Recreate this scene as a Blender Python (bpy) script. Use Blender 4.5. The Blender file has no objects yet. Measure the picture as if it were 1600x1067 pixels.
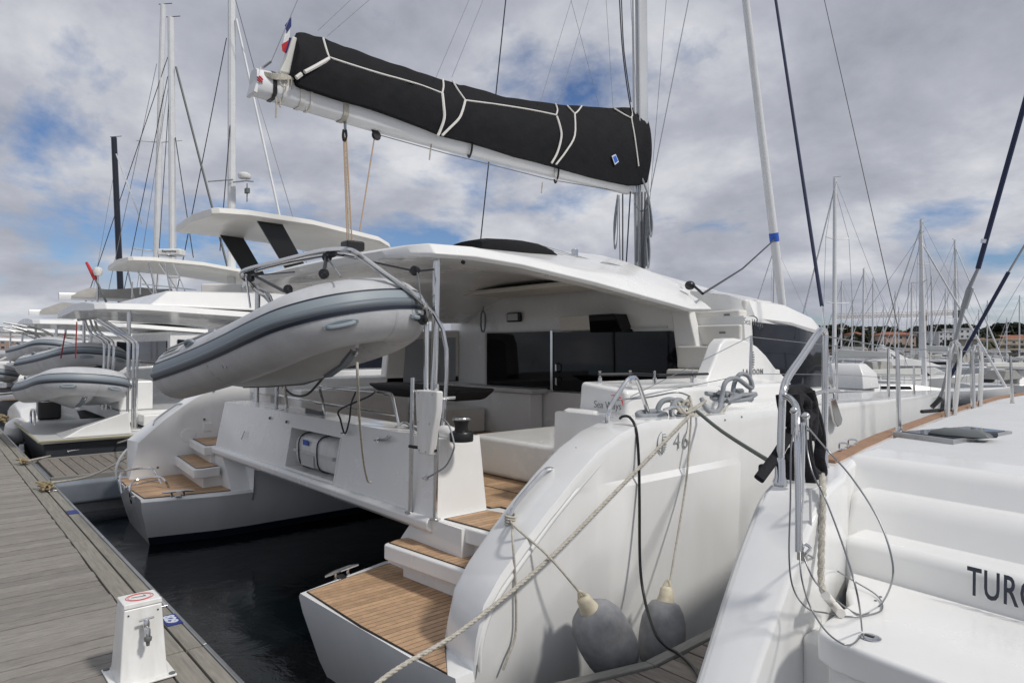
import bpy, bmesh, math, random
from mathutils import Vector, Matrix, Euler
random.seed(7)
S = bpy.context.scene
C = S.collection
R = math.radians
PI = math.pi

# ------------------------------------------------------------------ camera
CAM = Vector((0, 0, 2.2)); AZ = R(48.8); FPX = 1050.0; PITCH = math.atan(11.5 / FPX)
cd = bpy.data.cameras.new('camera'); cam = bpy.data.objects.new('camera', cd); C.objects.link(cam)
cd.sensor_width = 36; cd.lens = FPX / 1600 * 36; cd.clip_start = 0.05; cd.clip_end = 6000
cam.location = CAM; cam.rotation_euler = (PI / 2 + PITCH, 0, AZ)
S.camera = cam

# ------------------------------------------------------------------ world: broken cloud under a Nishita sky
SUN_AZ = R(74); SUN_EL = R(49)          # azimuth measured from +Y towards +X
w = bpy.data.worlds.new('World'); S.world = w; w.use_nodes = True
nt = w.node_tree; nt.nodes.clear()
def wn(t, **k):
    n = nt.nodes.new(t)
    for a, v in k.items(): setattr(n, a, v)
    return n
def wl(a, b): nt.links.new(a, b)
out = wn('ShaderNodeOutputWorld'); bg = wn('ShaderNodeBackground'); bg.inputs['Strength'].default_value = 0.1
wl(bg.outputs[0], out.inputs[0])
sky = wn('ShaderNodeTexSky', sky_type='NISHITA'); sky.sun_disc = False
sky.sun_elevation = SUN_EL; sky.sun_rotation = SUN_AZ; sky.altitude = 10; sky.air_density = 1.0; sky.dust_density = 0.6; sky.ozone_density = 1.6
tc = wn('ShaderNodeTexCoord'); sep = wn('ShaderNodeSeparateXYZ'); wl(tc.outputs['Generated'], sep.inputs[0])
def math_(op, a, b=None, clamp=False):
    n = wn('ShaderNodeMath', operation=op); n.use_clamp = clamp
    for i, v in enumerate((a, b)):
        if v is None: continue
        if isinstance(v, (int, float)): n.inputs[i].default_value = v
        else: wl(v, n.inputs[i])
    return n.outputs[0]
zz = math_('ADD', math_('MAXIMUM', sep.outputs[2], 0.0), 0.33)
px_ = math_('DIVIDE', sep.outputs[0], zz); py_ = math_('DIVIDE', sep.outputs[1], zz)
cmb = wn('ShaderNodeCombineXYZ'); wl(px_, cmb.inputs[0]); wl(py_, cmb.inputs[1]); cmb.inputs[2].default_value = 4.7
def noise(scale, detail, rough, off=(0, 0, 0), dist=0.0):
    m = wn('ShaderNodeMapping'); m.inputs['Location'].default_value = off; wl(cmb.outputs[0], m.inputs[0])
    n = wn('ShaderNodeTexNoise'); n.inputs['Scale'].default_value = scale; n.inputs['Detail'].default_value = detail
    n.inputs['Roughness'].default_value = rough; n.inputs['Distortion'].default_value = dist; wl(m.outputs[0], n.inputs['Vector'])
    return n.outputs['Fac']
def ramp(fac, stops):
    r = wn('ShaderNodeValToRGB'); wl(fac, r.inputs[0])
    while len(r.color_ramp.elements) < len(stops): r.color_ramp.elements.new(0.5)
    for e, (p, c) in zip(r.color_ramp.elements, stops): e.position = p; e.color = (c[0], c[1], c[2], 1)
    return r.outputs[0]
cover = ramp(noise(1.35, 9, 0.58, (5.5, 6.6, 3), 0.2), [(0.36, (0, 0, 0)), (0.46, (1, 1, 1))])
shade = ramp(noise(1.7, 10, 0.57, (7.4, 0.8, 3.0), 0.15), [(0.30, (2.6, 2.78, 3.3)), (0.48, (4.1, 4.27, 4.85)), (0.64, (6.6, 6.7, 7.0))])
mixs = wn('ShaderNodeMix', data_type='RGBA')
tint = wn('ShaderNodeMix', data_type='RGBA', blend_type='MULTIPLY'); tint.inputs[0].default_value = 1.0
wl(sky.outputs[0], tint.inputs[6]); tint.inputs[7].default_value = (0.56, 0.66, 0.84, 1)
wl(cover, mixs.inputs[0]); wl(tint.outputs[2], mixs.inputs[6]); wl(shade, mixs.inputs[7])
wl(mixs.outputs[2], bg.inputs[0])

sd = bpy.data.lights.new('sun', 'SUN'); sun = bpy.data.objects.new('sun', sd); C.objects.link(sun)
sd.energy = 2.1; sd.angle = R(6); sd.color = (1.0, 0.955, 0.89)
tosun = Vector((math.sin(SUN_AZ) * math.cos(SUN_EL), math.cos(SUN_AZ) * math.cos(SUN_EL), math.sin(SUN_EL)))
sun.rotation_euler = tosun.to_track_quat('Z', 'Y').to_euler(); sun.location = (20, 20, 60)
S.view_settings.view_transform = 'Standard'; S.view_settings.look = 'None'; S.view_settings.exposure = 0.13; S.view_settings.gamma = 1
S.view_settings.use_curve_mapping = False
S.render.engine = 'CYCLES'; S.cycles.max_bounces = 8; S.cycles.use_denoising = True

# ------------------------------------------------------------------ measuring: the place in the world on a named plane along a line of sight
_fw = Vector((-math.sin(AZ) * math.cos(PITCH), math.cos(AZ) * math.cos(PITCH), math.sin(PITCH)))
_rt = Vector((math.cos(AZ), math.sin(AZ), 0)); _up = _rt.cross(_fw)
def at(x, y, X=None, Y=None, Z=None, d=None):
    r = _fw * FPX + _rt * (x - 800) - _up * (y - 533.5)
    for i, v in enumerate((X, Y, Z)):
        if v is not None: return CAM + r * ((v - CAM[i]) / r[i])
    return CAM + r * (d / FPX)

# ------------------------------------------------------------------ materials
M = {}
def mat(name, col, rough=0.5, metal=0.0, spec=0.5, var=0.0, vscale=3.0, bump=0.0, bscale=40.0, rand=0.0, stretch=None, coat=0.0, rvar=0.0, col2=None):
    m = bpy.data.materials.new(name); m.use_nodes = True; t = m.node_tree; b = t.nodes['Principled BSDF']
    b.inputs['Base Color'].default_value = (*col, 1); b.inputs['Roughness'].default_value = rough; b.inputs['Metallic'].default_value = metal
    b.inputs['Specular IOR Level'].default_value = spec; b.inputs['Coat Weight'].default_value = coat
    vec = None
    if var or bump or rvar:
        g = t.nodes.new('ShaderNodeNewGeometry') if not rand else t.nodes.new('ShaderNodeTexCoord')
        mp = t.nodes.new('ShaderNodeMapping'); mp.inputs['Scale'].default_value = stretch or (1, 1, 1)
        t.links.new(g.outputs['Position'] if not rand else g.outputs['Object'], mp.inputs[0]); vec = mp.outputs[0]
    cur = None
    if var:
        n = t.nodes.new('ShaderNodeTexNoise'); n.inputs['Scale'].default_value = vscale; n.inputs['Detail'].default_value = 6; n.inputs['Roughness'].default_value = 0.65
        if rand:
            oi = t.nodes.new('ShaderNodeObjectInfo'); ad = t.nodes.new('ShaderNodeVectorMath'); ad.operation = 'ADD'
            mu = t.nodes.new('ShaderNodeVectorMath'); mu.operation = 'SCALE'; mu.inputs['Scale'].default_value = 37.0
            cx = t.nodes.new('ShaderNodeCombineXYZ')
            for k in range(3): t.links.new(oi.outputs['Random'], cx.inputs[k])
            t.links.new(cx.outputs[0], mu.inputs[0]); t.links.new(vec, ad.inputs[0]); t.links.new(mu.outputs[0], ad.inputs[1]); t.links.new(ad.outputs[0], n.inputs['Vector'])
        else: t.links.new(vec, n.inputs['Vector'])
        r = t.nodes.new('ShaderNodeValToRGB'); t.links.new(n.outputs['Fac'], r.inputs[0])
        c2 = col2 or tuple(c * (1 - var) for c in col)
        r.color_ramp.elements[0].position = 0.28; r.color_ramp.elements[0].color = (*c2, 1)
        r.color_ramp.elements[1].position = 0.68; r.color_ramp.elements[1].color = (*[min(1, c * (1 + var * 0.4)) for c in col], 1)
        cur = r.outputs[0]
        if rvar:
            rr = t.nodes.new('ShaderNodeMapRange'); t.links.new(n.outputs['Fac'], rr.inputs[0]); rr.inputs[3].default_value = rough - rvar; rr.inputs[4].default_value = rough + rvar
            t.links.new(rr.outputs[0], b.inputs['Roughness'])
    if rand:
        oi2 = t.nodes.new('ShaderNodeObjectInfo'); mr = t.nodes.new('ShaderNodeMapRange'); t.links.new(oi2.outputs['Random'], mr.inputs[0])
        mr.inputs[3].default_value = 1 - rand; mr.inputs[4].default_value = 1 + rand
        mx = t.nodes.new('ShaderNodeVectorMath'); mx.operation = 'SCALE'
        if cur is None: mx.inputs[0].default_value = col
        else: t.links.new(cur, mx.inputs[0])
        t.links.new(mr.outputs[0], mx.inputs['Scale']); cur = mx.outputs[0]
    if cur is not None: t.links.new(cur, b.inputs['Base Color'])
    if bump:
        n2 = t.nodes.new('ShaderNodeTexNoise'); n2.inputs['Scale'].default_value = bscale; n2.inputs['Detail'].default_value = 4; t.links.new(vec, n2.inputs['Vector'])
        bp = t.nodes.new('ShaderNodeBump'); bp.inputs['Strength'].default_value = bump; bp.inputs['Distance'].default_value = 0.02
        t.links.new(n2.outputs['Fac'], bp.inputs['Height']); t.links.new(bp.outputs[0], b.inputs['Normal'])
    M[name] = m; return m
mat('gelcoat', (0.83, 0.83, 0.815), 0.26, var=0.06, vscale=1.3, coat=0.25, rvar=0.08)
mat('hull_white', (0.84, 0.845, 0.84), 0.14, var=0.04, vscale=1.6, coat=0.3, rvar=0.06, stretch=(2.2, 2.2, 0.35), col2=(0.795, 0.80, 0.788))
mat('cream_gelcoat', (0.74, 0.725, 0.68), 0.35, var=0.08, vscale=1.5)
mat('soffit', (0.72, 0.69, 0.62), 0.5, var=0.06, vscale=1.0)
mat('deck_grip', (0.74, 0.75, 0.75), 0.55, var=0.05, vscale=4, bump=0.15, bscale=400)
mat('grey_panel', (0.36, 0.38, 0.40), 0.5, var=0.05)
mat('antifoul', (0.018, 0.024, 0.045), 0.6, var=0.3, vscale=4)
mat('teak', (0.48, 0.315, 0.19), 0.6, var=0.26, vscale=9, rand=0.16, stretch=(1.5, 1.5, 1.5), bump=0.12, bscale=120)
mat('caulk', (0.012, 0.011, 0.011), 0.6)
mat('dockwood', (0.285, 0.265, 0.24), 0.82, var=0.36, vscale=6, rand=0.13, stretch=(16, 1.6, 6), bump=0.35, bscale=60)
mat('dockwood_x', (0.215, 0.19, 0.165), 0.8, var=0.40, vscale=5, rand=0.16, stretch=(1.1, 14, 6), bump=0.35, bscale=60)
mat('dockedge', (0.275, 0.26, 0.225), 0.8, var=0.35, vscale=4, rand=0.08, stretch=(0.9, 12, 6), bump=0.3, bscale=50)
mat('dockedge_y', (0.24, 0.235, 0.215), 0.8, var=0.3, vscale=4, rand=0.06, stretch=(12, 0.9, 6), bump=0.3, bscale=50)
mat('alu', (0.46, 0.47, 0.48), 0.42, metal=0.85, var=0.2, vscale=6)
mat('mast_alu', (0.56, 0.57, 0.59), 0.38, metal=0.55, var=0.12, vscale=3)
mat('mast_white', (0.76, 0.77, 0.78), 0.35, var=0.08, vscale=2)
mat('mast_grey', (0.56, 0.58, 0.60), 0.4, metal=0.1, var=.1, vscale=2)
mat('navy_mast', (0.012, 0.016, 0.028), 0.35)
mat('steel', (0.66, 0.66, 0.66), 0.16, metal=1.0, rvar=0.05, var=0.06, vscale=12)
mat('wire', (0.30, 0.31, 0.32), 0.35, metal=0.9)
mat('dark_wire', (0.03, 0.032, 0.04), 0.5)
mat('blue_rope', (0.012, 0.02, 0.06), 0.7)
mat('fabric_black', (0.0075, 0.008, 0.010), 0.8, spec=.25, var=0.35, vscale=6, bump=0.5, bscale=9)
mat('cushion_black', (0.012, 0.012, 0.014), 0.75)
mat('strap_black', (0.006, 0.006, 0.010), 0.85, bump=0.3, bscale=90)
mat('plastic_black', (0.012, 0.012, 0.013), 0.35)
mat('glass', (0.004, 0.004, 0.006), 0.04, spec=0.32)
mat('glass_grey', (0.012, 0.014, 0.022), 0.05, spec=0.3, var=0.3, vscale=1.2)
mat('tape_white', (0.72, 0.70, 0.66), 0.7)
mat('rope', (0.56, 0.53, 0.46), 0.85, var=0.3, vscale=40, bump=0.5, bscale=200)
mat('rope_tan', (0.36, 0.29, 0.17), 0.9, var=0.3, vscale=60, bump=0.5, bscale=200)
mat('rope_orange', (0.50, 0.36, 0.25), 0.85)
mat('rope_grey', (0.27, 0.29, 0.31), 0.75, var=0.2, vscale=30)
mat('rope_green', (0.12, 0.135, 0.12), 0.85)
mat('rope_red', (0.30, 0.03, 0.03), 0.8)
mat('pvc', (0.54, 0.55, 0.565), 0.42, var=0.16, vscale=3.5, bump=.08, bscale=14)
mat('pvc_seam', (0.47, 0.48, 0.495), 0.5)
mat('pvc_band', (0.27, 0.315, 0.345), 0.5)
mat('pvc_dark', (0.155, 0.18, 0.205), 0.5)
mat('pvc_navy', (0.012, 0.018, 0.035), 0.5)
mat('grp_grey', (0.58, 0.585, 0.58), 0.4, var=0.08)
mat('fender', (0.255, 0.26, 0.272), 0.5, var=0.35, vscale=9, bump=.1, bscale=30)
mat('fender_cream', (0.62, 0.56, 0.42), 0.6, var=0.2, vscale=30)
mat('paint_white', (0.80, 0.80, 0.79), 0.3, var=0.12, vscale=5, stretch=(3, 3, .7), col2=(.70, .695, .66))
mat('ink_dark', (0.025, 0.03, 0.05), 0.5)
mat('ink_grey', (0.13, 0.14, 0.14), 0.5)
mat('print_grey', (0.30, 0.315, 0.315), 0.5)
mat('gap_dark', (0.012, 0.011, 0.010), 0.9)
mat('red', (0.55, 0.03, 0.03), 0.5)
mat('orange', (0.70, 0.24, 0.02), 0.5)
mat('blue_sign', (0.012, 0.03, 0.19), 0.45)
mat('sign_white', (0.62, 0.66, 0.75), 0.5)
mat('flag_blue', (0.02, 0.03, 0.14), 0.8); mat('flag_white', (0.75, 0.75, 0.75), 0.8); mat('flag_red', (0.48, 0.02, 0.03), 0.8)
mat('sailcover_grey', (0.36, 0.35, 0.33), 0.85, var=0.15, vscale=3, bump=0.3, bscale=6)
mat('sailcloth', (0.70, 0.70, 0.66), 0.8)
mat('brown_rub', (0.33, 0.19, 0.11), 0.6, var=0.2, vscale=8)
mat('maroon', (0.07, 0.012, 0.018), 0.6)
mat('blue_label', (0.03, 0.12, 0.55), 0.5)
mat('yellow_trim', (0.36, 0.34, 0.22), 0.7)
mat('dark_skiff', (0.035, 0.04, 0.048), 0.5)
mat('float_grey', (0.20, 0.225, 0.26), 0.6, var=0.2, vscale=3)
mat('saloon_wood', (0.20, 0.07, 0.025), 0.4)

# water
def water_mat():
    m = bpy.data.materials.new('sea_water'); m.use_nodes = True; t = m.node_tree; b = t.nodes['Principled BSDF']
    b.inputs['Base Color'].default_value = (0.003, 0.006, 0.008, 1); b.inputs['Roughness'].default_value = 0.07; b.inputs['IOR'].default_value = 1.33
    g = t.nodes.new('ShaderNodeNewGeometry'); n = t.nodes.new('ShaderNodeTexNoise'); n.inputs['Scale'].default_value = 2.1; n.inputs['Detail'].default_value = 6; n.inputs['Roughness'].default_value = 0.6; n.inputs['Distortion'].default_value = 0.6
    bp = t.nodes.new('ShaderNodeBump'); bp.inputs['Strength'].default_value = 0.16; bp.inputs['Distance'].default_value = 0.07
    t.links.new(g.outputs['Position'], n.inputs['Vector']); t.links.new(n.outputs['Fac'], bp.inputs['Height']); t.links.new(bp.outputs[0], b.inputs['Normal'])
    M['water'] = m
water_mat()

# ------------------------------------------------------------------ mesh building
W = {}                                   # base point of the thing each object belongs to
class MB:
    def __init__(s): s.v = []; s.f = []; s.m = []
    def add(s, vs, fs, mi=0):
        o = len(s.v); s.v += [tuple(v) for v in vs]; s.f += [tuple(i + o for i in f) for f in fs]; s.m += [mi] * len(fs); return s
    def hexa(s, p, mi=0):                # p: 4 bottom points, 4 top points, same turning
        return s.add(p, [(3, 2, 1, 0), (4, 5, 6, 7), (0, 1, 5, 4), (1, 2, 6, 5), (2, 3, 7, 6), (3, 0, 4, 7)], mi)
    def box(s, x0, x1, y0, y1, z0, z1, mi=0):
        return s.hexa([(x0, y0, z0), (x1, y0, z0), (x1, y1, z0), (x0, y1, z0), (x0, y0, z1), (x1, y0, z1), (x1, y1, z1), (x0, y1, z1)], mi)
    def prism(s, poly, axis, a, b, mi=0):  # poly in the other two axes (in xyz order)
        def p3(q, t):
            q = list(q); q.insert(axis, t); return tuple(q)
        n = len(poly); vs = [p3(q, a) for q in poly] + [p3(q, b) for q in poly]
        return s.add(vs, [tuple(range(n))[::-1], tuple(range(n, 2 * n))] + [(i, (i + 1) % n, n + (i + 1) % n, n + i) for i in range(n)], mi)
    def loft(s, secs, closed=True, caps=True, mi=0, mis=None):
        n = len(secs[0]); vs = [p for q in secs for p in q]; fs = []; o = len(s.v)
        for k in range(len(secs) - 1):
            for i in range(n if closed else n - 1):
                j = (i + 1) % n; fs.append((k * n + i, k * n + j, (k + 1) * n + j, (k + 1) * n + i))
        nf = len(fs)
        if caps and closed: fs += [tuple(range(n))[::-1], tuple((len(secs) - 1) * n + i for i in range(n))]
        s.add(vs, fs, mi)
        if mis:                          # material by edge index round the section
            b = len(s.m) - len(fs); per = n if closed else n - 1
            for q in range(nf): s.m[b + q] = mis[q % per]
        return s
    def tube(s, pts, r, n=8, spline=0, closed=False, caps=True, mi=0):
        pts = [Vector(p) for p in pts]
        if spline: pts, r = smooth_path(pts, spline, r, closed)
        L = len(pts); rs = r if isinstance(r, (list, tuple)) else [r] * L
        secs = []; up = None
        for i, p in enumerate(pts):
            a = pts[i - 1] if (i > 0 or closed) else p; b = pts[(i + 1) % L] if (i < L - 1 or closed) else p
            t = (b - a)
            t = t.normalized() if t.length > 1e-9 else Vector((0, 0, 1))
            if up is None: up = t.orthogonal().normalized()
            up = (up - t * up.dot(t)); up = up.normalized() if up.length > 1e-6 else t.orthogonal().normalized()
            bn = t.cross(up)
            secs.append([p + (up * math.cos(2 * PI * k / n) + bn * math.sin(2 * PI * k / n)) * rs[i] for k in range(n)])
        if closed: secs.append(secs[0])
        return s.loft(secs, True, caps and not closed, mi)
    def lathe(s, prof, base=(0, 0, 0), axis=(0, 0, 1), n=16, mi=0):
        base = Vector(base); ax = Vector(axis).normalized(); u = ax.orthogonal().normalized(); v = ax.cross(u)
        secs = [[base + ax * z + (u * math.cos(2 * PI * k / n) + v * math.sin(2 * PI * k / n)) * max(r, 1e-4) for k in range(n)] for r, z in prof]
        return s.loft(secs, True, True, mi)
    def ellipsoid(s, c, rad, n=14, m=9, mi=0):
        c = Vector(c); secs = []
        for i in range(m + 1):
            a = -PI / 2 + PI * i / m; rr = max(math.cos(a), 1e-3)
            secs.append([c + Vector((rad[0] * rr * math.cos(2 * PI * k / n), rad[1] * rr * math.sin(2 * PI * k / n), rad[2] * math.sin(a))) for k in range(n)])
        return s.loft(secs, True, True, mi)
    def xf(s, mtx, start=0):
        for i in range(start, len(s.v)): s.v[i] = tuple(mtx @ Vector(s.v[i]))
        return s
    def build(s, name, mats, parent=None, smooth=35, bevel=0.0, seg=2, base=None):
        off = W[parent.name] if parent is not None else Vector(base or (0, 0, 0))
        me = bpy.data.meshes.new(name); me.from_pydata([Vector(v) - off for v in s.v], [], s.f)
        if not isinstance(mats, (list, tuple)): mats = [mats]
        for m in mats: me.materials.append(M[m] if isinstance(m, str) else m)
        if len(mats) > 1: me.polygons.foreach_set('material_index', s.m)
        bm = bmesh.new(); bm.from_mesh(me); bmesh.ops.recalc_face_normals(bm, faces=bm.faces); bm.to_mesh(me); bm.free()
        if smooth:
            me.polygons.foreach_set('use_smooth', [True] * len(me.polygons)); me.set_sharp_from_angle(angle=R(smooth))
        o = bpy.data.objects.new(name, me); C.objects.link(o)
        if parent is not None: o.parent = parent
        else: o.location = off
        W[o.name] = off
        if bevel:
            b = o.modifiers.new('bevel', 'BEVEL'); b.width = bevel; b.segments = seg; b.limit_method = 'ANGLE'; b.angle_limit = R(40)
            b.harden_normals = True
        return o
def smooth_path(pts, k, r=None, closed=False):
    L = len(pts); o = []; ro = []
    rs = r if isinstance(r, (list, tuple)) else [r] * L
    for i in range(L if closed else L - 1):
        g = lambda j: pts[j % L] if closed else pts[min(max(j, 0), L - 1)]
        p0, p1, p2, p3 = g(i - 1), g(i), g(i + 1), g(i + 2)
        for q in range(k):
            t = q / k
            o.append(0.5 * ((2 * p1) + (p2 - p0) * t + (2 * p0 - 5 * p1 + 4 * p2 - p3) * t * t + (3 * p1 - p0 - 3 * p2 + p3) * t ** 3))
            if rs[0] is not None: ro.append(rs[i] * (1 - t) + rs[(i + 1) % L] * t)
    if not closed: o.append(pts[-1]); ro.append(rs[-1])
    return o, ro
def tag(o, label=None, cat=None, group=None, kind=None):
    if label: o['label'] = label
    if cat: o['category'] = cat
    if group: o['group'] = group
    if kind: o['kind'] = kind
    return o
def thing(name, label, cat, loc=(0, 0, 0), group=None):
    o = bpy.data.objects.new(name, None); C.objects.link(o); o.location = loc; o.empty_display_size = 0.1
    W[o.name] = Vector(loc); return tag(o, label, cat, group)
def piece(o, parent, loc=(0, 0, 0), rot=None):     # one more copy of a piece, sharing its mesh
    c = o.copy(); C.objects.link(c); c.parent = parent; c.location = loc
    if rot: c.rotation_euler = rot
    W[c.name] = W.get(o.name, Vector()); return c
def dup(o, loc=None, rot=None, parent=None, label=None, group=None, scale=None):   # a thing with its parts and sub-parts
    c = o.copy(); C.objects.link(c)
    if parent is not None: c.parent = parent
    for ch in list(o.children): dup(ch, parent=c)
    if loc is not None: c.location = loc
    if rot is not None: c.rotation_euler = rot
    if scale: c.scale = (scale, scale, scale)
    if label: c['label'] = label
    if group: c['group'] = group
    return c
def text(body, name, origin, xd, yd, size, m, parent, depth=0.0015, bold=0.0, align='LEFT', spacing=1.0, xs=1.0):
    cu = bpy.data.curves.new(name, 'FONT'); cu.body = body; cu.size = size; cu.extrude = depth; cu.offset = bold; cu.align_x = align; cu.space_character = spacing; cu.resolution_u = 3
    ob = bpy.data.objects.new('tmp', cu); C.objects.link(ob); bpy.context.view_layer.update()
    me = bpy.data.meshes.new_from_object(ob.evaluated_get(bpy.context.evaluated_depsgraph_get())); bpy.data.objects.remove(ob)
    x = Vector(xd).normalized() * xs; y = Vector(yd).normalized(); z = x.cross(y).normalized()
    off = W[parent.name]; T = Matrix(((x.x, y.x, z.x, origin[0] - off.x), (x.y, y.y, z.y, origin[1] - off.y), (x.z, y.z, z.z, origin[2] - off.z), (0, 0, 0, 1)))
    me.transform(T); me.materials.clear(); me.materials.append(M[m])
    o = bpy.data.objects.new(name, me); C.objects.link(o); o.parent = parent; W[o.name] = off; return o
def lerp(a, b, t): return a + (b - a) * t
def interp(tab, x):
    if x <= tab[0][0]: return tab[0][1:]
    for a, b in zip(tab, tab[1:]):
        if x <= b[0]:
            t = (x - a[0]) / (b[0] - a[0]); return tuple(lerp(p, q, t) for p, q in zip(a[1:], b[1:]))
    return tab[-1][1:]
def rope(name, pts, r, m, label, spline=6, cat='rope', group=None, n=7, twist=False):
    pts = [Vector(p) for p in pts]; b = MB()
    if twist:
        path, _ = smooth_path(pts, 60, 1.0); L = 0; st = []
        for i, p in enumerate(path):
            if i: L += (p - path[i - 1]).length
            st.append(L)
        for k in range(3):
            q = []
            for i, p in enumerate(path):
                t = (path[min(i + 1, len(path) - 1)] - path[max(i - 1, 0)]).normalized(); u = t.cross(Vector((0, 0, 1))).normalized(); v = t.cross(u)
                a = st[i] / (r * 7.5) * 2 * PI + k * 2 * PI / 3
                q.append(p + (u * math.cos(a) + v * math.sin(a)) * r * 0.48)
            b.tube(q, r * 0.6, 6)
    else: b.tube(pts, r, n, spline)
    base = Vector(min(pts, key=lambda p: p.z))
    return tag(b.build(name, m, None, smooth=60, base=base), label, cat, group)

# ================================================================== SETTING
wm = MB(); wm.add([(-900, -60, 0), (700, -60, 0), (700, 900, 0), (-900, 900, 0)], [(0, 1, 2, 3)])
tag(wm.build('sea_water', 'water', None, smooth=0), kind='structure')

# main pontoon: boards across, two edge boards along, metal rail at the water side
PZ = 0.5
pont = MB(); pont.box(-120, 12, -1.55, 1.20, -0.15, 0.44)
pontoon = tag(pont.build('pontoon', 'gap_dark', None, smooth=0), kind='structure')
W['pontoon'] = Vector((0, 0, 0))
PW, PG = 0.116, 0.013
pl = MB(); pl.box(-PW / 2, PW / 2, -1.5, 0.985, -0.035, 0.0)
pm0 = None; x = -2.2; k = 0
plank_end = -2.2
while k < 290:
    z = PZ + random.uniform(-0.004, 0.003)
    if pm0 is None:
        pm0 = pl.build('plank', 'dockwood', pontoon, bevel=0.003, seg=1); pm0.location = (x, 0, z)
    else: piece(pm0, pontoon, (x, random.uniform(-0.004, 0.004), z), (random.uniform(-.001, .001), random.uniform(-.012, .012), random.uniform(-.0015, .0015)))
    x -= PW + PG; k += 1
far = MB()
while x > -110: far.box(x - PW / 2, x + PW / 2, -1.5, 0.985, PZ - .035, PZ); x -= PW + PG
tag(far.build('planks', 'dockwood', pontoon, smooth=0), kind='stuff')
xx = -2.2 + PW + PG
while xx < 3: piece(pm0, pontoon, (xx, 0, PZ)); xx += PW + PG
L = 2.93; xs = -4.09
edge_wide = MB().box(-L / 2, L / 2, 0.993, 1.118, -0.035, 0.002).build('edge_board', 'dockedge', pontoon, bevel=0.004, seg=1)
edge_slim = MB().box(-L / 2, L / 2, 1.130, 1.215, -0.035, 0.002).build('edge_board', 'dockedge', pontoon, bevel=0.004, seg=1)
edge_rail = MB().box(-L / 2, L / 2, 1.218, 1.245, -0.16, 0.006).build('edge_rail', 'alu', pontoon, bevel=0.006, seg=1)
for i in range(-1, 22):
    cx = xs - L / 2 - i * (L + 0.016)
    for o in (edge_wide, edge_slim, edge_rail):
        if i == -1: o.location = (cx, 0, PZ)
        else: piece(o, pontoon, (cx, 0, PZ))

def finger(x0, x1, y1, gusset, label_left=True):
    b = MB(); b.box(x0 + .03, x1 - .03, 1.25, y1, -0.1, PZ - 0.045)
    f = tag(b.build('finger_pontoon', 'alu', None, smooth=0), kind='structure'); W[f.name] = Vector((0, 0, 0))
    y = 1.32; p0 = None; k = 0
    while y < y1 - .15:
        g = gusset * max(0, 1 - (y - 1.25) / 1.7)
        pw = 0.128
        b = MB(); b.hexa([(x0 + .075 - g, y, PZ - .03), (x1 - .07, y, PZ - .03), (x1 - .07, y + pw, PZ - .03), (x0 + .075 - max(0, g - gusset * pw / 1.7), y + pw, PZ - .03)] +
                         [(x0 + .075 - g, y, PZ), (x1 - .07, y, PZ), (x1 - .07, y + pw, PZ), (x0 + .075 - max(0, g - gusset * pw / 1.7), y + pw, PZ)])
        if g > 0 or p0 is None:
            o = b.build('plank', 'dockwood_x', f, bevel=0.003, seg=1)
            if g == 0: p0 = o; py0 = y
        else: piece(p0, f, (0, y - py0, random.uniform(-.004, .002)))
        y += pw + .010; k += 1
    e = MB().hexa([(x0 - gusset, 1.26, PZ - .12), (x0 + .065 - gusset, 1.26, PZ - .12), (x0 + .065, 2.95, PZ - .12), (x0, 2.95, PZ - .12)] + [(x0 - gusset, 1.26, PZ + .012), (x0 + .065 - gusset, 1.26, PZ + .012), (x0 + .065, 2.95, PZ + .012), (x0, 2.95, PZ + .012)])
    e.build('edge_board', 'dockedge_y', f, bevel=.006)
    MB().box(x0, x0 + .065, 2.955, y1, PZ - .12, PZ + .012).build('edge_board', 'dockedge_y', f, bevel=.006)
    MB().box(x1 - .062, x1, 1.26, y1, PZ - .12, PZ + .012).build('edge_board', 'dockedge_y', f, bevel=.006)
    return f
finger(-2.28, -1.72, 4.35, 0.5)
ff = finger(-12.6, -10.6, 9.5, 0.0)
# rounded float along the near flank of the far finger
b = MB(); b.box(-10.6, -10.46, 1.27, 9.3, 0.14, 0.455)
b.build('float', 'float_grey', ff, bevel=.06, seg=4)

# ------------------------------------------------------------------ haze over the far shore is left to distance; hills and land
land = MB()
hp = []
rnd = random.Random(3)
for i in range(61):
    x = -420 + i * 14
    hp.append((x, 8.2 + 1.3 * math.sin(i * .37) + .9 * math.sin(i * .9 + 1)))
secs = []
for (x, h) in hp: secs.append([(x, 215, -1), (x, 232, 1.6), (x, 300, h * .45), (x, 380, h), (x, 470, h * .8), (x, 470, -1)])
land.loft(secs, True, True)
mat('hill_green', (0.05, 0.058, 0.03), 0.95, var=0.5, vscale=0.06)
tag(land.build('hills', 'hill_green', None, smooth=60), kind='structure')
quay = MB(); quay.box(-300, 300, 196, 231, -1, 1.0)
mat('quay_stone', (0.28, 0.26, 0.23), 0.9, var=0.2, vscale=0.5)
tag(quay.build('quay', 'quay_stone', None, smooth=0), kind='structure')
shore = MB(); shore.box(-620, -330, 120, 200, -1, 1.5)
tag(shore.build('far_shore', 'quay_stone', None, smooth=0), kind='structure')

# ================================================================== SAILING CATAMARAN
XC = -6.30
cat = thing('sailing_catamaran', 'large white sailing catamaran moored stern to, with black sail cover over its boom', 'catamaran', (XC, 2.0, 0.0))

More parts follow.
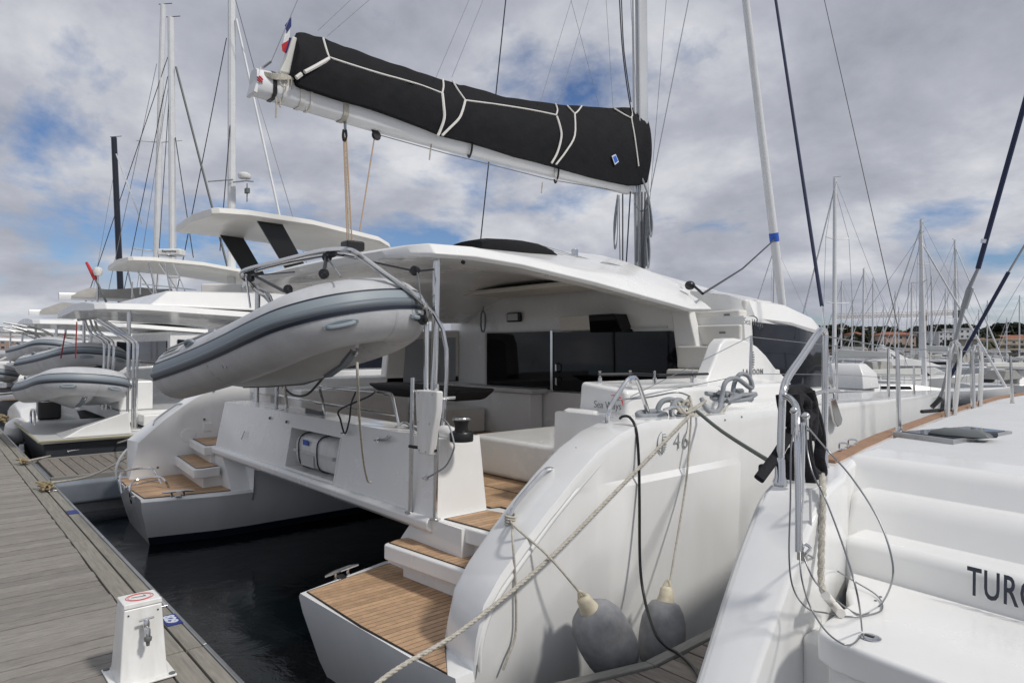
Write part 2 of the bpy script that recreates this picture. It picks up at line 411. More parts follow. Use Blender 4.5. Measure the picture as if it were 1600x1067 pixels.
PD = .13
def hull_secs(stb):
    top = [(1.97, .55), (2.20, .55), (2.215, .70), (2.26, .87), (2.36, 1.0), (2.50, 1.135), (2.68, 1.295), (2.88, 1.445), (3.08, 1.575), (3.28, 1.665), (3.48, 1.715), (3.7, 1.73), (3.95, 1.72), (6.5, 1.69), (9, 1.635), (12.5, 1.52), (13, 1.5)]
    ys = [1.97, 2.08, 2.20, 2.215, 2.26, 2.36, 2.50, 2.68, 2.72, 2.88, 3.05, 3.07, 3.08, 3.28, 3.48, 3.62, 3.64, 3.95, 4.66, 4.70, 5.4, 6.5, 7.6, 9.0, 10.2, 11.2, 12.0, 12.6]
    secs = []
    for y in ys:
        zt = interp(top, y + (0 if stb or y < 2.2 else .18))[0]
        xo = interp([(1.97, -2.735), (3.5, -2.725), (6, -2.70), (8, -2.74), (9.5, -2.90), (11, -3.2), (12, -3.52), (12.6, -3.8)], y)[0]
        sh = interp([(1.97, 0), (8, 0), (10, .12), (12, .35), (12.6, .5)], y)[0]     # how far the section closes towards the bow
        xi = interp([(1.97, -4.40), (2.7, -4.62), (3.05, -4.66), (8, -4.7), (10, -4.5), (12, -4.1), (12.6, -3.82)], y)[0]
        xk = -3.72
        wt = min(xo - .03, interp([(1.97, -3.06), (3.62, -3.06), (3.635, -3.66), (8, -3.7), (9.5, -3.72), (12.6, -3.81)], y)[0])
        zi = .55 if y < 3.06 else (1.0 if y < 9.5 else 1.3)
        zi = min(zi, zt)
        rake = max(0.0, (2.35 - y)) if y < 2.35 else 0
        zk = -.42 if y < 11 else lerp(-.42, -.3, (y - 11) / 1.6)
        f = lambda a, t: lerp(a, xk, t)
        bow = sh; kn = interp([(2, 0), (2.9, 0), (3.3, .012), (4.66, .014), (4.70, 0), (13, 0)], y)[0]
        zw = 1.235
        P = [(xo, zt - .0), (xo + .012, zt - .05), (f(xo, bow * .1) - kn, min(1.375, zt - .08)), (f(xo, bow * .15) + kn * 1.2, min(1.335, zt - .11)), (f(xo, .03 + bow * .3), min(.55, zt - .16)), (f(xo, .10 + bow * .5), .10), (f(xo, .45 + bow * .4), -.25), (xk, zk),
             (f(xi, .45 + bow * .4), -.25), (f(xi, .17 + bow * .5), .10), (f(xi, .05 + bow * .3), min(.42, zi - .06)), (xi, zi - .03), (xi + .025, zi), (wt - .02, zi + .002), (wt, zt - .012), (wt + .03, zt)]
        sec = []
        for (px, pz) in P:
            yy = y
            if y < 2.72:   # transom: raked in under the platform, bowed in plan
                yy += (0.30 * max(0, .50 - pz) ** 1.2) * max(0, (2.72 - y) / .75)
                if px > -3.1 and y > 2.1: yy -= .10 * min(1, (px + 3.1) / .34) * max(0, (2.72 - y) / .5)
                u = (px + 3.59) / .82; yy -= 0.045 * (1 - u * u) * max(0, (2.72 - y) / .75) - 0.05 * (px + 3.59) * max(0, (2.72 - y) / .75)
            if not stb: yy -= PD * max(0, 1 - max(0, y - 4) / 5)
            sec.append((px if stb else 2 * XC - px, yy, pz))
        secs.append(sec)
    return secs
mis = [0] * 16
for k in (5, 6, 7, 8): mis[k] = 1
b = MB(); b.loft(hull_secs(True), mis=mis); hull_s = b.build('hull', ['hull_white', 'antifoul'], cat, smooth=28)
b = MB(); b.loft(hull_secs(False), mis=mis); hull_p = b.build('hull', ['hull_white', 'antifoul'], cat, smooth=28)
for o in (hull_s, hull_p):
    bv = o.modifiers.new('bevel', 'BEVEL'); bv.width = .016; bv.segments = 2; bv.limit_method = 'ANGLE'; bv.angle_limit = R(50); bv.harden_normals = True

# rounded bead that follows the top curve of the stern quarter on the outside
for s_ in (0, 1):
    pr_ = [(2.245, .53), (2.25, .68), (2.31, .83), (2.42, .955), (2.56, 1.085), (2.74, 1.245), (2.94, 1.395), (3.13, 1.515), (3.32, 1.60), (3.52, 1.65), (3.75, 1.672), (4.1, 1.672)]
    b = MB(); b.tube([((lambda x: x if s_ else 2 * XC - x)(interp([(1.97, -2.735), (3.5, -2.725), (6, -2.70)], y)[0] - .006), y - .06 * max(0, (2.9 - y) / .6) - (0 if s_ else PD + .18), z) for y, z in pr_], [.010] + [.016] * 9 + [.010, .002], 8, 4)
    b.build('rim_bead', 'hull_white', cat, smooth=60)

def teak_deck(name, poly, z, parent, run, width=.050, gap=.0065, border=True, thick=.007, th2=0.012):
    """teak laid in strips along `run` (0 = along X, 1 = along Y) inside a convex outline"""
    b = MB(); b.prism(poly, 2, z, z + thick - .002)
    d = b.build(name, 'caulk', parent, smooth=0)
    cx = sum(p[0] for p in poly) / len(poly); cy = sum(p[1] for p in poly) / len(poly)
    ins = [(cx + (p[0] - cx) * (1 - .014 / max(.1, math.hypot(p[0] - cx, p[1] - cy))), cy + (p[1] - cy) * (1 - .014 / max(.1, math.hypot(p[0] - cx, p[1] - cy)))) for p in poly]
    a = 1 - run
    lo = min(p[a] for p in ins); hi = max(p[a] for p in ins)
    def clip(pl_, c, keep_ge):
        o = []
        for i in range(len(pl_)):
            p, q_ = pl_[i], pl_[(i + 1) % len(pl_)]
            ip = (p[a] >= c) == keep_ge or p[a] == c; iq = (q_[a] >= c) == keep_ge or q_[a] == c
            if ip: o.append(p)
            if ip != iq:
                t = (c - p[a]) / (q_[a] - p[a]); o.append((lerp(p[0], q_[0], t), lerp(p[1], q_[1], t)))
        return o
    n = max(1, int(round((hi - lo) / width))); ww = (hi - lo) / n
    for k in range(n):
        g = clip(clip(ins, lo + k * ww + gap / 2, True), lo + (k + 1) * ww - gap / 2, False)
        if len(g) < 3: continue
        MB().prism(g, 2, z + .001, z + thick).build('plank', 'teak', d, smooth=0)
    return d
def mir(poly): return [(2 * XC - x, y - PD) for x, y in poly]
for s_, mm in ((1, lambda p: p), (0, mir)):
    sx = (lambda x: x) if s_ else (lambda x: 2 * XC - x)
    # swim platform teak
    plat = [(-4.36, 1.965), (-3.6, 1.955), (-2.785, 2.005), (-3.07, 2.195), (-3.075, 2.93), (-4.55, 2.83)]
    teak_deck('swim_platform_teak', mm(plat), .552, cat, 1)
    # lower step
    st1 = [(-4.30, 2.60), (-4.26, 2.50), (-3.07, 2.60), (-3.07, 2.88), (-4.27, 2.80)]
    b = MB(); b.prism(mm(st1), 2, .685, .80); b.prism(mm([(-4.2, 2.62), (-3.07, 2.7), (-3.07, 2.95), (-4.2, 2.9)]), 2, .54, .69)
    s1 = b.build('lower_step', 'gelcoat', cat, bevel=.018, seg=3)
    teak_deck('lower_step_teak', mm([(-4.275, 2.61), (-4.245, 2.535), (-3.09, 2.635), (-3.09, 2.845), (-4.24, 2.785)]), .801, cat, 1)
    # upper step / side deck at the bridge level
    st2 = [(-3.98, 2.70), (-3.07, 2.78), (-3.07, 3.7), (-4.0, 3.7)]
    b = MB(); b.prism(mm(st2), 2, .90, 1.005); b.prism(mm([(-3.95, 2.78), (-3.07, 2.86), (-3.07, 3.7), (-3.95, 3.7)]), 2, .5, .905)
    b.build('upper_step', 'gelcoat', cat, bevel=.014, seg=3)
    teak_deck('upper_step_teak', mm([(-3.87, 2.755), (-3.09, 2.825), (-3.09, 3.24), (-3.60, 3.20), (-3.87, 3.14)]), 1.006, cat, 1)
    teak_deck('side_passage_teak', mm([(-4.55, 3.195), (-3.90, 3.195), (-3.88, 3.27), (-3.12, 3.27), (-3.12, 3.67), (-4.55, 3.67)]), 1.008, cat, 1)
    # round deck plates and fittings in the teak
    for (px, py, pz) in ((-3.25, 2.66, .8085), (-3.32, 3.0, 1.0135)):
        MB().lathe([(0, 0), (.034, 0), (.036, .003), (.026, .005), (0, .004)], (sx(px), py - (0 if s_ else PD), pz), n=18).build('deck_plate', 'steel', cat)
    # vent holes in the riser
    for j, (dx, dz) in enumerate(((0, .03), (.03, 0), (.055, .025), (.085, 0))):
        MB().lathe([(0, 0), (.011, 0), (.011, .004), (0, .004)], (sx(-3.80 + dx), 2.715 + .0 + (dx) * .09, .93 + dz), (0, -1, 0), n=10).build('vent_hole', 'plastic_black', cat)
# trunk joining hull and bridge deck at the aft end
for s_ in (1, 0):
    sx = (lambda x: x) if s_ else (lambda x: 2 * XC - x)
    secs = []
    for y in (2.705, 3.4, 8.5):
        secs.append([(sx(-3.6), y, .5), (sx(-4.60), y, .48), (sx(-4.50), y, .62), (sx(-4.34), y, .80), (sx(-4.24), y, .90), (sx(-4.20), y, .998), (sx(-3.6), y, .998)])
    b = MB(); b.loft(secs); b.build('hull_flare', 'hull_white', cat, smooth=50)
# bridge deck and aft lip
b = MB(); b.box(sx(-4.2) if False else -8.55, -4.05, 2.9, 9.6, .80, .999); b.build('bridge_deck', 'hull_white', cat, bevel=.02)
lip = [(2.66, .935), (2.70, .90), (2.95, .86), (3.1, .86), (3.1, 1.0), (2.9, 1.02), (2.68, 1.012), (2.655, .985)]
b = MB(); b.prism(lip, 0, -8.66, -3.94); b.build('aft_lip', 'gelcoat', cat, smooth=50, bevel=.012, seg=3)

# aft beam moulding with the life raft locker
bx0, bx1 = -8.62, -3.91
fy0, fy1 = 2.705, 2.80     # face leans forward
def face_y(z): return lerp(fy0, fy1, (z - 1.0) / .55)
def beam_part(x0, x1, z0, z1, back=3.17, xr=0.0, xl=0.0):
    b = MB(); b.hexa([(x0, face_y(z0), z0), (x1, face_y(z0), z0), (x1, back, z0), (x0, back, z0), (x0 + xl, face_y(z1), z1), (x1 - xr, face_y(z1), z1), (x1 - xr, back - .02, z1), (x0 + xl, back - .02, z1)]); return b
# one moulded body: left block, right block, sill, head and back of the locker
lx0, lx1, lz0, lz1 = -6.52, -5.47, 1.035, 1.415
body = MB()
for (x0, x1, z0, z1, xr, xl) in ((bx0, lx0, 1.0, 1.55, 0, .05), (lx1, bx1, 1.0, 1.55, .06, 0), (lx0, lx1, 1.0, lz0, 0, 0), (lx0, lx1, lz1, 1.55, 0, 0)):
    bb = beam_part(x0, x1, z0, z1, xr=xr, xl=xl); body.v += [] ; body.add(bb.v, bb.f)
bo = bmesh
aft = body.build('aft_beam', 'gelcoat', cat, smooth=30)
_bm = bmesh.new(); _bm.from_mesh(aft.data); bmesh.ops.remove_doubles(_bm, verts=_bm.verts, dist=1e-4)
_in = [f for f in _bm.faces if all(len(e.link_faces) > 2 or abs(f.normal.x) > .99 for e in f.edges) and abs(f.normal.x) > .99 and (abs(f.calc_center_median().x - lx0) < 1e-3 or abs(f.calc_center_median().x - lx1) < 1e-3) and False]
_bm.to_mesh(aft.data); _bm.free()
MB().box(lx0 - .01, lx1 + .01, 3.12, 3.16, lz0 - .01, lz1 + .01).build('locker_back', 'gelcoat', cat, smooth=0)
# locker frame lip
for (x0, x1, z0, z1) in ((lx1 - .002, lx1 + .02, lz0, lz1), (lx0, lx1, lz0 - .02, lz0 + .004)):
    b = MB(); b.hexa([(x0, face_y(z0) - .006, z0), (x1, face_y(z0) - .006, z0), (x1, face_y(z0) + .03, z0), (x0, face_y(z0) + .03, z0), (x0, face_y(z1) - .006, z1), (x1, face_y(z1) - .006, z1), (x1, face_y(z1) + .03, z1), (x0, face_y(z1) + .03, z1)])
    b.build('locker_rim', 'gelcoat', cat, bevel=.004)
# sofa back and bench behind the beam
MB().box(-8.4, -4.6, 3.18, 3.55, 1.0, 1.40).build('aft_bench', 'cream_gelcoat', cat, bevel=.03, seg=3)
MB().box(-7.6, -5.2, 3.19, 3.5, 1.405, 1.47).build('bench_cushion', 'grp_grey', cat, bevel=.03, seg=3)
# cockpit floor, starboard locker seat, side boxes
teak_deck('cockpit_floor_teak', [(-8.3, 3.70), (-3.72, 3.70), (-3.72, 6.3), (-8.3, 6.3)], 1.001, cat, 1, width=.09)
MB().box(-5.2, -3.62, 4.02, 5.35, 1.009, 1.37).build('side_seat', 'gelcoat', cat, bevel=.05, seg=4)
MB().box(-3.95, -3.60, 3.80, 4.30, 1.17, 1.36).build('seat_corner', 'gelcoat', cat, bevel=.06, seg=4)
b = MB(); b.prism([(3.66, 1.0), (3.66, 1.30), (3.74, 1.68), (3.80, 1.735), (4.3, 1.735), (4.3, 1.0)], 0, -3.72, -3.38); b.build('coaming_step', 'gelcoat', cat, bevel=.03, seg=4)
b = MB(); b.hexa([(-3.70, 3.86, 1.0), (-3.12, 3.84, 1.69), (-3.12, 6.3, 1.66), (-3.70, 6.3, 1.0), (-3.62, 3.88, 1.945), (-3.14, 3.86, 1.895), (-3.14, 6.3, 1.87), (-3.62, 6.3, 1.93)])
b.build('side_coaming', 'gelcoat', cat, bevel=.035, seg=4)
b = MB(); b.box(-3.50, -3.16, 3.95, 4.75, 1.89, 1.925); b.build('winch_recess', 'grp_grey', cat, bevel=.015)
for px in (-3.46, -3.34, -3.24, -3.2):
    pass
for (px, py) in ((-3.52, 4.0), (-3.42, 4.25), (-3.22, 4.3), (-3.18, 4.75)):
    MB().lathe([(.016, 0), (.016, .075), (.008, .08), (.008, .12), (.014, .125), (0, .13)], (px, py, 1.90), n=10).build('rail_post', 'steel', cat)
MB().tube([(-3.52, 3.98, 2.0), (-3.40, 4.25, 2.0), (-3.20, 4.32, 1.995), (-3.16, 4.95, 1.99)], .011, 8).build('coaming_rail', 'plastic_black', cat)

# saloon aft bulkhead with dark glass
BY = 6.4
MB().box(-8.78, -4.40, BY, BY + .12, 1.0, 1.62).build('lower_bulkhead', 'gelcoat', cat, smooth=0)
MB().box(-8.82, -6.55, BY - .32, BY + .0, 1.60, 1.66).build('counter_top', 'grp_grey', cat, bevel=.012)
MB().box(-8.80, -6.65, BY - .26, BY - .02, 1.0, 1.598).build('counter_front', 'gelcoat', cat, bevel=.02)
b = MB(); b.hexa([(-8.82, BY, 1.66), (-4.30, BY, 1.66), (-4.30, BY + .12, 1.66), (-8.82, BY + .12, 1.66), (-8.82, BY, 2.95), (-4.55, BY, 2.95), (-4.55, BY + .12, 2.95), (-8.82, BY + .12, 2.95)])
bulk = b.build('saloon_bulkhead', 'gelcoat', cat, bevel=.01)
gx = [(-7.86, -6.50), (-6.44, -5.38), (-5.37, -4.46)]
for i, (x0, x1) in enumerate(gx):
    zt = 2.435 - .012 * i
    if i < 2: MB().box(x0, x1, BY - .022, BY - .003, 1.645, zt).build('saloon_window', 'glass', cat, smooth=0)
    else:
        pts = [(x0, 1.645), (x1, 1.645), (x1, 2.30)] + [(x1 - .10 + .10 * math.cos(a), 2.30 + .105 * math.sin(a)) for a in (.4, .8, 1.2, 1.57)] + [(x0, 2.405)]
        MB().prism(pts, 1, BY - .022, BY - .003).build('saloon_window', 'glass', cat, smooth=0)
b = MB(); b.box(-6.492, -6.448, BY - .035, BY - .004, 1.62, 2.45); b.build('window_post', 'steel', cat, bevel=.006)
b = MB(); b.box(-7.9, -7.862, BY - .03, BY - .004, 1.62, 2.45); b.box(-7.9, -4.6, BY - .028, BY - .004, 2.437, 2.455); b.box(-7.9, -6.5, BY - .03, BY - .004, 1.62, 1.643); b.build('window_frame', 'grp_grey', cat, smooth=0)
for zc in (1.77, 1.95):
    MB().tube([(-6.34, BY - .03, zc - .055), (-6.34, BY - .075, zc - .04), (-6.34, BY - .075, zc + .04), (-6.34, BY - .03, zc + .055)], .012, 8).build('door_handle', 'steel', cat)
b = MB(); b.hexa([(-5.62, BY - .2, 2.40), (-5.10, BY - .2, 2.40), (-5.10, BY, 2.40), (-5.62, BY, 2.40), (-5.60, BY - .25, 2.62), (-5.20, BY - .25, 2.62), (-5.20, BY, 2.62), (-5.60, BY, 2.62)]); b.build('companionway_hood', 'glass', cat, bevel=.01)
b = MB(); b.hexa([(-6.16, BY - .18, 2.43), (-5.63, BY - .18, 2.43), (-5.63, BY, 2.43), (-6.16, BY, 2.43), (-6.12, BY - .24, 2.62), (-5.61, BY - .24, 2.62), (-5.61, BY, 2.62), (-6.12, BY, 2.62)]); b.build('hood_panel', 'cream_gelcoat', cat, bevel=.02)
# small light box on the bulkhead
lb = MB().box(-7.36, -7.08, BY - .07, BY - .002, 2.585, 2.72).build('bulkhead_light', 'plastic_black', cat, bevel=.02)
MB().box(-7.33, -7.11, BY - .075, BY - .071, 2.605, 2.70).build('light_lens', 'grp_grey', lb, smooth=0)
# port wall of the cockpit with its grey inset window frame
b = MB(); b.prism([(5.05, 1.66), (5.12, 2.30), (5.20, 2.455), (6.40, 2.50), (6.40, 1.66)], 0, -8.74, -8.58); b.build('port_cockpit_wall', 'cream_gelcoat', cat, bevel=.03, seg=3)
MB().prism([(5.36, 1.70), (5.40, 2.28), (5.46, 2.34), (6.32, 2.38), (6.32, 1.70)], 0, -8.576, -8.57).build('wall_inset', 'grey_panel', cat, smooth=0)
MB().box(-9.0, -8.30, 3.65, 6.4, 1.0, 1.67).build('port_seat', 'gelcoat', cat, bevel=.03, seg=3)
MB().box(-9.15, -8.58, 3.3, 6.4, 1.6, 1.80).build('port_coaming', 'gelcoat', cat, bevel=.03, seg=3)
MB().box(-8.28, -7.55, 5.35, 6.1, 1.01, 1.36).build('cockpit_locker', 'cream_gelcoat', cat, bevel=.03, seg=3)
# dark cover-topped cockpit table on one leg
MB().hexa([(-7.35, 4.30, 1.62), (-5.75, 4.22, 1.64), (-5.75, 4.65, 1.64), (-7.35, 4.65, 1.62), (-7.72, 4.25, 1.765), (-5.64, 4.20, 1.765), (-5.64, 4.75, 1.765), (-7.72, 4.75, 1.765)]).build('table_cover', 'cushion_black', cat, bevel=.05, seg=4)
MB().tube([(-6.95, 4.45, 1.0), (-6.95, 4.45, 1.66)], .04, 12).build('table_leg', 'steel', cat)

# cabin body forward of the bulkhead and its side
secs = []
for y, hw, zt in ((6.52, 2.62, 2.55), (7.4, 2.70, 2.5), (8.1, 2.70, 2.40), (8.4, 2.45, 2.3), (9.2, 2.1, 1.9)):
    secs.append([(XC - hw, y, 1.0), (XC + hw, y, 1.0), (XC + hw, y, 1.72), (XC + hw - .05, y, zt), (XC - hw + .05, y, zt), (XC - hw, y, 1.72)])
MB().loft(secs).build('cabin', 'gelcoat', cat, smooth=30)
for sg in (1, -1):   # dark wrap-round side windows
    v = [(XC + sg * (2.635), 6.66, 1.77), (XC + sg * 2.715, 7.4, 1.76), (XC + sg * 2.718, 8.1, 1.75), (XC + sg * 2.48, 8.4, 1.75), (XC + sg * (2.46), 8.4, 2.27), (XC + sg * 2.69, 8.1, 2.36), (XC + sg * 2.69, 7.4, 2.45), (XC + sg * 2.605, 6.66, 2.49)]
    b = MB(); n = len(v); b.add(v + [(x - sg * .03, y, z) for x, y, z in v], [(0, 1, 6, 7), (1, 2, 5, 6), (2, 3, 4, 5)] + [(i, (i + 1) % n, n + (i + 1) % n, n + i) for i in range(n)]); b.build('side_window', 'glass_grey', cat, smooth=40)
# white scoop panel beside the steps, carrying the builder's name
P2 = [(1096, 601), (1106, 590), (1118, 560), (1126, 538), (1134, 529), (1150, 528), (1166, 531), (1184, 541), (1198, 555), (1212, 574), (1240, 601)]
pp = [at(x, y, X=-3.46) for x, y in P2]
b = MB(); n = len(pp); b.add(pp + [p + Vector((-.16, 0.02, 0)) for p in pp], [tuple(range(n)), tuple(range(n, 2 * n))[::-1]] + [(i, (i + 1) % n, n + (i + 1) % n, n + i) for i in range(n)])
b.build('scoop_panel', 'gelcoat', cat, bevel=.03, seg=3, smooth=30)
o = at(1161, 585, X=-3.455); text('LAGOON', 'lettering', o, (0, 1, -.012), (0, 0, 1), .075, 'ink_grey', cat, bold=.0008, spacing=1.35)
b = MB(); c = at(1176, 562, X=-3.452)
for k in range(7):
    zz_ = -.075 + k * .025; hw_ = .035 * math.sqrt(max(0.05, 1 - (zz_ / .09) ** 2)); b.box(c.x, c.x + .003, c.y - .004, c.y + hw_, c.z + zz_ - .006, c.z + zz_ + .006)
b.tube([(c.x, c.y - .012 - .028 * math.cos(a), c.z + .085 * math.sin(a)) for a in [i * .26 - 1.3 for i in range(11)]], .004, 6)
b.build('emblem', 'ink_grey', cat, smooth=0)
# helm bulkhead and the moulded steps up to the helm
b = MB(); b.hexa([(-4.40, 6.36, 1.68), (-4.05, 6.36, 1.68), (-4.05, 6.5, 1.68), (-4.40, 6.5, 1.68), (-4.58, 6.36, 2.9), (-4.38, 6.36, 2.9), (-4.38, 6.5, 2.9), (-4.58, 6.5, 2.9)]); b.build('bulkhead_edge', 'gelcoat', cat, bevel=.02)
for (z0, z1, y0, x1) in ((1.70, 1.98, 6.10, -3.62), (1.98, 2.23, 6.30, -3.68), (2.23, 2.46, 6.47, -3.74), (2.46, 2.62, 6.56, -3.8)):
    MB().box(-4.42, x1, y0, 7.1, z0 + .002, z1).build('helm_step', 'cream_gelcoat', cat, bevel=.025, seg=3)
    c = Vector((-3.95, y0 - .002, (z0 + z1) / 2 + .03)); MB().box(c.x - .035, c.x + .035, c.y - .006, c.y, c.z - .008, c.z + .008).build('step_light', 'ink_grey', cat, smooth=0)
MB().box(-4.3, -3.80, 6.70, 7.3, 2.55, 2.745).build('helm_console', 'cream_gelcoat', cat, bevel=.04, seg=3)

# ---- hard roof over the cockpit
rs = [  # y, starboard edge x, z low, z up, crown at centre
    (2.80, -4.75, 2.93, 3.00, 3.02), (2.85, -4.45, 2.92, 3.015, 3.05), (2.95, -4.27, 2.905, 3.02, 3.08), (3.3, -4.2, 2.905, 3.02, 3.16), (3.75, -4.15, 2.875, 2.985, 3.25), (4.6, -4.1, 2.78, 2.90, 3.34), (5.5, -4.05, 2.655, 2.80, 3.42), (6.0, -4.02, 2.585, 2.73, 3.45), (6.38, -4.02, 2.60, 2.69, 3.46), (6.40, -4.75, 2.86, 3.0, 3.46), (6.6, -4.75, 2.84, 2.98, 3.45), (8.4, -4.8, 2.75, 2.9, 3.2)]
def roof_sec(y, xe, zl, zu, cr):
    hw = xe - XC; top = []; bot = []
    for k in range(13):
        u = 1 - k / 6
        top.append((XC + (hw - .075) * u, y, lerp(zu, cr, (1 - abs(u) ** 1.9))))
    for k in range(13):
        u = -1 + k / 6
        cb = max(0.0, cr - zu) * .62
        bot.append((XC + (hw - .22) * u, y + (.05 if y < 2.9 else 0), zl + .012 + (cb * (1 - abs(u) ** 2.2))))
    return [(xe, y, zl + .03)] + top + [(2 * XC - xe, y, zl + .03), (2 * XC - xe + .03, y, zl)] + bot + [(xe - .03, y, zl)]
b = MB(); b.loft([roof_sec(*r) for r in rs]); roof = b.build('cockpit_roof', 'gelcoat', cat, smooth=42, bevel=.012)
# recessed ceiling panel frame and a ridge moulding under the roof
for (x0, y0, x1, y1) in ((-4.75, 3.1, -4.75, 6.1), (-7.85, 3.1, -7.85, 6.1)):
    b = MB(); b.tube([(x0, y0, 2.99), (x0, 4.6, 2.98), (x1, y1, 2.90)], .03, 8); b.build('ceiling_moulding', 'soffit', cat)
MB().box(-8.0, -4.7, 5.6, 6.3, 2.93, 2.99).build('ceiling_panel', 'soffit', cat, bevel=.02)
MB().lathe([(0, 0), (.10, 0), (.09, -.02), (0, -.025)], (-5.1, 5.4, 2.99), n=20).build('ceiling_lamp', 'grp_grey', cat)
MB().lathe([(0, 0), (.018, 0), (.018, .012), (0, .012)], at(724, 409, X=-4.22), (.4, -.6, -.6), n=12).build('roof_socket', 'plastic_black', cat)

# ---- saloon roof forward of the helm
rs2 = [(6.62, -3.92, 2.52, 2.80, 3.0), (6.75, -3.72, 2.50, 2.72, 3.1), (7.3, -3.60, 2.465, 2.69, 3.1), (7.9, -3.57, 2.385, 2.565, 2.92), (8.22, -3.6, 2.335, 2.44, 2.7), (8.45, -3.85, 2.30, 2.36, 2.5), (8.56, -4.3, 2.28, 2.32, 2.4)]
b = MB(); b.loft([roof_sec(*r) for r in rs2]); b.build('saloon_roof', 'gelcoat', cat, smooth=40, bevel=.012)
o = at(1162, 506, X=-3.58); text('Sea Ways', 'lettering', o, (0, 1, -.07), (0, 0, 1), .10, 'ink_grey', cat, bold=-.001)
b = MB(); pts = [at(x, y, X=-3.57) for x, y in ((1171, 494), (1178, 494), (1183, 498), (1183, 504))]; b.tube(pts, [.003, .006, .006, .003], 6, 4); b.build('emblem', 'ink_grey', cat)

# ---- roof furniture: black awning bag, rails, lines
bag = []
prof = [(726, 381, 374), (745, 378, 371), (775, 384, 369), (800, 391, 368), (825, 397, 372), (838, 400, 379), (843, 401, 388)]
secs = []
for (x, yb, yt) in prof:
    p0 = at(x, yb + 4, X=-5.3); p1 = at(x, yt, X=-5.3); h = (p1 - p0).z * .72
    secs.append([(p0.x + .28 * math.cos(a), p0.y, p0.z + max(.02, h) * max(0, math.sin(a)) - (.05 if math.sin(a) < 0 else 0)) for a in [i * PI / 8 - .2 for i in range(9)]] + [(p0.x - .28, p0.y, p0.z - .1), (p0.x + .28, p0.y, p0.z - .1)])
b = MB(); b.loft(secs); b.build('awning_bag', 'fabric_black', cat, smooth=60)
def rail(ptsA, r=.013, feet=(), name='roof_rail', m='steel'):
    b = MB(); b.tube(ptsA, r, 8, 5); o = b.build(name, m, cat)
    for p in feet: MB().lathe([(.02, 0), (.02, .01), (.009, .015), (.009, .09)], p - Vector((0, 0, .085)), n=10).build('rail_foot', 'steel', o)
X4 = -4.85
rail([at(933, 417, X=X4), at(938, 413, X=X4), at(950, 412, X=X4), at(985, 422, X=X4), at(1015, 431, X=X4), at(1028, 434, X=X4), at(1033, 437, X=X4), at(1035, 442, X=X4)], .016, [at(945, 414, X=X4), at(1026, 435, X=X4)])
for dy in (0, 4, 8, 12, 16):
    b = MB(); b.tube([at(841, 382 + dy, X=-5.2), at(930, 408 + dy * .1 , X=-5.0)], .0035, 5); b.build('reef_line', 'wire', cat)
for (x, y) in ((860, 394), (898, 393)):
    MB().box(*(lambda p: (p.x - .03, p.x + .03, p.y - .03, p.y + .03, p.z - .04, p.z + .04))(at(x, y + 2, X=-5.2))).build('line_block', 'steel', cat, bevel=.01)
MB().ellipsoid(at(1078, 446, X=-4.2), (.055, .06, .05)).build('genoa_winch', 'plastic_black', cat)
b = MB(); b.tube([at(1080, 443, X=-4.2), at(1098, 459, X=-4.0), at(1160, 420, X=-5.4), at(1214, 371, X=-6.3)], .014, 6); b.build('furling_line', 'dark_wire', cat)
MB().box(*(lambda p: (p.x - .08, p.x + .08, p.y - .1, p.y + .1, p.z - .07, p.z + .03))(at(551, 382, X=-6.2))).build('mainsheet_traveller', 'plastic_black', cat, bevel=.02)

# ---- roof posts and the twin boarding poles with the white panel
for s_ in (1, 0):
    sx = (lambda x: x) if s_ else (lambda x: 2 * XC - x)
    MB().tube([(sx(-4.42), 3.04, 1.53), (sx(-4.40), 3.06, 2.93)], .032, 14).build('roof_post', 'steel', cat)
for (xa, ya, xb, yb) in ((641, 800, 645, 590), (680, 811, 683, 600)):
    a = at(xa, ya, Z=1.005); t = at(xb, yb, Y=a.y)
    MB().tube([a, t], .0165, 10).build('grab_pole', 'steel', cat)
    MB().lathe([(0, 0), (.04, 0), (.04, .006), (.02, .012), (0, .012)], a, n=14).build('pole_foot', 'steel', cat)
    MB().tube([(t.x, t.y, t.z - .1), (t.x + .02, t.y + .14, t.z - .1)], .011, 8).build('pole_clamp', 'steel', cat)
pn = [(648, 609), (682, 611), (681, 640), (676, 668), (670, 712), (652, 708)]
pp = [at(x, y, Y=2.60) for x, y in pn]; n = len(pp)
b = MB(); b.add(pp + [p + Vector((0.02, .045, 0)) for p in pp], [tuple(range(n)), tuple(range(n, 2 * n))[::-1]] + [(i, (i + 1) % n, n + (i + 1) % n, n + i) for i in range(n)])
wp = b.build('white_panel', 'paint_white', cat, bevel=.012, seg=3)
for (x, y) in ((654, 614), (675, 616), (653, 659), (671, 662), (655, 703), (665, 706)):
    MB().lathe([(0, 0), (.006, 0), (.006, .003), (0, .003)], at(x, y, Y=2.599), (0, -1, 0), n=8).build('screw', 'steel', wp)
for (x0, x1, y) in ((640, 654, 697), (668, 681, 702)):
    MB().tube([at(x0, y, Y=2.64), at(x1, y + 2, Y=2.64)], .012, 8).build('panel_bracket', 'plastic_black', cat)
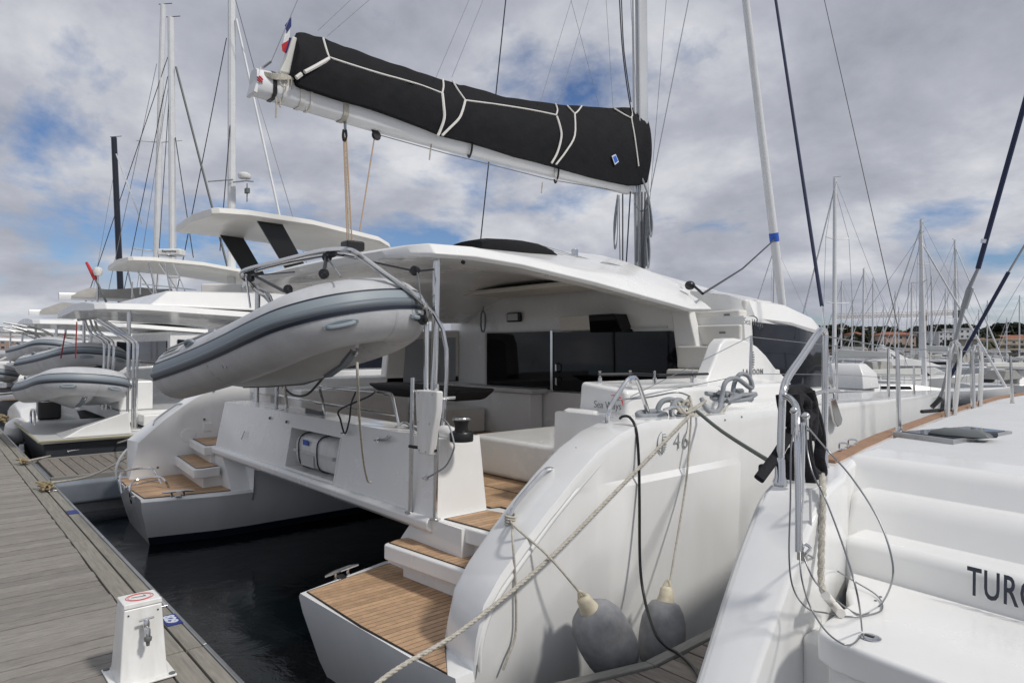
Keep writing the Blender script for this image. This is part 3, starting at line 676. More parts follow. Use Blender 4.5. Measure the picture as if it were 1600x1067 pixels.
# fixed pair of davit tubes beside the posts
dv = lambda x, y, **k: at(x, y, **k)
RY = 2.86
A = dv(666, 690, Y=RY)
arch = [(A.x, RY, 1.52), (A.x, RY, 2.2), (A.x + .0, RY, 2.42)] + [dv(662, 476, Y=2.80), dv(640, 455, Y=2.70), dv(600, 427, Y=2.5), dv(560, 398, Y=2.30), dv(545, 391, Y=2.25), dv(528, 390, Y=2.25)]
cross = [dv(500, 393, Y=2.27), dv(450, 405, Y=2.32), dv(400, 417, Y=2.38), dv(381, 423, Y=2.42)]
larm = [dv(377, 430, Y=2.46), dv(384, 439, Y=2.55), dv(396, 450, Y=2.72)] + [(-7.12, 2.86, 2.55), (-7.12, 2.86, 1.56)]
b = MB(); b.tube([Vector(p) for p in arch + cross + larm], .021, 10, 4); b.build('davit_arch', 'steel', cat)
b = MB(); b.tube([(A.x + .07, RY + .1, 1.52), (A.x + .07, RY + .1, 2.35), dv(600, 432, Y=2.62), dv(540, 398, Y=2.35), dv(440, 413, Y=2.40), dv(400, 424, Y=2.5)], .016, 8, 5); b.build('davit_brace', 'steel', cat)
b = MB(); b.tube([dv(383, 430, Y=2.46), dv(402, 450, Y=2.6), dv(428, 480, Y=2.75), (-7.05, 2.95, 1.56)], .018, 8, 4); b.build('davit_brace', 'steel', cat)
for xx_ in (-7.12, -7.05, -4.24):
    MB().lathe([(0, 0), (.05, 0), (.05, .008), (.025, .015), (0, .015)], (xx_, 2.86, 1.55), n=14).build('davit_foot', 'steel', cat)
# push-pit rail on the beam
Y_ = 3.02
b = MB(); b.tube([dv(507, 660, Y=Y_), dv(505, 630, Y=Y_), dv(500, 604, Y=Y_), dv(515, 606, Y=Y_), dv(560, 610, Y=Y_), dv(604, 614, Y=Y_), dv(613, 619, Y=Y_), dv(617, 635, Y=Y_), dv(624, 668, Y=Y_)], .0135, 8, 5); b.build('stern_rail', 'steel', cat)
b = MB(); b.tube([dv(434, 617, Y=Y_), dv(500, 630, Y=Y_), dv(618, 648, Y=Y_)], .012, 8); b.build('stern_rail', 'steel', cat)
# small dark vent, studs, sticker and latch on the aft beam
MB().hexa([dv(477, 656, Y=2.95), dv(506, 663, Y=2.95), dv(506, 663, Y=3.0), dv(477, 656, Y=3.0), dv(477, 637, Y=2.95), dv(506, 643, Y=2.95), dv(506, 643, Y=3.0), dv(477, 637, Y=3.0)]).build('vent_grille', 'plastic_black', cat, bevel=.004)
for (x, y) in ((422, 653), (448, 659)):
    MB().lathe([(0, 0), (.017, 0), (.012, .012), (0, .014)], at(x, y, Y=2.775), (0, -1, .2), n=12).build('stud', 'ink_grey', cat)
MB().hexa([at(396, 664, Y=2.768), at(407, 666, Y=2.768), at(407, 666, Y=2.775), at(396, 664, Y=2.775), at(396, 672, Y=2.768), at(407, 674, Y=2.768), at(407, 674, Y=2.775), at(396, 672, Y=2.775)]).build('sticker', 'orange', cat, smooth=0)
b = MB(); b.tube([at(382, 673, Y=2.73), at(377, 686, Y=2.70)], .010, 8); b.build('latch', 'steel', cat)
# shackle eyes
for (x, y) in ((539, 676), (592, 687), (668, 746)):
    p = at(x, y, Y=2.755); b = MB(); b.lathe([(0, 0), (.022, 0), (.022, .008), (0, .008)], p, (0, -1, .15), n=12); b.tube([p + Vector((-.014, -.01, 0)), p + Vector((-.014, -.035, 0)), p + Vector((.014, -.035, 0)), p + Vector((.014, -.01, 0))], .005, 6, 3); b.build('pad_eye', 'steel', cat)

# winch on the aft beam
wc = at(721, 689, Z=1.55)
wn_ = MB(); wn_.lathe([(0, 0), (.082, 0), (.085, .012), (.085, .055), (.078, .066), (.05, .075), (.048, .10), (.056, .135), (.060, .15)], wc, n=24); wo = wn_.build('winch', 'plastic_black', cat)
MB().lathe([(0, .150), (.062, .150), (.064, .160), (.060, .168), (.02, .172), (0, .172)], wc, n=24).build('winch_top', 'steel', wo)
MB().ellipsoid(at(698, 676, Z=1.58), (.15, .06, .055)).build('winch_pod', 'gelcoat', cat)

# cleats on the platform edge, stern handrails on the wings
def cleat(p, d, parent, s=.16):
    d = Vector(d).normalized(); b = MB(); z = Vector((0, 0, 1))
    b.tube([p - d * s + z * .05, p - d * s * .5 + z * .056, p + d * s * .5 + z * .056, p + d * s + z * .05], [.008, .014, .014, .008], 8)
    for k in (-.38, .38): b.tube([p + d * s * k, p + d * s * k + z * .052], .011, 8)
    b.box(p.x - .05, p.x + .05, p.y - .03, p.y + .03, p.z, p.z + .008)
    return b.build('cleat', 'steel', parent)
cleat(Vector((-4.47, 2.28, .553)), (-.28, 1, 0), cat); cleat(Vector((2 * XC + 4.47, 2.28 - PD, .553)), (.28, 1, 0), cat)
for s_ in (1, 0):
    sx = (lambda x: x) if s_ else (lambda x: 2 * XC - x)
    b = MB(); b.tube([(sx(-2.95), y - (0 if s_ else PD + .18), z) for y, z in ((2.57, 1.17), (2.575, 1.25), (2.63, 1.31), (2.82, 1.445), (2.88, 1.465), (2.93, 1.455))], .0145, 10, 5); b.build('wing_handrail', 'steel', cat)
    b = MB(); b.tube([(sx(-2.97), 3.45, 1.68), (sx(-2.97), 3.455, 1.76), (sx(-2.97), 3.51, 1.84), (sx(-2.97), 3.64, 1.965), (sx(-2.97), 3.70, 1.995), (sx(-2.97), 3.77, 1.97), (sx(-2.97), 3.90, 1.72)], .0165, 10, 5); b.build('deck_handrail', 'steel', cat)
    for (y, z) in ((2.24, .66), (2.47, 1.06), (3.10, 1.54)):
        MB().lathe([(0, 0), (.007, 0), (.007, .004), (0, .004)], (sx(-2.92), y - .01, z + .035), (0, -.7, .7), n=8).build('snap_stud', 'plastic_black', cat)
# port wing details: round cover, shower boxes, bolts
px0 = 2 * XC + 3.062
for (x, y, w_, h_) in ((294, 680, .10, .05),):
    c = at(x, y, X=px0); b = MB(); b.lathe([(0, 0), (.1, 0), (.09, .014), (0, .016)], c, (1, 0, 0), n=22); b.build('speaker_cover', 'gelcoat', cat)
for (x, y) in ((324, 667), (380, 634), (398, 631)):
    c = at(x, y, X=px0); MB().box(c.x, c.x + .02, c.y - .055, c.y + .055, c.z - .06, c.z + .06).build('shower_box', 'gelcoat', cat, bevel=.01)
for (x, y) in ((334, 610), (319, 655), (246, 730)):
    MB().lathe([(0, 0), (.018, 0), (.014, .02), (0, .022)], at(x, y, X=px0), (1, 0, 0), n=10).build('fairlead', 'ink_grey', cat)
# folding ladder on the port platform
lx = lambda x, y, z: at(x, y, Z=z)
for (pts) in ([(190, 770, .5), (188, 745, .68), (196, 735, .72), (232, 731, .72), (243, 738, .68), (254, 760, .52)], [(206, 786, .42), (203, 762, .60), (212, 750, .66), (247, 745, .68), (258, 752, .64), (266, 766, .52)]):
    b = MB(); b.tube([lx(*p) for p in pts], .014, 8, 4); b.build('ladder_rail', 'steel', cat)
for (x0, y0, x1, y1, z) in ((193, 763, 250, 750, .55), (205, 778, 262, 762, .53)):
    MB().tube([lx(x0, y0, z), lx(x1, y1, z)], .022, 8).build('ladder_tread', 'steel', cat)

# ---- lettering on the hull and the coaming
xo = -2.718
text('46', 'lettering', (xo + .004, 3.83, 1.515), (.02, 1, 0), (0, 0, 1), .17, 'print_grey', cat, bold=-.003, spacing=1.1)
b = MB(); cy, cz = 3.70, 1.578
b.tube([(xo + .002, cy - .055 * math.cos(a) + .012, cz + .072 * math.sin(a)) for a in [i * .3 - 1.35 for i in range(10)]], .0045, 6)
b.box(xo, xo + .004, cy + .008, cy + .014, cz - .078, cz + .078)
for k in range(9):
    z0 = -.068 + k * .017; b.box(xo, xo + .004, cy + .014, cy + .014 + .045 * math.sqrt(max(.03, 1 - (z0 / .074) ** 2)), cz + z0 - .003, cz + z0 + .003)
b.build('emblem', 'print_grey', cat, smooth=0)
p0 = Vector((-3.44, 3.838, 1.755))
text('Sea Ways', 'lettering', p0, (1, -.03, 0), (0, .05, 1), .078, 'ink_grey', cat, bold=-.0005, xs=.9)
text('YACHT CHARTER', 'lettering', p0 + Vector((.01, .0, -.028)), (1, -.03, 0), (0, .05, 1), .02, 'ink_grey', cat, bold=-.0003) if False else None
b = MB(); b.tube([(-3.27, 3.836, 1.855), (-3.21, 3.834, 1.856), (-3.165, 3.832, 1.83), (-3.15, 3.832, 1.785)], [.002, .006, .006, .002], 6, 5); b.build('emblem', 'red', cat)
# hull fittings
for (x, y) in ((1120, 771),):
    c = at(x, y, X=-2.73); b = MB(); b.lathe([(0, 0), (.028, 0), (.026, .008), (.016, .01), (.0, .004)], c, (1, 0, 0), n=16); b.build('skin_fitting', 'ink_grey', cat)
for (x, y) in ((1132, 657), (1158, 652)):
    c = at(x, y, X=-2.71); MB().lathe([(0, 0), (.015, 0), (.012, .006), (0, .006)], c, (1, 0, 0), n=12).build('deck_filler', 'steel', cat)
# lifeline stanchions along the starboard side deck
for (x, yt, yb) in ((1172, 524, 628), (1307, 539, 628), (1388, 545, 624), (1428, 572, 618)):
    a = at(x, yb, X=-2.92 if x < 1400 else -3.1); t = at(x + (2 if x < 1200 else 0), yt, Y=a.y)
    MB().tube([a, t], [.017, .011], 10).build('stanchion', 'steel', cat)
def sag(p, q, s): p = Vector(p); q = Vector(q); return [p, (p + q) / 2 - Vector((0, 0, s)), q]
g1 = [at(890, 682, Y=3.9), at(1172, 526, X=-2.92), at(1307, 541, X=-2.92), at(1388, 547, X=-2.92), at(1500, 570, X=-3.3)]
b = MB()
b.tube([at(985, 620, X=-3.1), at(1172, 526, X=-2.92)], .003, 5); b.tube(g1[1:], .003, 5); b.tube([at(955, 628, X=-3.0), at(1172, 584, X=-2.92), at(1307, 585, X=-2.92), at(1388, 590, X=-2.92)], .003, 5)
b.build('lifeline', 'wire', cat)

# ---- mast, boom and sail cover of the catamaran
MX, MY = XC, 8.12
def ell(cx, cy, z, rx, ry, n=18): return [(cx + rx * math.cos(2 * PI * k / n), cy + ry * math.sin(2 * PI * k / n), z) for k in range(n)]
b = MB(); b.loft([ell(MX, MY, 3.1, .085, .15), ell(MX, MY - .25, 21.5, .085, .15)])
mast = b.build('mast', 'mast_grey', cat, smooth=50)
b = MB(); b.tube([(MX + .02, MY - .165, 3.1), (MX + .02, MY - .42, 21.5)], .028, 8); b.tube([(MX + .075, MY - .12, 3.1), (MX + .075, MY - .37, 21.5)], .012, 6); b.build('mast_track', 'mast_alu', mast)
for dz in (9.0, 14.5):
    for sg in (1, -1): MB().tube([(MX, MY - .1, dz), (MX + sg * 1.6, MY - .7, dz + .1)], [.05, .03], 8).build('spreader', 'mast_grey', mast)
b = MB()
for (x0, y0, x1, y1) in ((973, 303, 973, 420), (985, 300, 978, 420), (1003, 300, 1003, 425), (1008, 300, 1005, 425)):
    b.tube([at(x0, y0, Y=7.75), at(x1, y1, Y=7.9)], .010, 6)
b.build('halyard', 'dark_wire', mast)
b = MB()
for (x0, y0, x1, y1) in ((994, 300, 992, 422), (999, 290, 998, 425), (967, 305, 969, 420)): b.tube([at(x0, y0, Y=7.78), at(x1, y1, Y=7.9)], .008, 6)
b.tube([at(1000, 270, Y=7.9), at(1014, 310, Y=7.9), at(1010, 325, Y=7.9), at(1001, 330, Y=7.9), at(992, 318, Y=7.9)], .014, 6, 4)
b.build('halyard', 'rope_grey', mast)
for (x, y, hh) in ((1008, 380, .38), (1001, 378, .3), (1012, 340, .3)):   # halyard tails coiled and hung
    c = at(x, y, Y=7.95); b = MB()
    for k in range(7):
        dx = (k - 3) * .014; b.tube([c + Vector((0, 0, hh)), c + Vector((dx, -.03, .1)), c + Vector((dx * 1.6, -.02, -hh + .03 * (k % 3))), c + Vector((dx * 1.3 + .02, .02, -.1)), c + Vector((.01, .02, hh))], .010, 5, 4)
    b.build('halyard_coil', 'rope_grey', mast)
p = at(965, 315, Y=7.6); b = MB()
for k in range(3): b.tube([p + Vector((0, 0, .1)), p + Vector((-.03 - .02 * k, 0, -.3)), p + Vector((-.06, 0, -.62 - .03 * k)), p + Vector((-.01, 0, -.55)), p + Vector((.0, 0, .05))], .008, 5, 4)
b.build('halyard_coil', 'rope_grey', mast)

bt = [(2.30, 4.575, .235), (2.7, 4.555, .27), (3.5, 4.515, .29), (4.5, 4.49, .29), (6.3, 4.475, .28), (7.82, 4.48, .24)]
secs = []
for y, z, h in bt:
    secs.append([(XC + dx * .10, y, z + dz * h) for dx, dz in ((-.55, 0), (.55, 0), (.95, .15), (1, .5), (.9, .88), (.45, 1), (-.45, 1), (-.9, .88), (-1, .5), (-.95, .15))])
b = MB(); b.loft(secs); boom = b.build('boom', 'mast_white', cat, smooth=50)
MB().hexa([(XC - .1, 2.27, 4.57), (XC + .1, 2.27, 4.57), (XC + .1, 2.302, 4.565), (XC - .1, 2.302, 4.565), (XC - .1, 2.33, 4.81), (XC + .1, 2.33, 4.81), (XC + .1, 2.335, 4.81), (XC - .1, 2.335, 4.81)]).build('boom_cap', 'mast_white', boom, bevel=.015)
b = MB(); b.box(XC - .04, XC + .04, 7.8, 8.02, 4.5, 4.66); b.build('gooseneck', 'steel', boom, bevel=.02)
# cover: lies over the boom, sewn from slack cloth
top = [(464, 51), (477, 50), (490, 54), (507, 59), (525, 66), (543, 73), (575, 84), (605, 95), (635, 105), (661, 113), (692, 124), (717, 131), (728, 133), (760, 142), (792, 151), (830, 157), (871, 162), (903, 165), (930, 167), (960, 168), (985, 168), (1003, 168), (1009, 172), (1014, 186)]
bot = [(458, 113), (464, 133), (474, 138), (488, 142), (512, 150), (537, 158), (565, 165), (590, 173), (612, 181), (636, 190), (665, 201), (692, 212), (712, 217), (737, 223), (770, 233), (807, 245), (840, 253), (865, 260), (893, 268), (925, 277), (955, 284), (985, 290), (1002, 289), (1008, 286), (1014, 278)]
secs = []
def dense(tab, n):
    o = []
    for i in range(len(tab) - 1):
        for q in range(n): o.append((lerp(tab[i][0], tab[i + 1][0], q / n), lerp(tab[i][1], tab[i + 1][1], q / n)))
    return o + [tab[-1]]
ties = [.30, .36, .72, .80, .955, .05]
for i, (T, B) in enumerate(zip(dense(top, 4), dense(bot, 4))):
    t = at(*T, X=XC + .02); bb = at(*B, X=XC + .14); g = i / ((len(top) - 1) * 4)
    y0 = bb.y; sec = []; tie = min(abs(g - q) for q in ties)
    for k in range(25):
        u = k / 24        # up one flank, over the ridge, down the other
        v = u * 2 if u <= .5 else 2 - u * 2
        z = lerp(bb.z, t.z, v); yy = lerp(y0, t.y, v)
        belly = .15 * (1 - v ** 2.5) + .035 * math.sin(PI * v) + .03 * (1 - v)
        fold = (.006 * math.sin(g * 70 + v * 7) + .005 * math.sin(g * 131 - v * 11 + 1.3) + .004 * math.sin(g * 190 + v * 6)) * math.sin(PI * v) * (.5 + .5 * math.sin(g * 17 + 2) ** 2)
        pinch = -.012 * math.exp(-(tie / .012) ** 2) * math.sin(PI * min(1, v * 1.05))
        sec.append((XC + (belly + fold + pinch) * (1 if u <= .5 else -1), yy, z + (.004 * math.sin(g * 60) + .003 * math.sin(g * 113)) * (v > .9)))
    secs.append(sec)
b = MB(); b.loft(secs, closed=True, caps=True); cover = b.build('sail_cover', 'fabric_black', cat, smooth=60)
def onc(x, y, dx=.0):   # on the near flank of the cover, by its height between boom and ridge
    best = None
    tt = interp([(a[0], a[1]) for a in top], x)[0]; bo_ = interp([(a[0], a[1]) for a in bot], x)[0]
    v = max(0, min(1, (bo_ - y) / max(1, bo_ - tt)))
    belly = .15 * (1 - v ** 2.5) + .035 * math.sin(PI * v) + .03 * (1 - v) + .022
    return at(x, y, X=XC + belly + dx)
def ctape(pts, r=.011, m='tape_white', sp=4, name='cover_tape'):
    b = MB(); b.tube([onc(*p) for p in pts], r, 6, sp); return b.build(name, m, cover)
ctape([(505, 60), (510, 78), (514, 90)]); ctape([(514, 90), (560, 105), (600, 117), (650, 131), (691, 146)], .011)
ctape([(692, 124), (693, 135), (691, 146)]); ctape([(691, 146), (693, 165), (694, 185), (687, 206), (684, 212)], .017)
ctape([(707, 126), (715, 140), (727, 157)]); ctape([(727, 157), (722, 175), (716, 187), (700, 203), (691, 212)], .015)
ctape([(727, 157), (780, 164), (830, 172), (869, 180)]); ctape([(868, 162), (871, 172), (869, 180)])
ctape([(870, 182), (875, 198), (877, 214), (871, 238), (862, 255)], .015)
ctape([(886, 165), (898, 178)]); ctape([(909, 166), (903, 174), (898, 178)]); ctape([(898, 178), (898, 212), (885, 236), (869, 257)], .013)
ctape([(960, 170), (975, 179), (987, 185)]); ctape([(986, 168), (988, 180), (987, 186), (992, 215), (998, 260)], .010)
ctape([(514, 92), (495, 103), (476, 113)], .02, sp=2); ctape([(471, 116), (463, 122)], .022, sp=2)
# maker's label
lp = [onc(956, 244, .004), onc(962, 241, .004), onc(967, 253, .004), onc(961, 258, .004)]
b = MB(); b.add(lp + [p - Vector((.006, 0, 0)) for p in lp], [(0, 1, 2, 3), (0, 1, 5, 4), (1, 2, 6, 5), (2, 3, 7, 6), (3, 0, 4, 7)]); lab = b.build('cover_label', 'sign_white', cover, smooth=0)
lc = sum((p for p in lp), Vector()) / 4
lp2 = [p + Vector((.004, 0, 0)) + (lc - p) * .3 for p in lp]; b = MB(); b.add(lp2 + [p - Vector((.003, 0, 0)) for p in lp2], [(0, 1, 2, 3), (0, 1, 5, 4), (1, 2, 6, 5), (2, 3, 7, 6), (3, 0, 4, 7)]); b.build('label_print', 'blue_label', cover, smooth=0)
# exposed sail head at the aft end, ties, bands and lines on the boom
b = MB(); q_ = [(437, 112), (460, 118), (466, 60), (458, 56), (447, 92)]; pp = [at(x, y, X=XC + .05) for x, y in q_]; n = len(pp)
b.add(pp + [p - Vector((.10, 0, 0)) for p in pp], [tuple(range(n)), tuple(range(n, 2 * n))[::-1]] + [(i, (i + 1) % n, n + (i + 1) % n, n + i) for i in range(n)]); b.build('sail_head', 'sailcloth', cat, bevel=.015)
b = MB(); b.tube([at(456, 62, X=XC), at(450, 84, X=XC)], .03, 6); b.build('sail_strip', 'flag_blue', cat)
def band(x0, y0, x1, y1, m, wd=.03):   # a strap round the boom
    yb = at((x0 + x1) / 2, (y0 + y1) / 2, X=XC + .1).y
    z, h = interp([(a, b_, c_) for a, b_, c_ in bt], yb)
    sec = [(XC + dx * .106, dz) for dx, dz in ((-.55, -.03), (.55, -.03), (.98, .13), (1.02, .5), (.94, .9), (.45, 1.03), (-.45, 1.03), (-.94, .9), (-1.02, .5), (-.98, .13))]
    b = MB(); b.loft([[(x, yb - wd, z + dz * h) for x, dz in sec], [(x, yb + wd, z + dz * h) for x, dz in sec]]); b.build('boom_strap', m, boom, smooth=50)
band(430, 110, 430, 150, 'plastic_black', .018); band(473, 130, 473, 165, 'tape_white', .022); band(487, 140, 487, 170, 'tape_white', .012); band(541, 165, 541, 190, 'rope', .03); band(445, 120, 445, 160, 'tape_white', .015)
b = MB(); pp = [at(x, y, X=XC + .108) for x, y in ((401, 118), (410, 119), (411, 130), (402, 129))]; b.add(pp + [p - Vector((.012, 0, 0)) for p in pp], [(0, 1, 2, 3), (0, 1, 5, 4), (1, 2, 6, 5), (2, 3, 7, 6), (3, 0, 4, 7)]); b.build('boom_emblem', 'sign_white', boom, smooth=0)
b = MB()
for (x0, y0, x1, y1) in ((402, 120, 410, 129), (402, 124, 407, 129), (405, 119, 411, 125)):
    b.tube([at(x0, y0, X=XC + .111), at(x1, y1, X=XC + .111)], .007, 5)
b.build('boom_emblem', 'red', boom)
b = MB()
for k in range(5): b.tube([at(411, 113 + k, X=XC + .08), at(428 + k, 116 + k * 2, X=XC + .13), at(448 + k * 2, 118 + k * 1.5, X=XC + .12), at(458, 124, X=XC + .1)], .009, 5, 4)
b.tube([at(437, 128, X=XC + .14), at(442, 136, X=XC + .15), at(450, 132, X=XC + .15), at(450, 122, X=XC + .13)], .008, 5, 4)
b.tube([at(456, 122, X=XC + .13), at(455, 140, X=XC + .13)], .006, 5)
b.build('reef_lines', 'rope', boom)
for (pts) in ([(431, 152), (432, 165), (431, 184)], [(437, 155), (438, 168)], [(478, 166), (478, 173)], [(848, 285), (846, 302)], [(869, 257), (866, 275), (872, 284)], [(674, 225), (671, 250)]):
    MB().tube([at(x, y, X=XC + .11) for x, y in pts], .009, 5).build('tie_end', 'rope', boom)
for (x, y) in ((738, 232), (873, 272)):
    b = MB(); b.tube([at(x, y - 12, X=XC + .13), at(x - 1, y + 3, X=XC + .12), at(x - 5, y + 14, X=XC + .05), at(x - 7, y + 9, X=XC)], .012, 6, 4); b.build('boom_hook', 'plastic_black', boom)
b = MB(); b.tube([at(595, 212, X=XC), at(700, 241, X=XC), at(860, 281, X=XC), at(985, 302, X=XC)], .006, 5); b.build('outhaul', 'wire', boom)
# mainsheet: blocks under the boom, falls to the roof
b = MB(); b.tube([at(538, 183, X=XC), at(539, 202, X=XC)], .012, 6); b.tube([at(540, 184, X=XC + .03), at(540, 202, X=XC + .03)], .010, 6); b.build('block_strop', 'wire', boom)
b = MB(); b.tube([at(537, 203, X=XC), at(536, 213, X=XC), at(538, 221, X=XC), at(541, 213, X=XC), at(540, 203, X=XC)], .014, 6, 4); b.build('mainsheet_block', 'plastic_black', boom)
b = MB(); c = at(588, 212, X=XC); b.lathe([(0, -.02), (.045, -.02), (.055, 0), (.045, .02), (0, .02)], c, (1, 0, .1), n=14); b.tube([at(579, 196, X=XC), at(577, 178, X=XC)], .012, 6); b.tube([at(580, 198, X=XC), at(584, 208, X=XC)], .014, 6); b.build('mainsheet_block', 'plastic_black', boom)
for (x0, x1, m) in ((537, 543, 'rope_orange'), (539, 546, 'rope'), (541, 550, 'rope_orange')):
    MB().tube([at(x0, 212, X=XC), at(x1, 379, X=XC)], .0085, 5).build('mainsheet', m, cat)
MB().tube([at(585, 216, X=XC), at(562, 362, X=XC)], .0075, 5).build('mainsheet', 'rope_orange', cat)
# flag halyard with the small ensign
b = MB(); b.tube([at(465, 0, X=XC), at(423, 98, X=XC)], .004, 5); b.tube([at(423, 97, X=XC), at(411, 106, X=XC + .05)], .012, 6); b.build('topping_lift', 'wire', cat)
for (pts, m) in (([(445, 40), (455, 27), (455, 42), (448, 52)], 'flag_blue'), ([(445, 52), (453, 46), (452, 64), (442, 68)], 'flag_white'), ([(440, 70), (453, 62), (451, 78), (446, 84), (441, 80)], 'flag_red')):
    pp = [at(x, y, X=XC + .01 * math.sin(x)) for x, y in pts]; n = len(pp); b = MB()
    b.add(pp + [p + Vector((.004, 0, 0)) for p in pp], [tuple(range(n)), tuple(range(n, 2 * n))[::-1]] + [(i, (i + 1) % n, n + (i + 1) % n, n + i) for i in range(n)]); b.build('ensign_panel', m, cat, smooth=0)
# lazy jacks and standing rigging
b = MB()
for (x0, y0, x1, y1) in ((548, 0, 497, 48), (577, 0, 511, 57), (733, 0, 681, 122), (755, 0, 706, 121), (893, 0, 845, 158), (920, 0, 873, 162), (892, 0, 936, 166), (947, 0, 958, 169), (985, 0, 995, 160)):
    MB().tube([at(x0, y0, X=XC + .1), at(x1, y1, X=XC + .1)], .003, 5).build('lazy_jack', 'rope_grey', cat)

b = MB(); b.tube([at(968, 0, X=XC + .12), at(972, 70, X=XC + .12), at(979, 130, X=XC + .13), at(987, 178, X=XC + .12)], .009, 6, 4); b.tube([at(971, 0, X=XC + .1), at(975, 80, X=XC + .1), at(986, 160, X=XC + .1)], .008, 6, 4); b.build('halyard', 'dark_wire', cat)
def stay(p, q, r, m, name='shroud', parent=cat, n=6):
    b = MB(); b.tube([p, q], r, n); return b.build(name, m, parent)
def extend(p, q, k): return p + (q - p) * k
# port shroud, forward shrouds, furled headsail on the forestay
a = Vector((2 * XC + 2.9, 7.4, 1.75)); t = at(757, 0, Y=7.8); stay(a, extend(at(667, 378, Y=7.45), t, 1.6), .011, 'dark_wire')
for (x0, y0, x1, y1) in ((1076, 0, 1016, 300), (1041, 0, 1014, 330)): stay(at(x1, y1, X=MX + .1), at(x0, y0, X=MX + .15), .007 if x0 > 1050 else .004, 'wire')
fb = at(1224, 492, X=XC); ft = at(1165, 0, X=XC)
b = MB(); b.tube([fb, fb.lerp(ft, .2), ft, extend(fb, ft, 1.5)], [.072, .082, .065, .03], 12); gen = b.build('furled_headsail', 'mast_white', cat, smooth=60)
b = MB(); c = fb.lerp(ft, .262); d_ = (ft - fb).normalized(); b.tube([c - d_ * .10, c + d_ * .06], .088, 12); b.build('sail_tie', 'blue_label', gen)
# starboard cap shroud in its dark blue sleeve, turnbuckle and gate lever
a = at(1305, 640, X=-2.80); r1 = at(1284, 478, X=-3.02); tp = at(1212, 0, X=-4.3)
stay(at(1297, 572, X=-2.9), r1, .009, 'steel'); b = MB(); b.tube([r1, r1.lerp(tp, .3), tp, extend(r1, tp, 1.5)], .019, 8); b.build('shroud_sleeve', 'blue_rope', cat)
b = MB(); b.tube([at(1296, 568, X=-2.9), at(1300, 600, X=-2.87), at(1303, 612, X=-2.86)], [.018, .03, .02], 8); b.build('turnbuckle', 'steel', cat)
q_ = [(1299, 625), (1306, 622), (1317, 655), (1315, 663), (1310, 667), (1305, 658)]; pp = [at(x, y, X=-2.64) for x, y in q_]; n = len(pp)
b = MB(); b.add(pp + [p - Vector((.03, 0, 0)) for p in pp], [tuple(range(n)), tuple(range(n, 2 * n))[::-1]] + [(i, (i + 1) % n, n + (i + 1) % n, n + i) for i in range(n)]); b.build('chain_plate', 'steel', cat, bevel=.006)
stay(at(1303, 612, X=-2.86), at(1308, 655, X=-2.67), .012, 'steel', 'turnbuckle')
stay(at(1405, 520, X=-2.9), at(1288, 0, X=-4.6), .006, 'dark_wire'); 

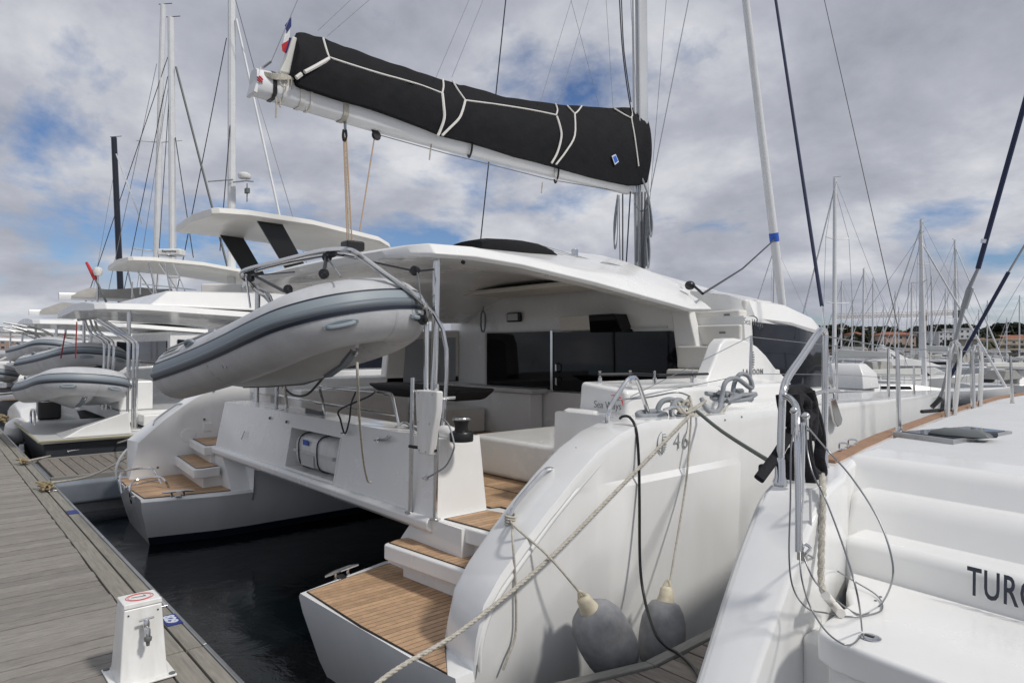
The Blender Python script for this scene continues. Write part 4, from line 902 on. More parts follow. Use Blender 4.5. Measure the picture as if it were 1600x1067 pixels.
# ================================================================== INFLATABLE TENDERS
def make_dinghy(name, label, cat_, L=3.15, hb=.60, r=.295, letters=None, group=None, outboard=False, tube_mat='pvc'):
    t = thing(name, label, cat_, (0, 0, 0), group)
    path = [Vector((-.12, hb, 0)), Vector((.6, hb, 0)), Vector((1.3, hb, .01)), Vector((1.9, hb, .03)), Vector((2.4, hb * .98, .06)), Vector((L - .43, hb * .84, .10)), Vector((L - .23, hb * .5, .13)), Vector((L - .18, 0, .14))]
    full = path + [Vector((p.x, -p.y, p.z)) for p in path[-2::-1]]
    cl, _ = smooth_path(full, 6, 1.0)
    n = len(cl); b = MB()
    ends = [cl[0] + Vector((-.40, 0, 0)), cl[0] + Vector((-.36, 0, 0)), cl[0] + Vector((-.18, 0, 0))]
    ends2 = [cl[-1] + Vector((-.18, 0, 0)), cl[-1] + Vector((-.36, 0, 0)), cl[-1] + Vector((-.40, 0, 0))]
    pts = ends + cl + ends2; rs_ = [.02, .07, .165] + [r] * n + [.165, .07, .02]
    b.tube(pts, rs_, 20); b.build('inflatable_tube', tube_mat, t, smooth=50)
    def ribbon(a0, a1, k, nm, m, kk=4, i0=0, i1=None, side=None, both=True):
        secs = []
        P_ = cl[i0:i1]
        for i, p in enumerate(P_):
            q = cl[i0:i1]; tt = (q[min(i + 1, len(q) - 1)] - q[max(i - 1, 0)]).normalized(); out_ = Vector((tt.y, -tt.x, 0)).normalized() * (-1 if True else 1)
            if out_.dot(Vector((p.x - 1.2, p.y * 2, 0))) < 0: out_ = -out_
            secs.append([p + out_ * (r * k[j] * math.cos(R(lerp(a0, a1, j / kk)))) + Vector((0, 0, r * k[j] * math.sin(R(lerp(a0, a1, j / kk))))) for j in range(kk + 1)])
        b = MB(); b.loft(secs, closed=False, caps=False); return b.build(nm, m, t, smooth=60)
    e = 1.012
    ribbon(26, 30, [e] * 5, 'tube_stripe', 'pvc_navy'); ribbon(11, 26, [e + .004] * 5, 'tube_band', 'pvc_band')
    ribbon(-3, 11, [e, 1.07, 1.085, 1.07, e], 'rubbing_strake', 'pvc_dark'); ribbon(-9, -3, [e + .002] * 5, 'tube_stripe', 'pvc_navy')
    for i_ in (3, 13, 22, 29, 33, 40, len(cl) - 14):    # glued seams round the tube
        if 1 < i_ < len(cl) - 2:
            t_ = (cl[i_ + 1] - cl[i_ - 1]).normalized(); u_ = Vector((0, 0, 1)); u_ = (u_ - t_ * u_.dot(t_)).normalized(); w_ = t_.cross(u_)
            MB().loft([[cl[i_] + t_ * dx + (u_ * math.cos(2 * PI * k / 20) + w_ * math.sin(2 * PI * k / 20)) * (r * rr_) for k in range(20)] for dx, rr_ in ((-.014, 1.0), (-.012, 1.006), (.012, 1.006), (.014, 1.0))], caps=False).build('tube_seam', 'pvc_seam', t, smooth=40)
    for i_, sg_ in ((10, 1), (len(cl) - 11, 1)):
        MB().lathe([(0, 0), (.04, 0), (.036, .008), (.02, .012), (0, .012)], cl[i_] + Vector((0, -.08 if cl[i_].y > 0 else .08, r * .93)), (0, 0, 1), n=14).build('air_valve', 'pvc_dark', t)
    # moulded V hull
    secs = []
    for x, kz, ch, cz in ((0.15, -.27, .40, -.12), (.8, -.33, .41, -.11), (1.6, -.385, .40, -.09), (2.1, -.37, .36, -.04), (2.45, -.29, .26, .02), (2.68, -.18, .13, .07), (2.80, -.05, .05, .10)):
        secs.append([(x, -ch, cz), (x, -ch * .62, lerp(kz, cz, .42)), (x, -.02, kz), (x, .02, kz), (x, ch * .62, lerp(kz, cz, .42)), (x, ch, cz), (x, ch * .5, max(cz, -.05)), (x, -ch * .5, max(cz, -.05))])
    b = MB(); b.loft(secs); b.build('hull', 'grp_grey', t, smooth=38)
    b = MB(); kp = [(0.9, -.39), (1.6, -.395), (2.1, -.37), (2.45, -.29), (2.66, -.185)]
    for (x0, z0), (x1, z1) in zip(kp[2:], kp[3:]): b.hexa([(x0, -.045, z0 - .012), (x1, -.04, z1 - .012), (x1, .04, z1 - .012), (x0, .045, z0 - .012), (x0, -.05, z0 + .06), (x1, -.045, z1 + .06), (x1, .045, z1 + .06), (x0, .05, z0 + .06)])
    b.build('keel_guard', 'pvc_dark', t, smooth=0)
    b = MB(); b.tube([(0.15, 0, -.275), (.8, 0, -.335), (1.6, 0, -.392), (2.1, 0, -.365)], .012, 6); b.build('keel_strip', 'ink_grey', t)
    b = MB(); b.tube([(2.60, 0, -.20), (2.66, 0, -.235), (2.70, 0, -.20), (2.68, 0, -.16)], .012, 6, 3); b.build('towing_eye', 'steel', t)
    MB().box(-.03, .03, -hb + .1, hb - .1, -.16, .27).build('transom', 'grp_grey', t, bevel=.01)
    MB().box(.03, 2.5, -hb + .15, hb - .15, -.04, -.01).build('floor', 'grp_grey', t, smooth=0)
    MB().box(.95, 1.2, -hb + .12, hb - .12, .10, .14).build('thwart', 'grp_grey', t, bevel=.015)
    # lifting handles low on the bow quarters and on the flanks
    def handle(i, ang, ln=.13):
        for sgn in (1, -1):
            p = cl[i] if sgn > 0 else Vector((cl[i].x, -cl[i].y, cl[i].z)); tt = (cl[i + 1] - cl[i - 1]).normalized()
            if sgn < 0: tt = Vector((tt.x, -tt.y, tt.z))
            o_ = Vector((-tt.y, tt.x, 0)); o_ = o_ if o_.dot(Vector((p.x - 1.2, p.y * 2, 0))) > 0 else -o_
            nrm = (o_ * math.cos(ang) + Vector((0, 0, math.sin(ang)))).normalized(); v_ = nrm.cross(tt)
            c = p + nrm * r
            b = MB(); st = []
            for j in range(-3, 4):
                st.append([c + tt * (j * ln / 2.6) + v_ * (.045 * s_ * math.sqrt(max(.12, 1 - (j / 3.2) ** 2))) + nrm * z_ for s_, z_ in ((-1, -.012), (1, -.012), (.85, .012), (-.85, .012))])
            b.loft(st); h = b.build('handle_patch', 'pvc_band', t, smooth=50)
            b = MB(); b.tube([c - tt * ln * .85 + nrm * .0, c - tt * ln * .7 + nrm * .03, c + nrm * .042, c + tt * ln * .7 + nrm * .03, c + tt * ln * .85], .021, 8, 3); b.build('grab_handle', 'pvc_band', h)
    handle(36, R(-24)); handle(8, R(50), .11)
    # drain patch, valve, painter ring on the tube
    for sgn in (1, -1):
        c = Vector((1.75, sgn * (hb + r * .80), -.13)); b = MB(); b.lathe([(0, 0), (.055, 0), (.05, .008), (0, .008)], c, (0, sgn * .78, -.6), n=14); b.tube([c + Vector((-.03, sgn * .02, 0)), c + Vector((0, sgn * .035, .045)), c + Vector((.03, sgn * .02, -.01))], .008, 6, 3); b.build('ring_patch', tube_mat, t)
    for sgn in (-1, 1): MB().tube([(-.2, sgn * (hb + .06), r + .012), (1.1, sgn * (hb + .02), r + .018)], .017, 8).build('oar', 'alu', t)
    if letters:
        a = R(44); rr_ = r * 1.02
        o_ = (-.02, -hb - rr_ * math.cos(a), rr_ * math.sin(a))
        bd = MB(); secs = []
        for x in (-.06, .16, .38, .60): secs.append([(x, -hb - r * 1.014 * math.cos(R(g_)), r * 1.014 * math.sin(R(g_))) for g_ in (42, 50, 58, 64, 72)])
        bd.loft(secs, closed=False, caps=False); bd.build('name_patch', 'grp_grey', t, smooth=60)
        text(letters, 'lettering', (.02, -hb - r * 1.03 * math.cos(R(48)), r * 1.03 * math.sin(R(48))), (1, 0, 0), (0, math.sin(R(55)), math.cos(R(55))), .082, 'ink_grey', t, bold=.001)
    if outboard:
        b = MB(); b.loft([[(-.32, -.11, .28), (-.04, -.11, .28), (-.04, .11, .28), (-.32, .11, .28)], [(-.36, -.13, .42), (0, -.13, .42), (0, .13, .42), (-.36, .13, .42)], [(-.34, -.12, .62), (-.02, -.12, .58), (-.02, .12, .58), (-.34, .12, .62)], [(-.26, -.07, .68), (-.08, -.07, .66), (-.08, .07, .66), (-.26, .07, .68)]]); b.build('outboard_cowl', 'paint_white', t, bevel=.04, seg=3)
        MB().box(-.24, -.10, -.05, .05, -.45, .30).build('outboard_leg', 'grp_grey', t, bevel=.02)
    return t
dg = make_dinghy('inflatable_dinghy', 'grey inflatable dinghy hoisted on the davits of the big catamaran, tilted with its keel showing', 'dinghy', letters='HIGHFIELD')
dg.location = (-6.76, 2.30, 2.03); dg.rotation_euler = (R(6), R(-8.2), R(4)); dg.scale = (.805, .805, .805)

# hoisting tackle between arch and dinghy
dgt = thing('davit_tackle', 'black blocks and lines hanging the grey dinghy from the steel davit arch', 'tackle', (-5.0, 2.3, 2.6))
def tl(pts, r, m, nm='tackle_line', sp=0): b = MB(); b.tube([at(*p[:2], Y=p[2]) for p in pts], r, 6, sp); return b.build(nm, m, dgt)
tl([(510, 402, 2.25), (505, 432, 2.1)], .014, 'dark_wire'); tl([(512, 404, 2.25), (532, 432, 2.15)], .006, 'rope_grey'); tl([(460, 425, 2.3), (380, 432, 2.45)], .006, 'dark_wire')
tl([(384, 430, 2.45), (391, 480, 2.1)], .010, 'steel'); tl([(396, 430, 2.45), (444, 455, 2.2), (455, 455, 2.2)], .014, 'dark_wire'); tl([(520, 396, 2.28), (650, 424, 2.75), (678, 421, 2.8)], .008, 'dark_wire')
tl([(400, 423, 2.4), (455, 409, 2.35), (525, 397, 2.27)], .006, 'dark_wire'); tl([(652, 426, 2.7), (658, 470, 2.75)], .005, 'rope_grey')
for (x, y, Y_) in ((511, 402, 2.26), (506, 428, 2.12), (519, 395, 2.28), (450, 452, 2.2), (392, 435, 2.42), (648, 423, 2.74), (661, 500, 2.8)):
    c = at(x, y, Y=Y_); b = MB(); b.lathe([(0, -.02), (.032, -.02), (.04, 0), (.032, .02), (0, .02)], c, (.5, -.8, .2), n=12); b.box(c.x - .05, c.x + .05, c.y - .014, c.y + .014, c.z - .014, c.z + .014); b.build('tackle_block', 'plastic_black', dgt)
rope('hanging_line', [at(558, 566, Y=1.72), at(559, 600, Y=1.75), at(562, 660, Y=2.0), at(568, 720, Y=2.3), at(574, 750, Y=2.5), at(580, 753, Y=2.55)], .0075, 'rope', 'pale line hanging from the bow eye of the tilted grey dinghy', cat='line')
rope('hanging_line', [at(586, 612, Y=3.0), at(575, 620, Y=2.9), at(531, 640, Y=2.8), at(532, 655, Y=2.75), at(539, 677, Y=2.73), at(546, 655, Y=2.8), at(549, 630, Y=2.95), at(556, 612, Y=3.0)], .008, 'dark_wire', 'dark line looped from the stern rail to an eye above the life raft locker', cat='line')
rope('hanging_line', [at(442, 604, Y=2.95), at(458, 617, Y=2.9), at(480, 616, Y=2.9), at(505, 590, Y=2.9)], .012, 'rope_green', 'green grey line drooping under the dinghy beside the davit legs', cat='line')
b_ = [at(592, 687, Y=2.74), at(603, 686, Y=2.74), at(612, 676, Y=2.85), at(624, 672, Y=3.0), at(640, 668, Y=3.0), at(655, 672, Y=2.95), at(640, 680, Y=2.9), at(622, 678, Y=2.88), at(606, 683, Y=2.8), at(630, 660, Y=3.05), at(652, 676, Y=2.95)]
rope('tied_line', b_, .011, 'rope_grey', 'grey line knotted to an eye and heaped on the beam left of the white panel', cat='line')
rope('hanging_line', [at(684, 650, Y=2.9), at(700, 662, Y=2.75), at(709, 690, Y=2.7), at(708, 705, Y=2.7), at(697, 727, Y=2.7), at(682, 738, Y=2.7), at(668, 746, Y=2.7)], .006, 'rope_grey', 'thin grey line curving beside the winch down to an eye on the beam face', cat='line')
rope('hanging_line', [at(415, 645, X=-9.2), at(375, 700, X=-9.0), at(362, 720, X=-9.0), at(362, 690, X=-9.1), at(372, 655, X=-9.3), at(400, 640, X=-9.3)], .006, 'rope_grey', 'thin grey line hanging in the port stairwell of the big catamaran', cat='line')

# ================================================================== LIFE RAFT CANISTER
lr = thing('life_raft', 'white rounded life raft canister strapped in the aft beam locker', 'life raft', (-5.98, 2.93, 1.04))
def cap_secs(x0, x1, cy, cz, ry, rz):
    secs = []
    for x, k in ((x0, .55), (x0 + .02, .8), (x0 + .07, .95), (x0 + .14, 1.0), ((x0 + x1) / 2 - .02, 1.0), ((x0 + x1) / 2 + .02, 1.0), (x1 - .14, 1.0), (x1 - .07, .95), (x1 - .02, .8), (x1, .55)):
        secs.append([(x, cy + ry * k * math.copysign(abs(math.cos(a)) ** .6, math.cos(a)), cz + rz * k * math.copysign(abs(math.sin(a)) ** .6, math.sin(a))) for a in [i * PI / 10 for i in range(20)]])
    return secs
b = MB(); b.loft(cap_secs(-6.43, -5.53, 2.93, 1.215, .185, .165)); b.build('canister', 'paint_white', lr, smooth=50)
b = MB(); b.loft([[(x, 2.93 + .19 * math.copysign(abs(math.cos(a)) ** .6, math.cos(a)), 1.215 + .014 * math.copysign(1, math.sin(a))) for a in [i * PI / 10 + .01 for i in range(20)]] for x in (-6.40, -5.56)]); b.build('canister_seam', 'grp_grey', lr, smooth=0)
for x in (-6.26, -5.86):
    b = MB(); b.tube([(x + .012 * math.sin(a * 2), 2.93 + .194 * math.copysign(abs(math.cos(a)) ** .6, math.cos(a)), 1.215 + .174 * math.copysign(abs(math.sin(a)) ** .6, math.sin(a))) for a in [i * PI / 14 for i in range(28)]], .007, 6, closed=True); b.build('strap', 'ink_dark', lr)
MB().box(-6.16, -6.05, 2.7345, 2.7405, 1.285, 1.335).build('blue_print', 'blue_label', lr, smooth=0)
MB().box(-6.20, -5.93, 2.735, 2.7405, 1.09, 1.20).build('label_panel', 'grp_grey', lr, smooth=0)
MB().box(-5.575, -5.55, 2.80, 2.83, 1.13, 1.18).build('release_tab', 'red', lr, bevel=.005)

# ================================================================== FENDERS, MOORING AND DECK LINES
def make_fender(name, label, top, bottom, r, group):
    t = thing(name, label, 'fender', bottom, group); top = Vector(top); bottom = Vector(bottom); ax = (bottom - top).normalized(); L = (bottom - top).length
    b = MB(); b.lathe([(.045, .0), (.085, .012), (r * .80, .055), (r * .95, .11), (r, .18), (r, L * .60), (r * .97, L * .76), (r * .85, L * .90), (r * .6, L * .975), (.02, L)], top, ax, n=26); b.build('fender_body', 'fender', t, smooth=50)
    b = MB(); b.lathe([(.022, -.085), (.040, -.07), (.045, -.03), (.058, .010), (.060, .018), (.04, .028)], top, ax, n=16); b.build('fender_collar', 'fender_cream', t, smooth=50)
    b = MB(); u = ax.orthogonal().normalized(); b.tube([top + u * .022 - ax * .08, top - ax * .125, top - u * .022 - ax * .08], .008, 6, 3); b.build('fender_eye', 'fender_cream', t)
    return t
GF = 'fenders between the catamaran and the finger pontoon'
make_fender('fender', 'fat grey fender nearest the stern, its line tied to the wing handrail', at(920, 950, X=-2.53), at(958, 1034, X=-2.50) + Vector((.01, .05, -.03)), .160, GF)
make_fender('fender', 'grey fender half hidden behind the black cable, hung on a line from the midship cleat', at(1040, 938, X=-2.52), at(1026, 1015, X=-2.50) + Vector((0, .02, -.12)), .140, GF)
hh = Vector((-2.95, 2.572, 1.20))
rope('fender_line', [hh, at(806, 824, X=-2.80), at(860, 872, X=-2.64), at(916, 938, X=-2.56)], .007, 'rope', 'cream line from the wing handrail to the collar of the first fender', cat='line')
rope('fender_line', [hh + Vector((.02, 0, 0)), at(801, 840, X=-2.76), at(805, 900, X=-2.72), at(806, 985, X=-2.73), at(796, 1020, X=-2.73), at(786, 1046, X=-2.74)], .007, 'rope', 'loose cream line hanging straight down the hull from the wing handrail', cat='line')
rope('fender_line', [at(1080, 652, X=-2.69), at(1078, 680, X=-2.68), at(1071, 760, X=-2.66), at(1050, 890, X=-2.58), at(1046, 920, X=-2.53)], .007, 'rope', 'cream line from the midship cleat down to the second fender', cat='line')
b = MB()
for k in range(4): b.tube([hh + Vector((-.03, .0, -.02 + .016 * k)), hh + Vector((.0, -.035, -.012 + .016 * k)), hh + Vector((.032, 0, -.02 + .016 * k)), hh + Vector((.0, .03, -.012 + .016 * k))], .008, 6, 4, closed=True)
tag(b.build('rope_knot', 'rope', None, base=hh), 'cream rope knot at the foot of the near wing handrail', 'knot')
rope('mooring_line', [(-2.70, 4.02, 1.745), at(960, 770, X=-2.675), at(850, 880, X=-2.665), at(720, 985, X=-2.66), at(590, 1067, X=-2.62), (-2.55, 1.10, .53)], .0118, 'rope', 'thick twisted cream mooring line running diagonally down the white hull to the pontoon', twist=True)
rope('mooring_line', [(-2.72, 4.12, 1.76), at(1130, 675, X=-2.45), at(1205, 722, X=-1.85), at(1245, 745, X=-1.62)], .013, 'rope_green', 'dark grey green line stretched between the two boats', spline=4)
rope('power_cable', [at(968, 654, X=-2.86), at(975, 650, X=-2.83), at(985, 653, X=-2.78), at(994, 672, X=-2.715), at(998, 720, X=-2.70), at(999, 780, X=-2.69), at(1000, 880, X=-2.66), at(1007, 935, X=-2.58), at(1022, 985, X=-2.40), at(1040, 1008, Z=.525), at(1062, 1022, Z=.52), at(1085, 1045, Z=.52), at(1100, 1075, Z=.52)], .0095, 'plastic_black', 'black shore power cable draped down the white hull onto the finger pontoon', cat='cable')
# midship cleat with its heap of rope, and the grey hoses on the side deck
cleat(Vector((-2.85, 4.08, 1.725)), (0, 1, 0), cat, .17)
rr = random.Random(11); c = at(1075, 640, X=-2.84)
pts = []
for k in range(26): pts.append(c + Vector((rr.uniform(-.07, .07), rr.uniform(-.14, .12), rr.uniform(-.05, .085))))
rope('rope_heap', pts, .011, 'rope', 'tangle of thin cream rope on the midship cleat', cat='rope heap')
c = at(1055, 640, X=-2.93); pts = []
for k in range(22): a = k * 1.05; pts.append(c + Vector((.06 * math.sin(a * .5), -.02 + .11 * math.cos(a), -.01 + .075 * math.sin(a) + .01)))
pts += [at(1040, 648, X=-2.9), at(1020, 650, X=-2.92), at(1000, 650, X=-2.95), at(999, 645, X=-3.0), at(1030, 642, X=-3.0)]
rope('mooring_rope_coil', pts, .020, 'rope_grey', 'thick grey rope coil lying on the side deck behind the cream tangle', cat='rope coil')
c = at(1140, 622, X=-2.9)
pts = [at(1096, 622, X=-2.9), at(1105, 640, X=-2.85), at(1122, 642, X=-2.85), at(1128, 620, X=-2.88), at(1133, 598, X=-2.88), at(1150, 591, X=-2.9), at(1172, 606, X=-2.9), at(1175, 600, X=-2.9), at(1168, 587, X=-2.92), at(1156, 585, X=-2.94), at(1147, 600, X=-2.95), at(1144, 624, X=-2.95)]
rope('hose', pts, .019, 'rope_grey', 'grey hose looping upright on the side deck beside the first stanchion', cat='hose')
pts = []
for k in range(30): pts.append(c + Vector((rr.uniform(-.10, .06), rr.uniform(-.20, .34), rr.uniform(-.03, .05))))
rope('hose_heap', pts, .017, 'rope_grey', 'flat grey heap of folded hose at the foot of the first stanchion', cat='hose')
pts = [at(1090, 652, X=-2.8)] + [at(1106 + rr.uniform(-12, 14), 646 + rr.uniform(-4, 4), X=-2.84) for _ in range(10)] + [at(1130, 640, X=-2.84), at(1143, 628, X=-2.9)]
rope('rope_heap', pts, .008, 'rope', 'small loose cream rope end between grey coil and hose', cat='rope heap')
rope('control_line', [at(966, 624, X=-3.05), at(1010, 621, X=-3.0), at(1056, 613, X=-2.98), at(1078, 619, X=-2.88)], .006, 'wire', 'thin wire line from the deck handrail to the cream tangle', cat='line')
hk = MB(); c = at(762, 428, X=-8.3)
# coiled line hung on the port wall
c = at(757, 500, Y=6.30); pts = []
for k in range(20): a = k * .9; pts.append(c + Vector((.055 * math.sin(a) , -.02 - .004 * (k % 5), .16 * math.cos(a) - .02)))
rope('coiled_line', [c + Vector((0, 0, .33))] + pts, .010, 'rope_grey', 'grey line coiled and hung in the upper port corner of the cockpit', cat='rope coil')

# dock lines on the far side
rope('mooring_line', [(-9.95, 1.12, .56), (-10.0, 1.6, .58), at(200, 713, X=-9.98), at(215, 700, X=-9.95)], .014, 'rope', 'cream mooring line from the pontoon ring across the small finger to the far wing', spline=5)
rope('mooring_line', [(-12.1, 1.15, .56), at(110, 706, Y=1.9), at(160, 699, Y=2.6), at(215, 682, X=-10.2)], .014, 'rope', 'upper cream mooring line sagging above the small finger pontoon', spline=5)
c = Vector((-9.75, 1.10, .53)); pts = [c + Vector((rr.uniform(-.16, .16), rr.uniform(-.07, .08), rr.uniform(0, .07))) for _ in range(34)]
rope('rope_heap', pts, .013, 'rope_tan', 'tan rope wound round the pontoon ring near the small finger', cat='rope heap')
c = Vector((-12.2, 1.10, .53)); pts = [c + Vector((rr.uniform(-.2, .2), rr.uniform(-.07, .08), rr.uniform(0, .06))) for _ in range(22)]
rope('rope_heap', pts, .012, 'rope_tan', 'second tan rope heap further along the pontoon edge', cat='rope heap')
c = Vector((-19.5, 1.15, .53)); pts = [c + Vector((rr.uniform(-1.2, .9), rr.uniform(-.2, .3), rr.uniform(0, .14))) for _ in range(40)]
rope('rope_heap', pts, .02, 'rope_tan', 'yellowish pile of mooring ropes at the far end of the pontoon edge', cat='rope heap')

# ================================================================== PONTOON FURNITURE
ped = thing('water_pedestal', 'white tapered water tap pedestal standing on the pontoon boards', 'pedestal', (-3.93, .86, PZ))
c = Vector((-3.945, .86, PZ))
def ring(hx, hy, z, dx=0): return [(c.x - hx + dx, c.y - hy, c.z + z), (c.x + hx + dx, c.y - hy, c.z + z), (c.x + hx + dx, c.y + hy, c.z + z), (c.x - hx + dx, c.y + hy, c.z + z)]
b = MB(); b.loft([ring(.115, .112, .006), ring(.115, .112, .02), ring(.105, .108, .05), ring(.082, .088, .375)]); body = b.build('pedestal_body', 'paint_white', ped, bevel=.008, seg=3)
b = MB(); b.loft([ring(.084, .090, .376), ring(.082, .088, .398), ring(.078, .084, .402)]); lid = b.build('pedestal_lid', 'paint_white', ped, bevel=.006, seg=3)
b = MB(); b.loft([ring(.155, .145, 0.0025), ring(.155, .145, .014)]); b.build('base_flange', 'paint_white', ped, bevel=.004)
for sx_, sy_ in ((1, 1), (1, -1), (-1, 1), (-1, -1)):
    MB().lathe([(0, 0), (.016, 0), (.016, .005), (.008, .008), (0, .008)], (c.x + sx_ * .135, c.y + sy_ * .125, c.z + .014), n=10).build('bolt', 'ink_grey', ped)
T = c + Vector((0, 0, .4022))
b = MB(); b.tube([T + Vector((.055 * math.cos(a), .064 * math.sin(a), .0008)) for a in [i * PI / 16 for i in range(32)]], .0019, 5, closed=True); b.tube([T + Vector((.045 * math.cos(a), .054 * math.sin(a), .0008)) for a in [i * PI / 16 for i in range(32)]], .0012, 5, closed=True); b.build('lid_emblem', 'red', lid)
b = MB(); b.tube([T + Vector((-.008, -.036, .001)), T + Vector((.004, .03, .001)), T + Vector((-.018, .022, .001))], .002, 5); b.build('lid_emblem', 'ink_grey', lid)
fx = lambda z: c.x + lerp(.105, .082, (z - .05) / .325)
for sy_ in (-1, 1):
    MB().lathe([(0, 0), (.0045, 0), (.0045, .003), (0, .003)], (fx(.345), c.y + .068 * sy_, c.z + .345), (1, 0, 0), n=8).build('screw', 'ink_dark', body)
z0 = .28; b = MB(); p = Vector((fx(z0), c.y + .005, c.z + z0)); b.tube([p, p + Vector((.045, 0, 0)), p + Vector((.062, .0, -.006)), p + Vector((.070, .0, -.025)), p + Vector((.070, 0, -.045))], [.013, .013, .014, .012, .011], 12, 0)
b.lathe([(.0, 0), (.015, 0), (.015, .03), (.01, .04), (0, .04)], p + Vector((.038, 0, .0)), (0, 0, 1), n=12); tap = b.build('tap', 'steel', ped)
b = MB(); b.tube([p + Vector((.038, -.035, .042)), p + Vector((.038, .035, .046))], .006, 8); b.build('tap_lever', 'steel', tap)
b = MB(); b.lathe([(.016, 0), (.019, .006), (.017, .02), (.010, .025), (.008, .045)], p + Vector((.070, 0, -.035)), (0, 0, -1), n=12); b.build('tap_nozzle', 'ink_grey', tap)
# ring plates and berth number plates
def ring_plate(x, label):
    t = thing('mooring_ring', label, 'mooring ring', (x, 1.17, PZ))
    MB().box(x - .08, x + .08, 1.12, 1.225, PZ + .003, PZ + .012).build('ring_base', 'steel', t, bevel=.003)
    b = MB(); b.tube([(x + .045 * math.cos(a), 1.17 + .02 * math.sin(a), PZ + .03 + .035 * math.sin(a)) for a in [i * PI / 8 for i in range(16)]], .008, 8, closed=True); b.build('ring', 'steel', t)
    for k in (-.055, .055): MB().lathe([(0, 0), (.013, 0), (.013, .008), (0, .01)], (x + k, 1.19, PZ + .012), n=8).build('bolt', 'steel', t)
ring_plate(-4.93, 'steel mooring ring bolted beside the berth number plate'); ring_plate(-9.75, 'steel mooring ring under the tan rope near the small finger')
def plate(x, y, txt, label, hx=.095, hy=.045):
    t = thing('number_plate', label, 'number plate', (x, y, PZ)); MB().box(x - hx, x + hx, y - hy, y + hy, PZ + .003, PZ + .007).build('plate', 'blue_sign', t, smooth=0)
    if txt: text(txt, 'lettering', (x - hx * .80, y - hy * .72, PZ + .0085), (1, 0, 0), (0, 1, 0), .090, 'sign_white', t, bold=.003, spacing=1.0)
    return t
plate(-4.585, 1.178, '829', 'blue plate with white number 829 on the pontoon edge'); plate(-8.28, 1.178, '831', 'small blue number plate further along the pontoon edge') if False else None
t = plate(-8.28, 1.178, None, 'small blue number plate further along the pontoon edge')
MB().box(-8.33, -8.23, 1.155, 1.20, PZ + .0073, PZ + .0083).build('number_print', 'sign_white', t, smooth=0) if False else None

# ================================================================== WHITE YACHT MOORED ON THE RIGHT
yt = thing('white_yacht', 'stern corner of a white yacht with brown rub strip and dark name lettering', 'yacht', (-.2, 3.0, 0))
# hull flank and the sloping stern quarter
def gx_(y): return interp([(1.6, -1.42), (2.8, -1.50), (3.4, -1.585), (4.0, -1.70), (5.6, -1.91), (7.6, -2.06), (9.5, -2.1), (12, -1.8), (16, -.3), (17, .5)], y)[0]
GZ = 1.60
secs = []
qt = [(2.02, .50), (2.06, .72), (2.30, 1.02), (2.55, 1.33), (2.72, 1.50), (2.80, 1.565), (2.92, 1.60), (3.3, GZ), (4.3, GZ), (5, GZ + .01), (6.8, GZ + .03), (8.7, GZ + .06), (12, GZ + .12), (16, GZ + .2)]
for y in (2.02, 2.06, 2.18, 2.30, 2.55, 2.72, 2.80, 2.92, 3.1, 3.27, 3.5, 4.0, 4.6, 5.0, 6.8, 8.7, 12, 16):
    zt = interp(qt, y)[0]; x0 = gx_(y); wI = .30 if y < 2.9 else (.30 if y < 3.4 else .46)
    xi = x0 + interp([(2.0, .17), (2.3, .20), (2.8, .25), (3.27, .215), (3.5, .17), (3.9, .10), (4.2, .2), (5, .4)], y)[0]
    secs.append([(x0, y, zt), (x0 - .012, y, zt - .05), (x0 + .01, y, zt * .6), (x0 + .12, y, .2), (x0 + .5, y, -.3), (xi, y, -.3), (xi, y, zt - .018), (xi - .02, y, zt)])
b = MB(); b.loft(secs); b.build('hull', 'hull_white', yt, smooth=32, bevel=.022)
# a raised outer edge line on the quarter
b = MB(); b.tube([(gx_(y) - .004, y - .01, interp(qt, y)[0] - .03) for y in (2.06, 2.30, 2.55, 2.72, 2.80, 2.92)], .014, 8, 4); b.build('edge_bead', 'grp_grey', yt)
# rub strip along the gunwale
b = MB(); b.loft([[(gx_(y) - .03, y, z - .075), (gx_(y) + .02, y, z - .075), (gx_(y) + .02, y, z - .006), (gx_(y) - .035, y, z - .006)] for y, z in ((3.35, GZ), (4.3, GZ), (5, GZ + .01), (6.8, GZ + .03), (8.7, GZ + .06), (12, GZ + .12))]); b.build('rub_strip', 'brown_rub', yt, smooth=40)
b = MB(); b.loft([[(gx_(y) + .03, y, z + .002), (gx_(y) + .085, y, z + .002), (gx_(y) + .085, y, z + .016), (gx_(y) + .03, y, z + .018)] for y, z in ((3.6, GZ), (4.3, GZ), (5, GZ + .01), (6.8, GZ + .03), (8.7, GZ + .06), (12, GZ + .12))]); b.build('toe_rail', 'brown_rub', yt, smooth=40)
# inside of the quarter, steps, transom locker
PX1 = 2.6
def YR(x, y0): return y0 - .13 * (x + 1.35)
def ramp_step(name, m, y0, y1, z0, z1, lean, bev, x0=-1.39):
    b = MB(); b.hexa([(x0, YR(x0, y0), z0), (PX1, YR(PX1, y0), z0), (PX1, YR(PX1, y1), z0), (x0, YR(x0, y1), z0), (x0, YR(x0, y0 + lean), z1), (PX1, YR(PX1, y0 + lean), z1), (PX1, YR(PX1, y1), z1 + .004), (x0, YR(x0, y1), z1 + .004)])
    return b.build(name, m, yt, bevel=bev, seg=5)
ramp_step('name_riser', 'gelcoat', 3.25, 3.9, 1.05, 1.315, .04, .05)
ramp_step('transom_step', 'gelcoat', 3.40, 4.0, 1.2, 1.48, .20, .09, -1.5)
ramp_step('transom_step', 'gelcoat', 3.60, 4.2, 1.35, 1.622, .20, .07, -1.6)
secs = []
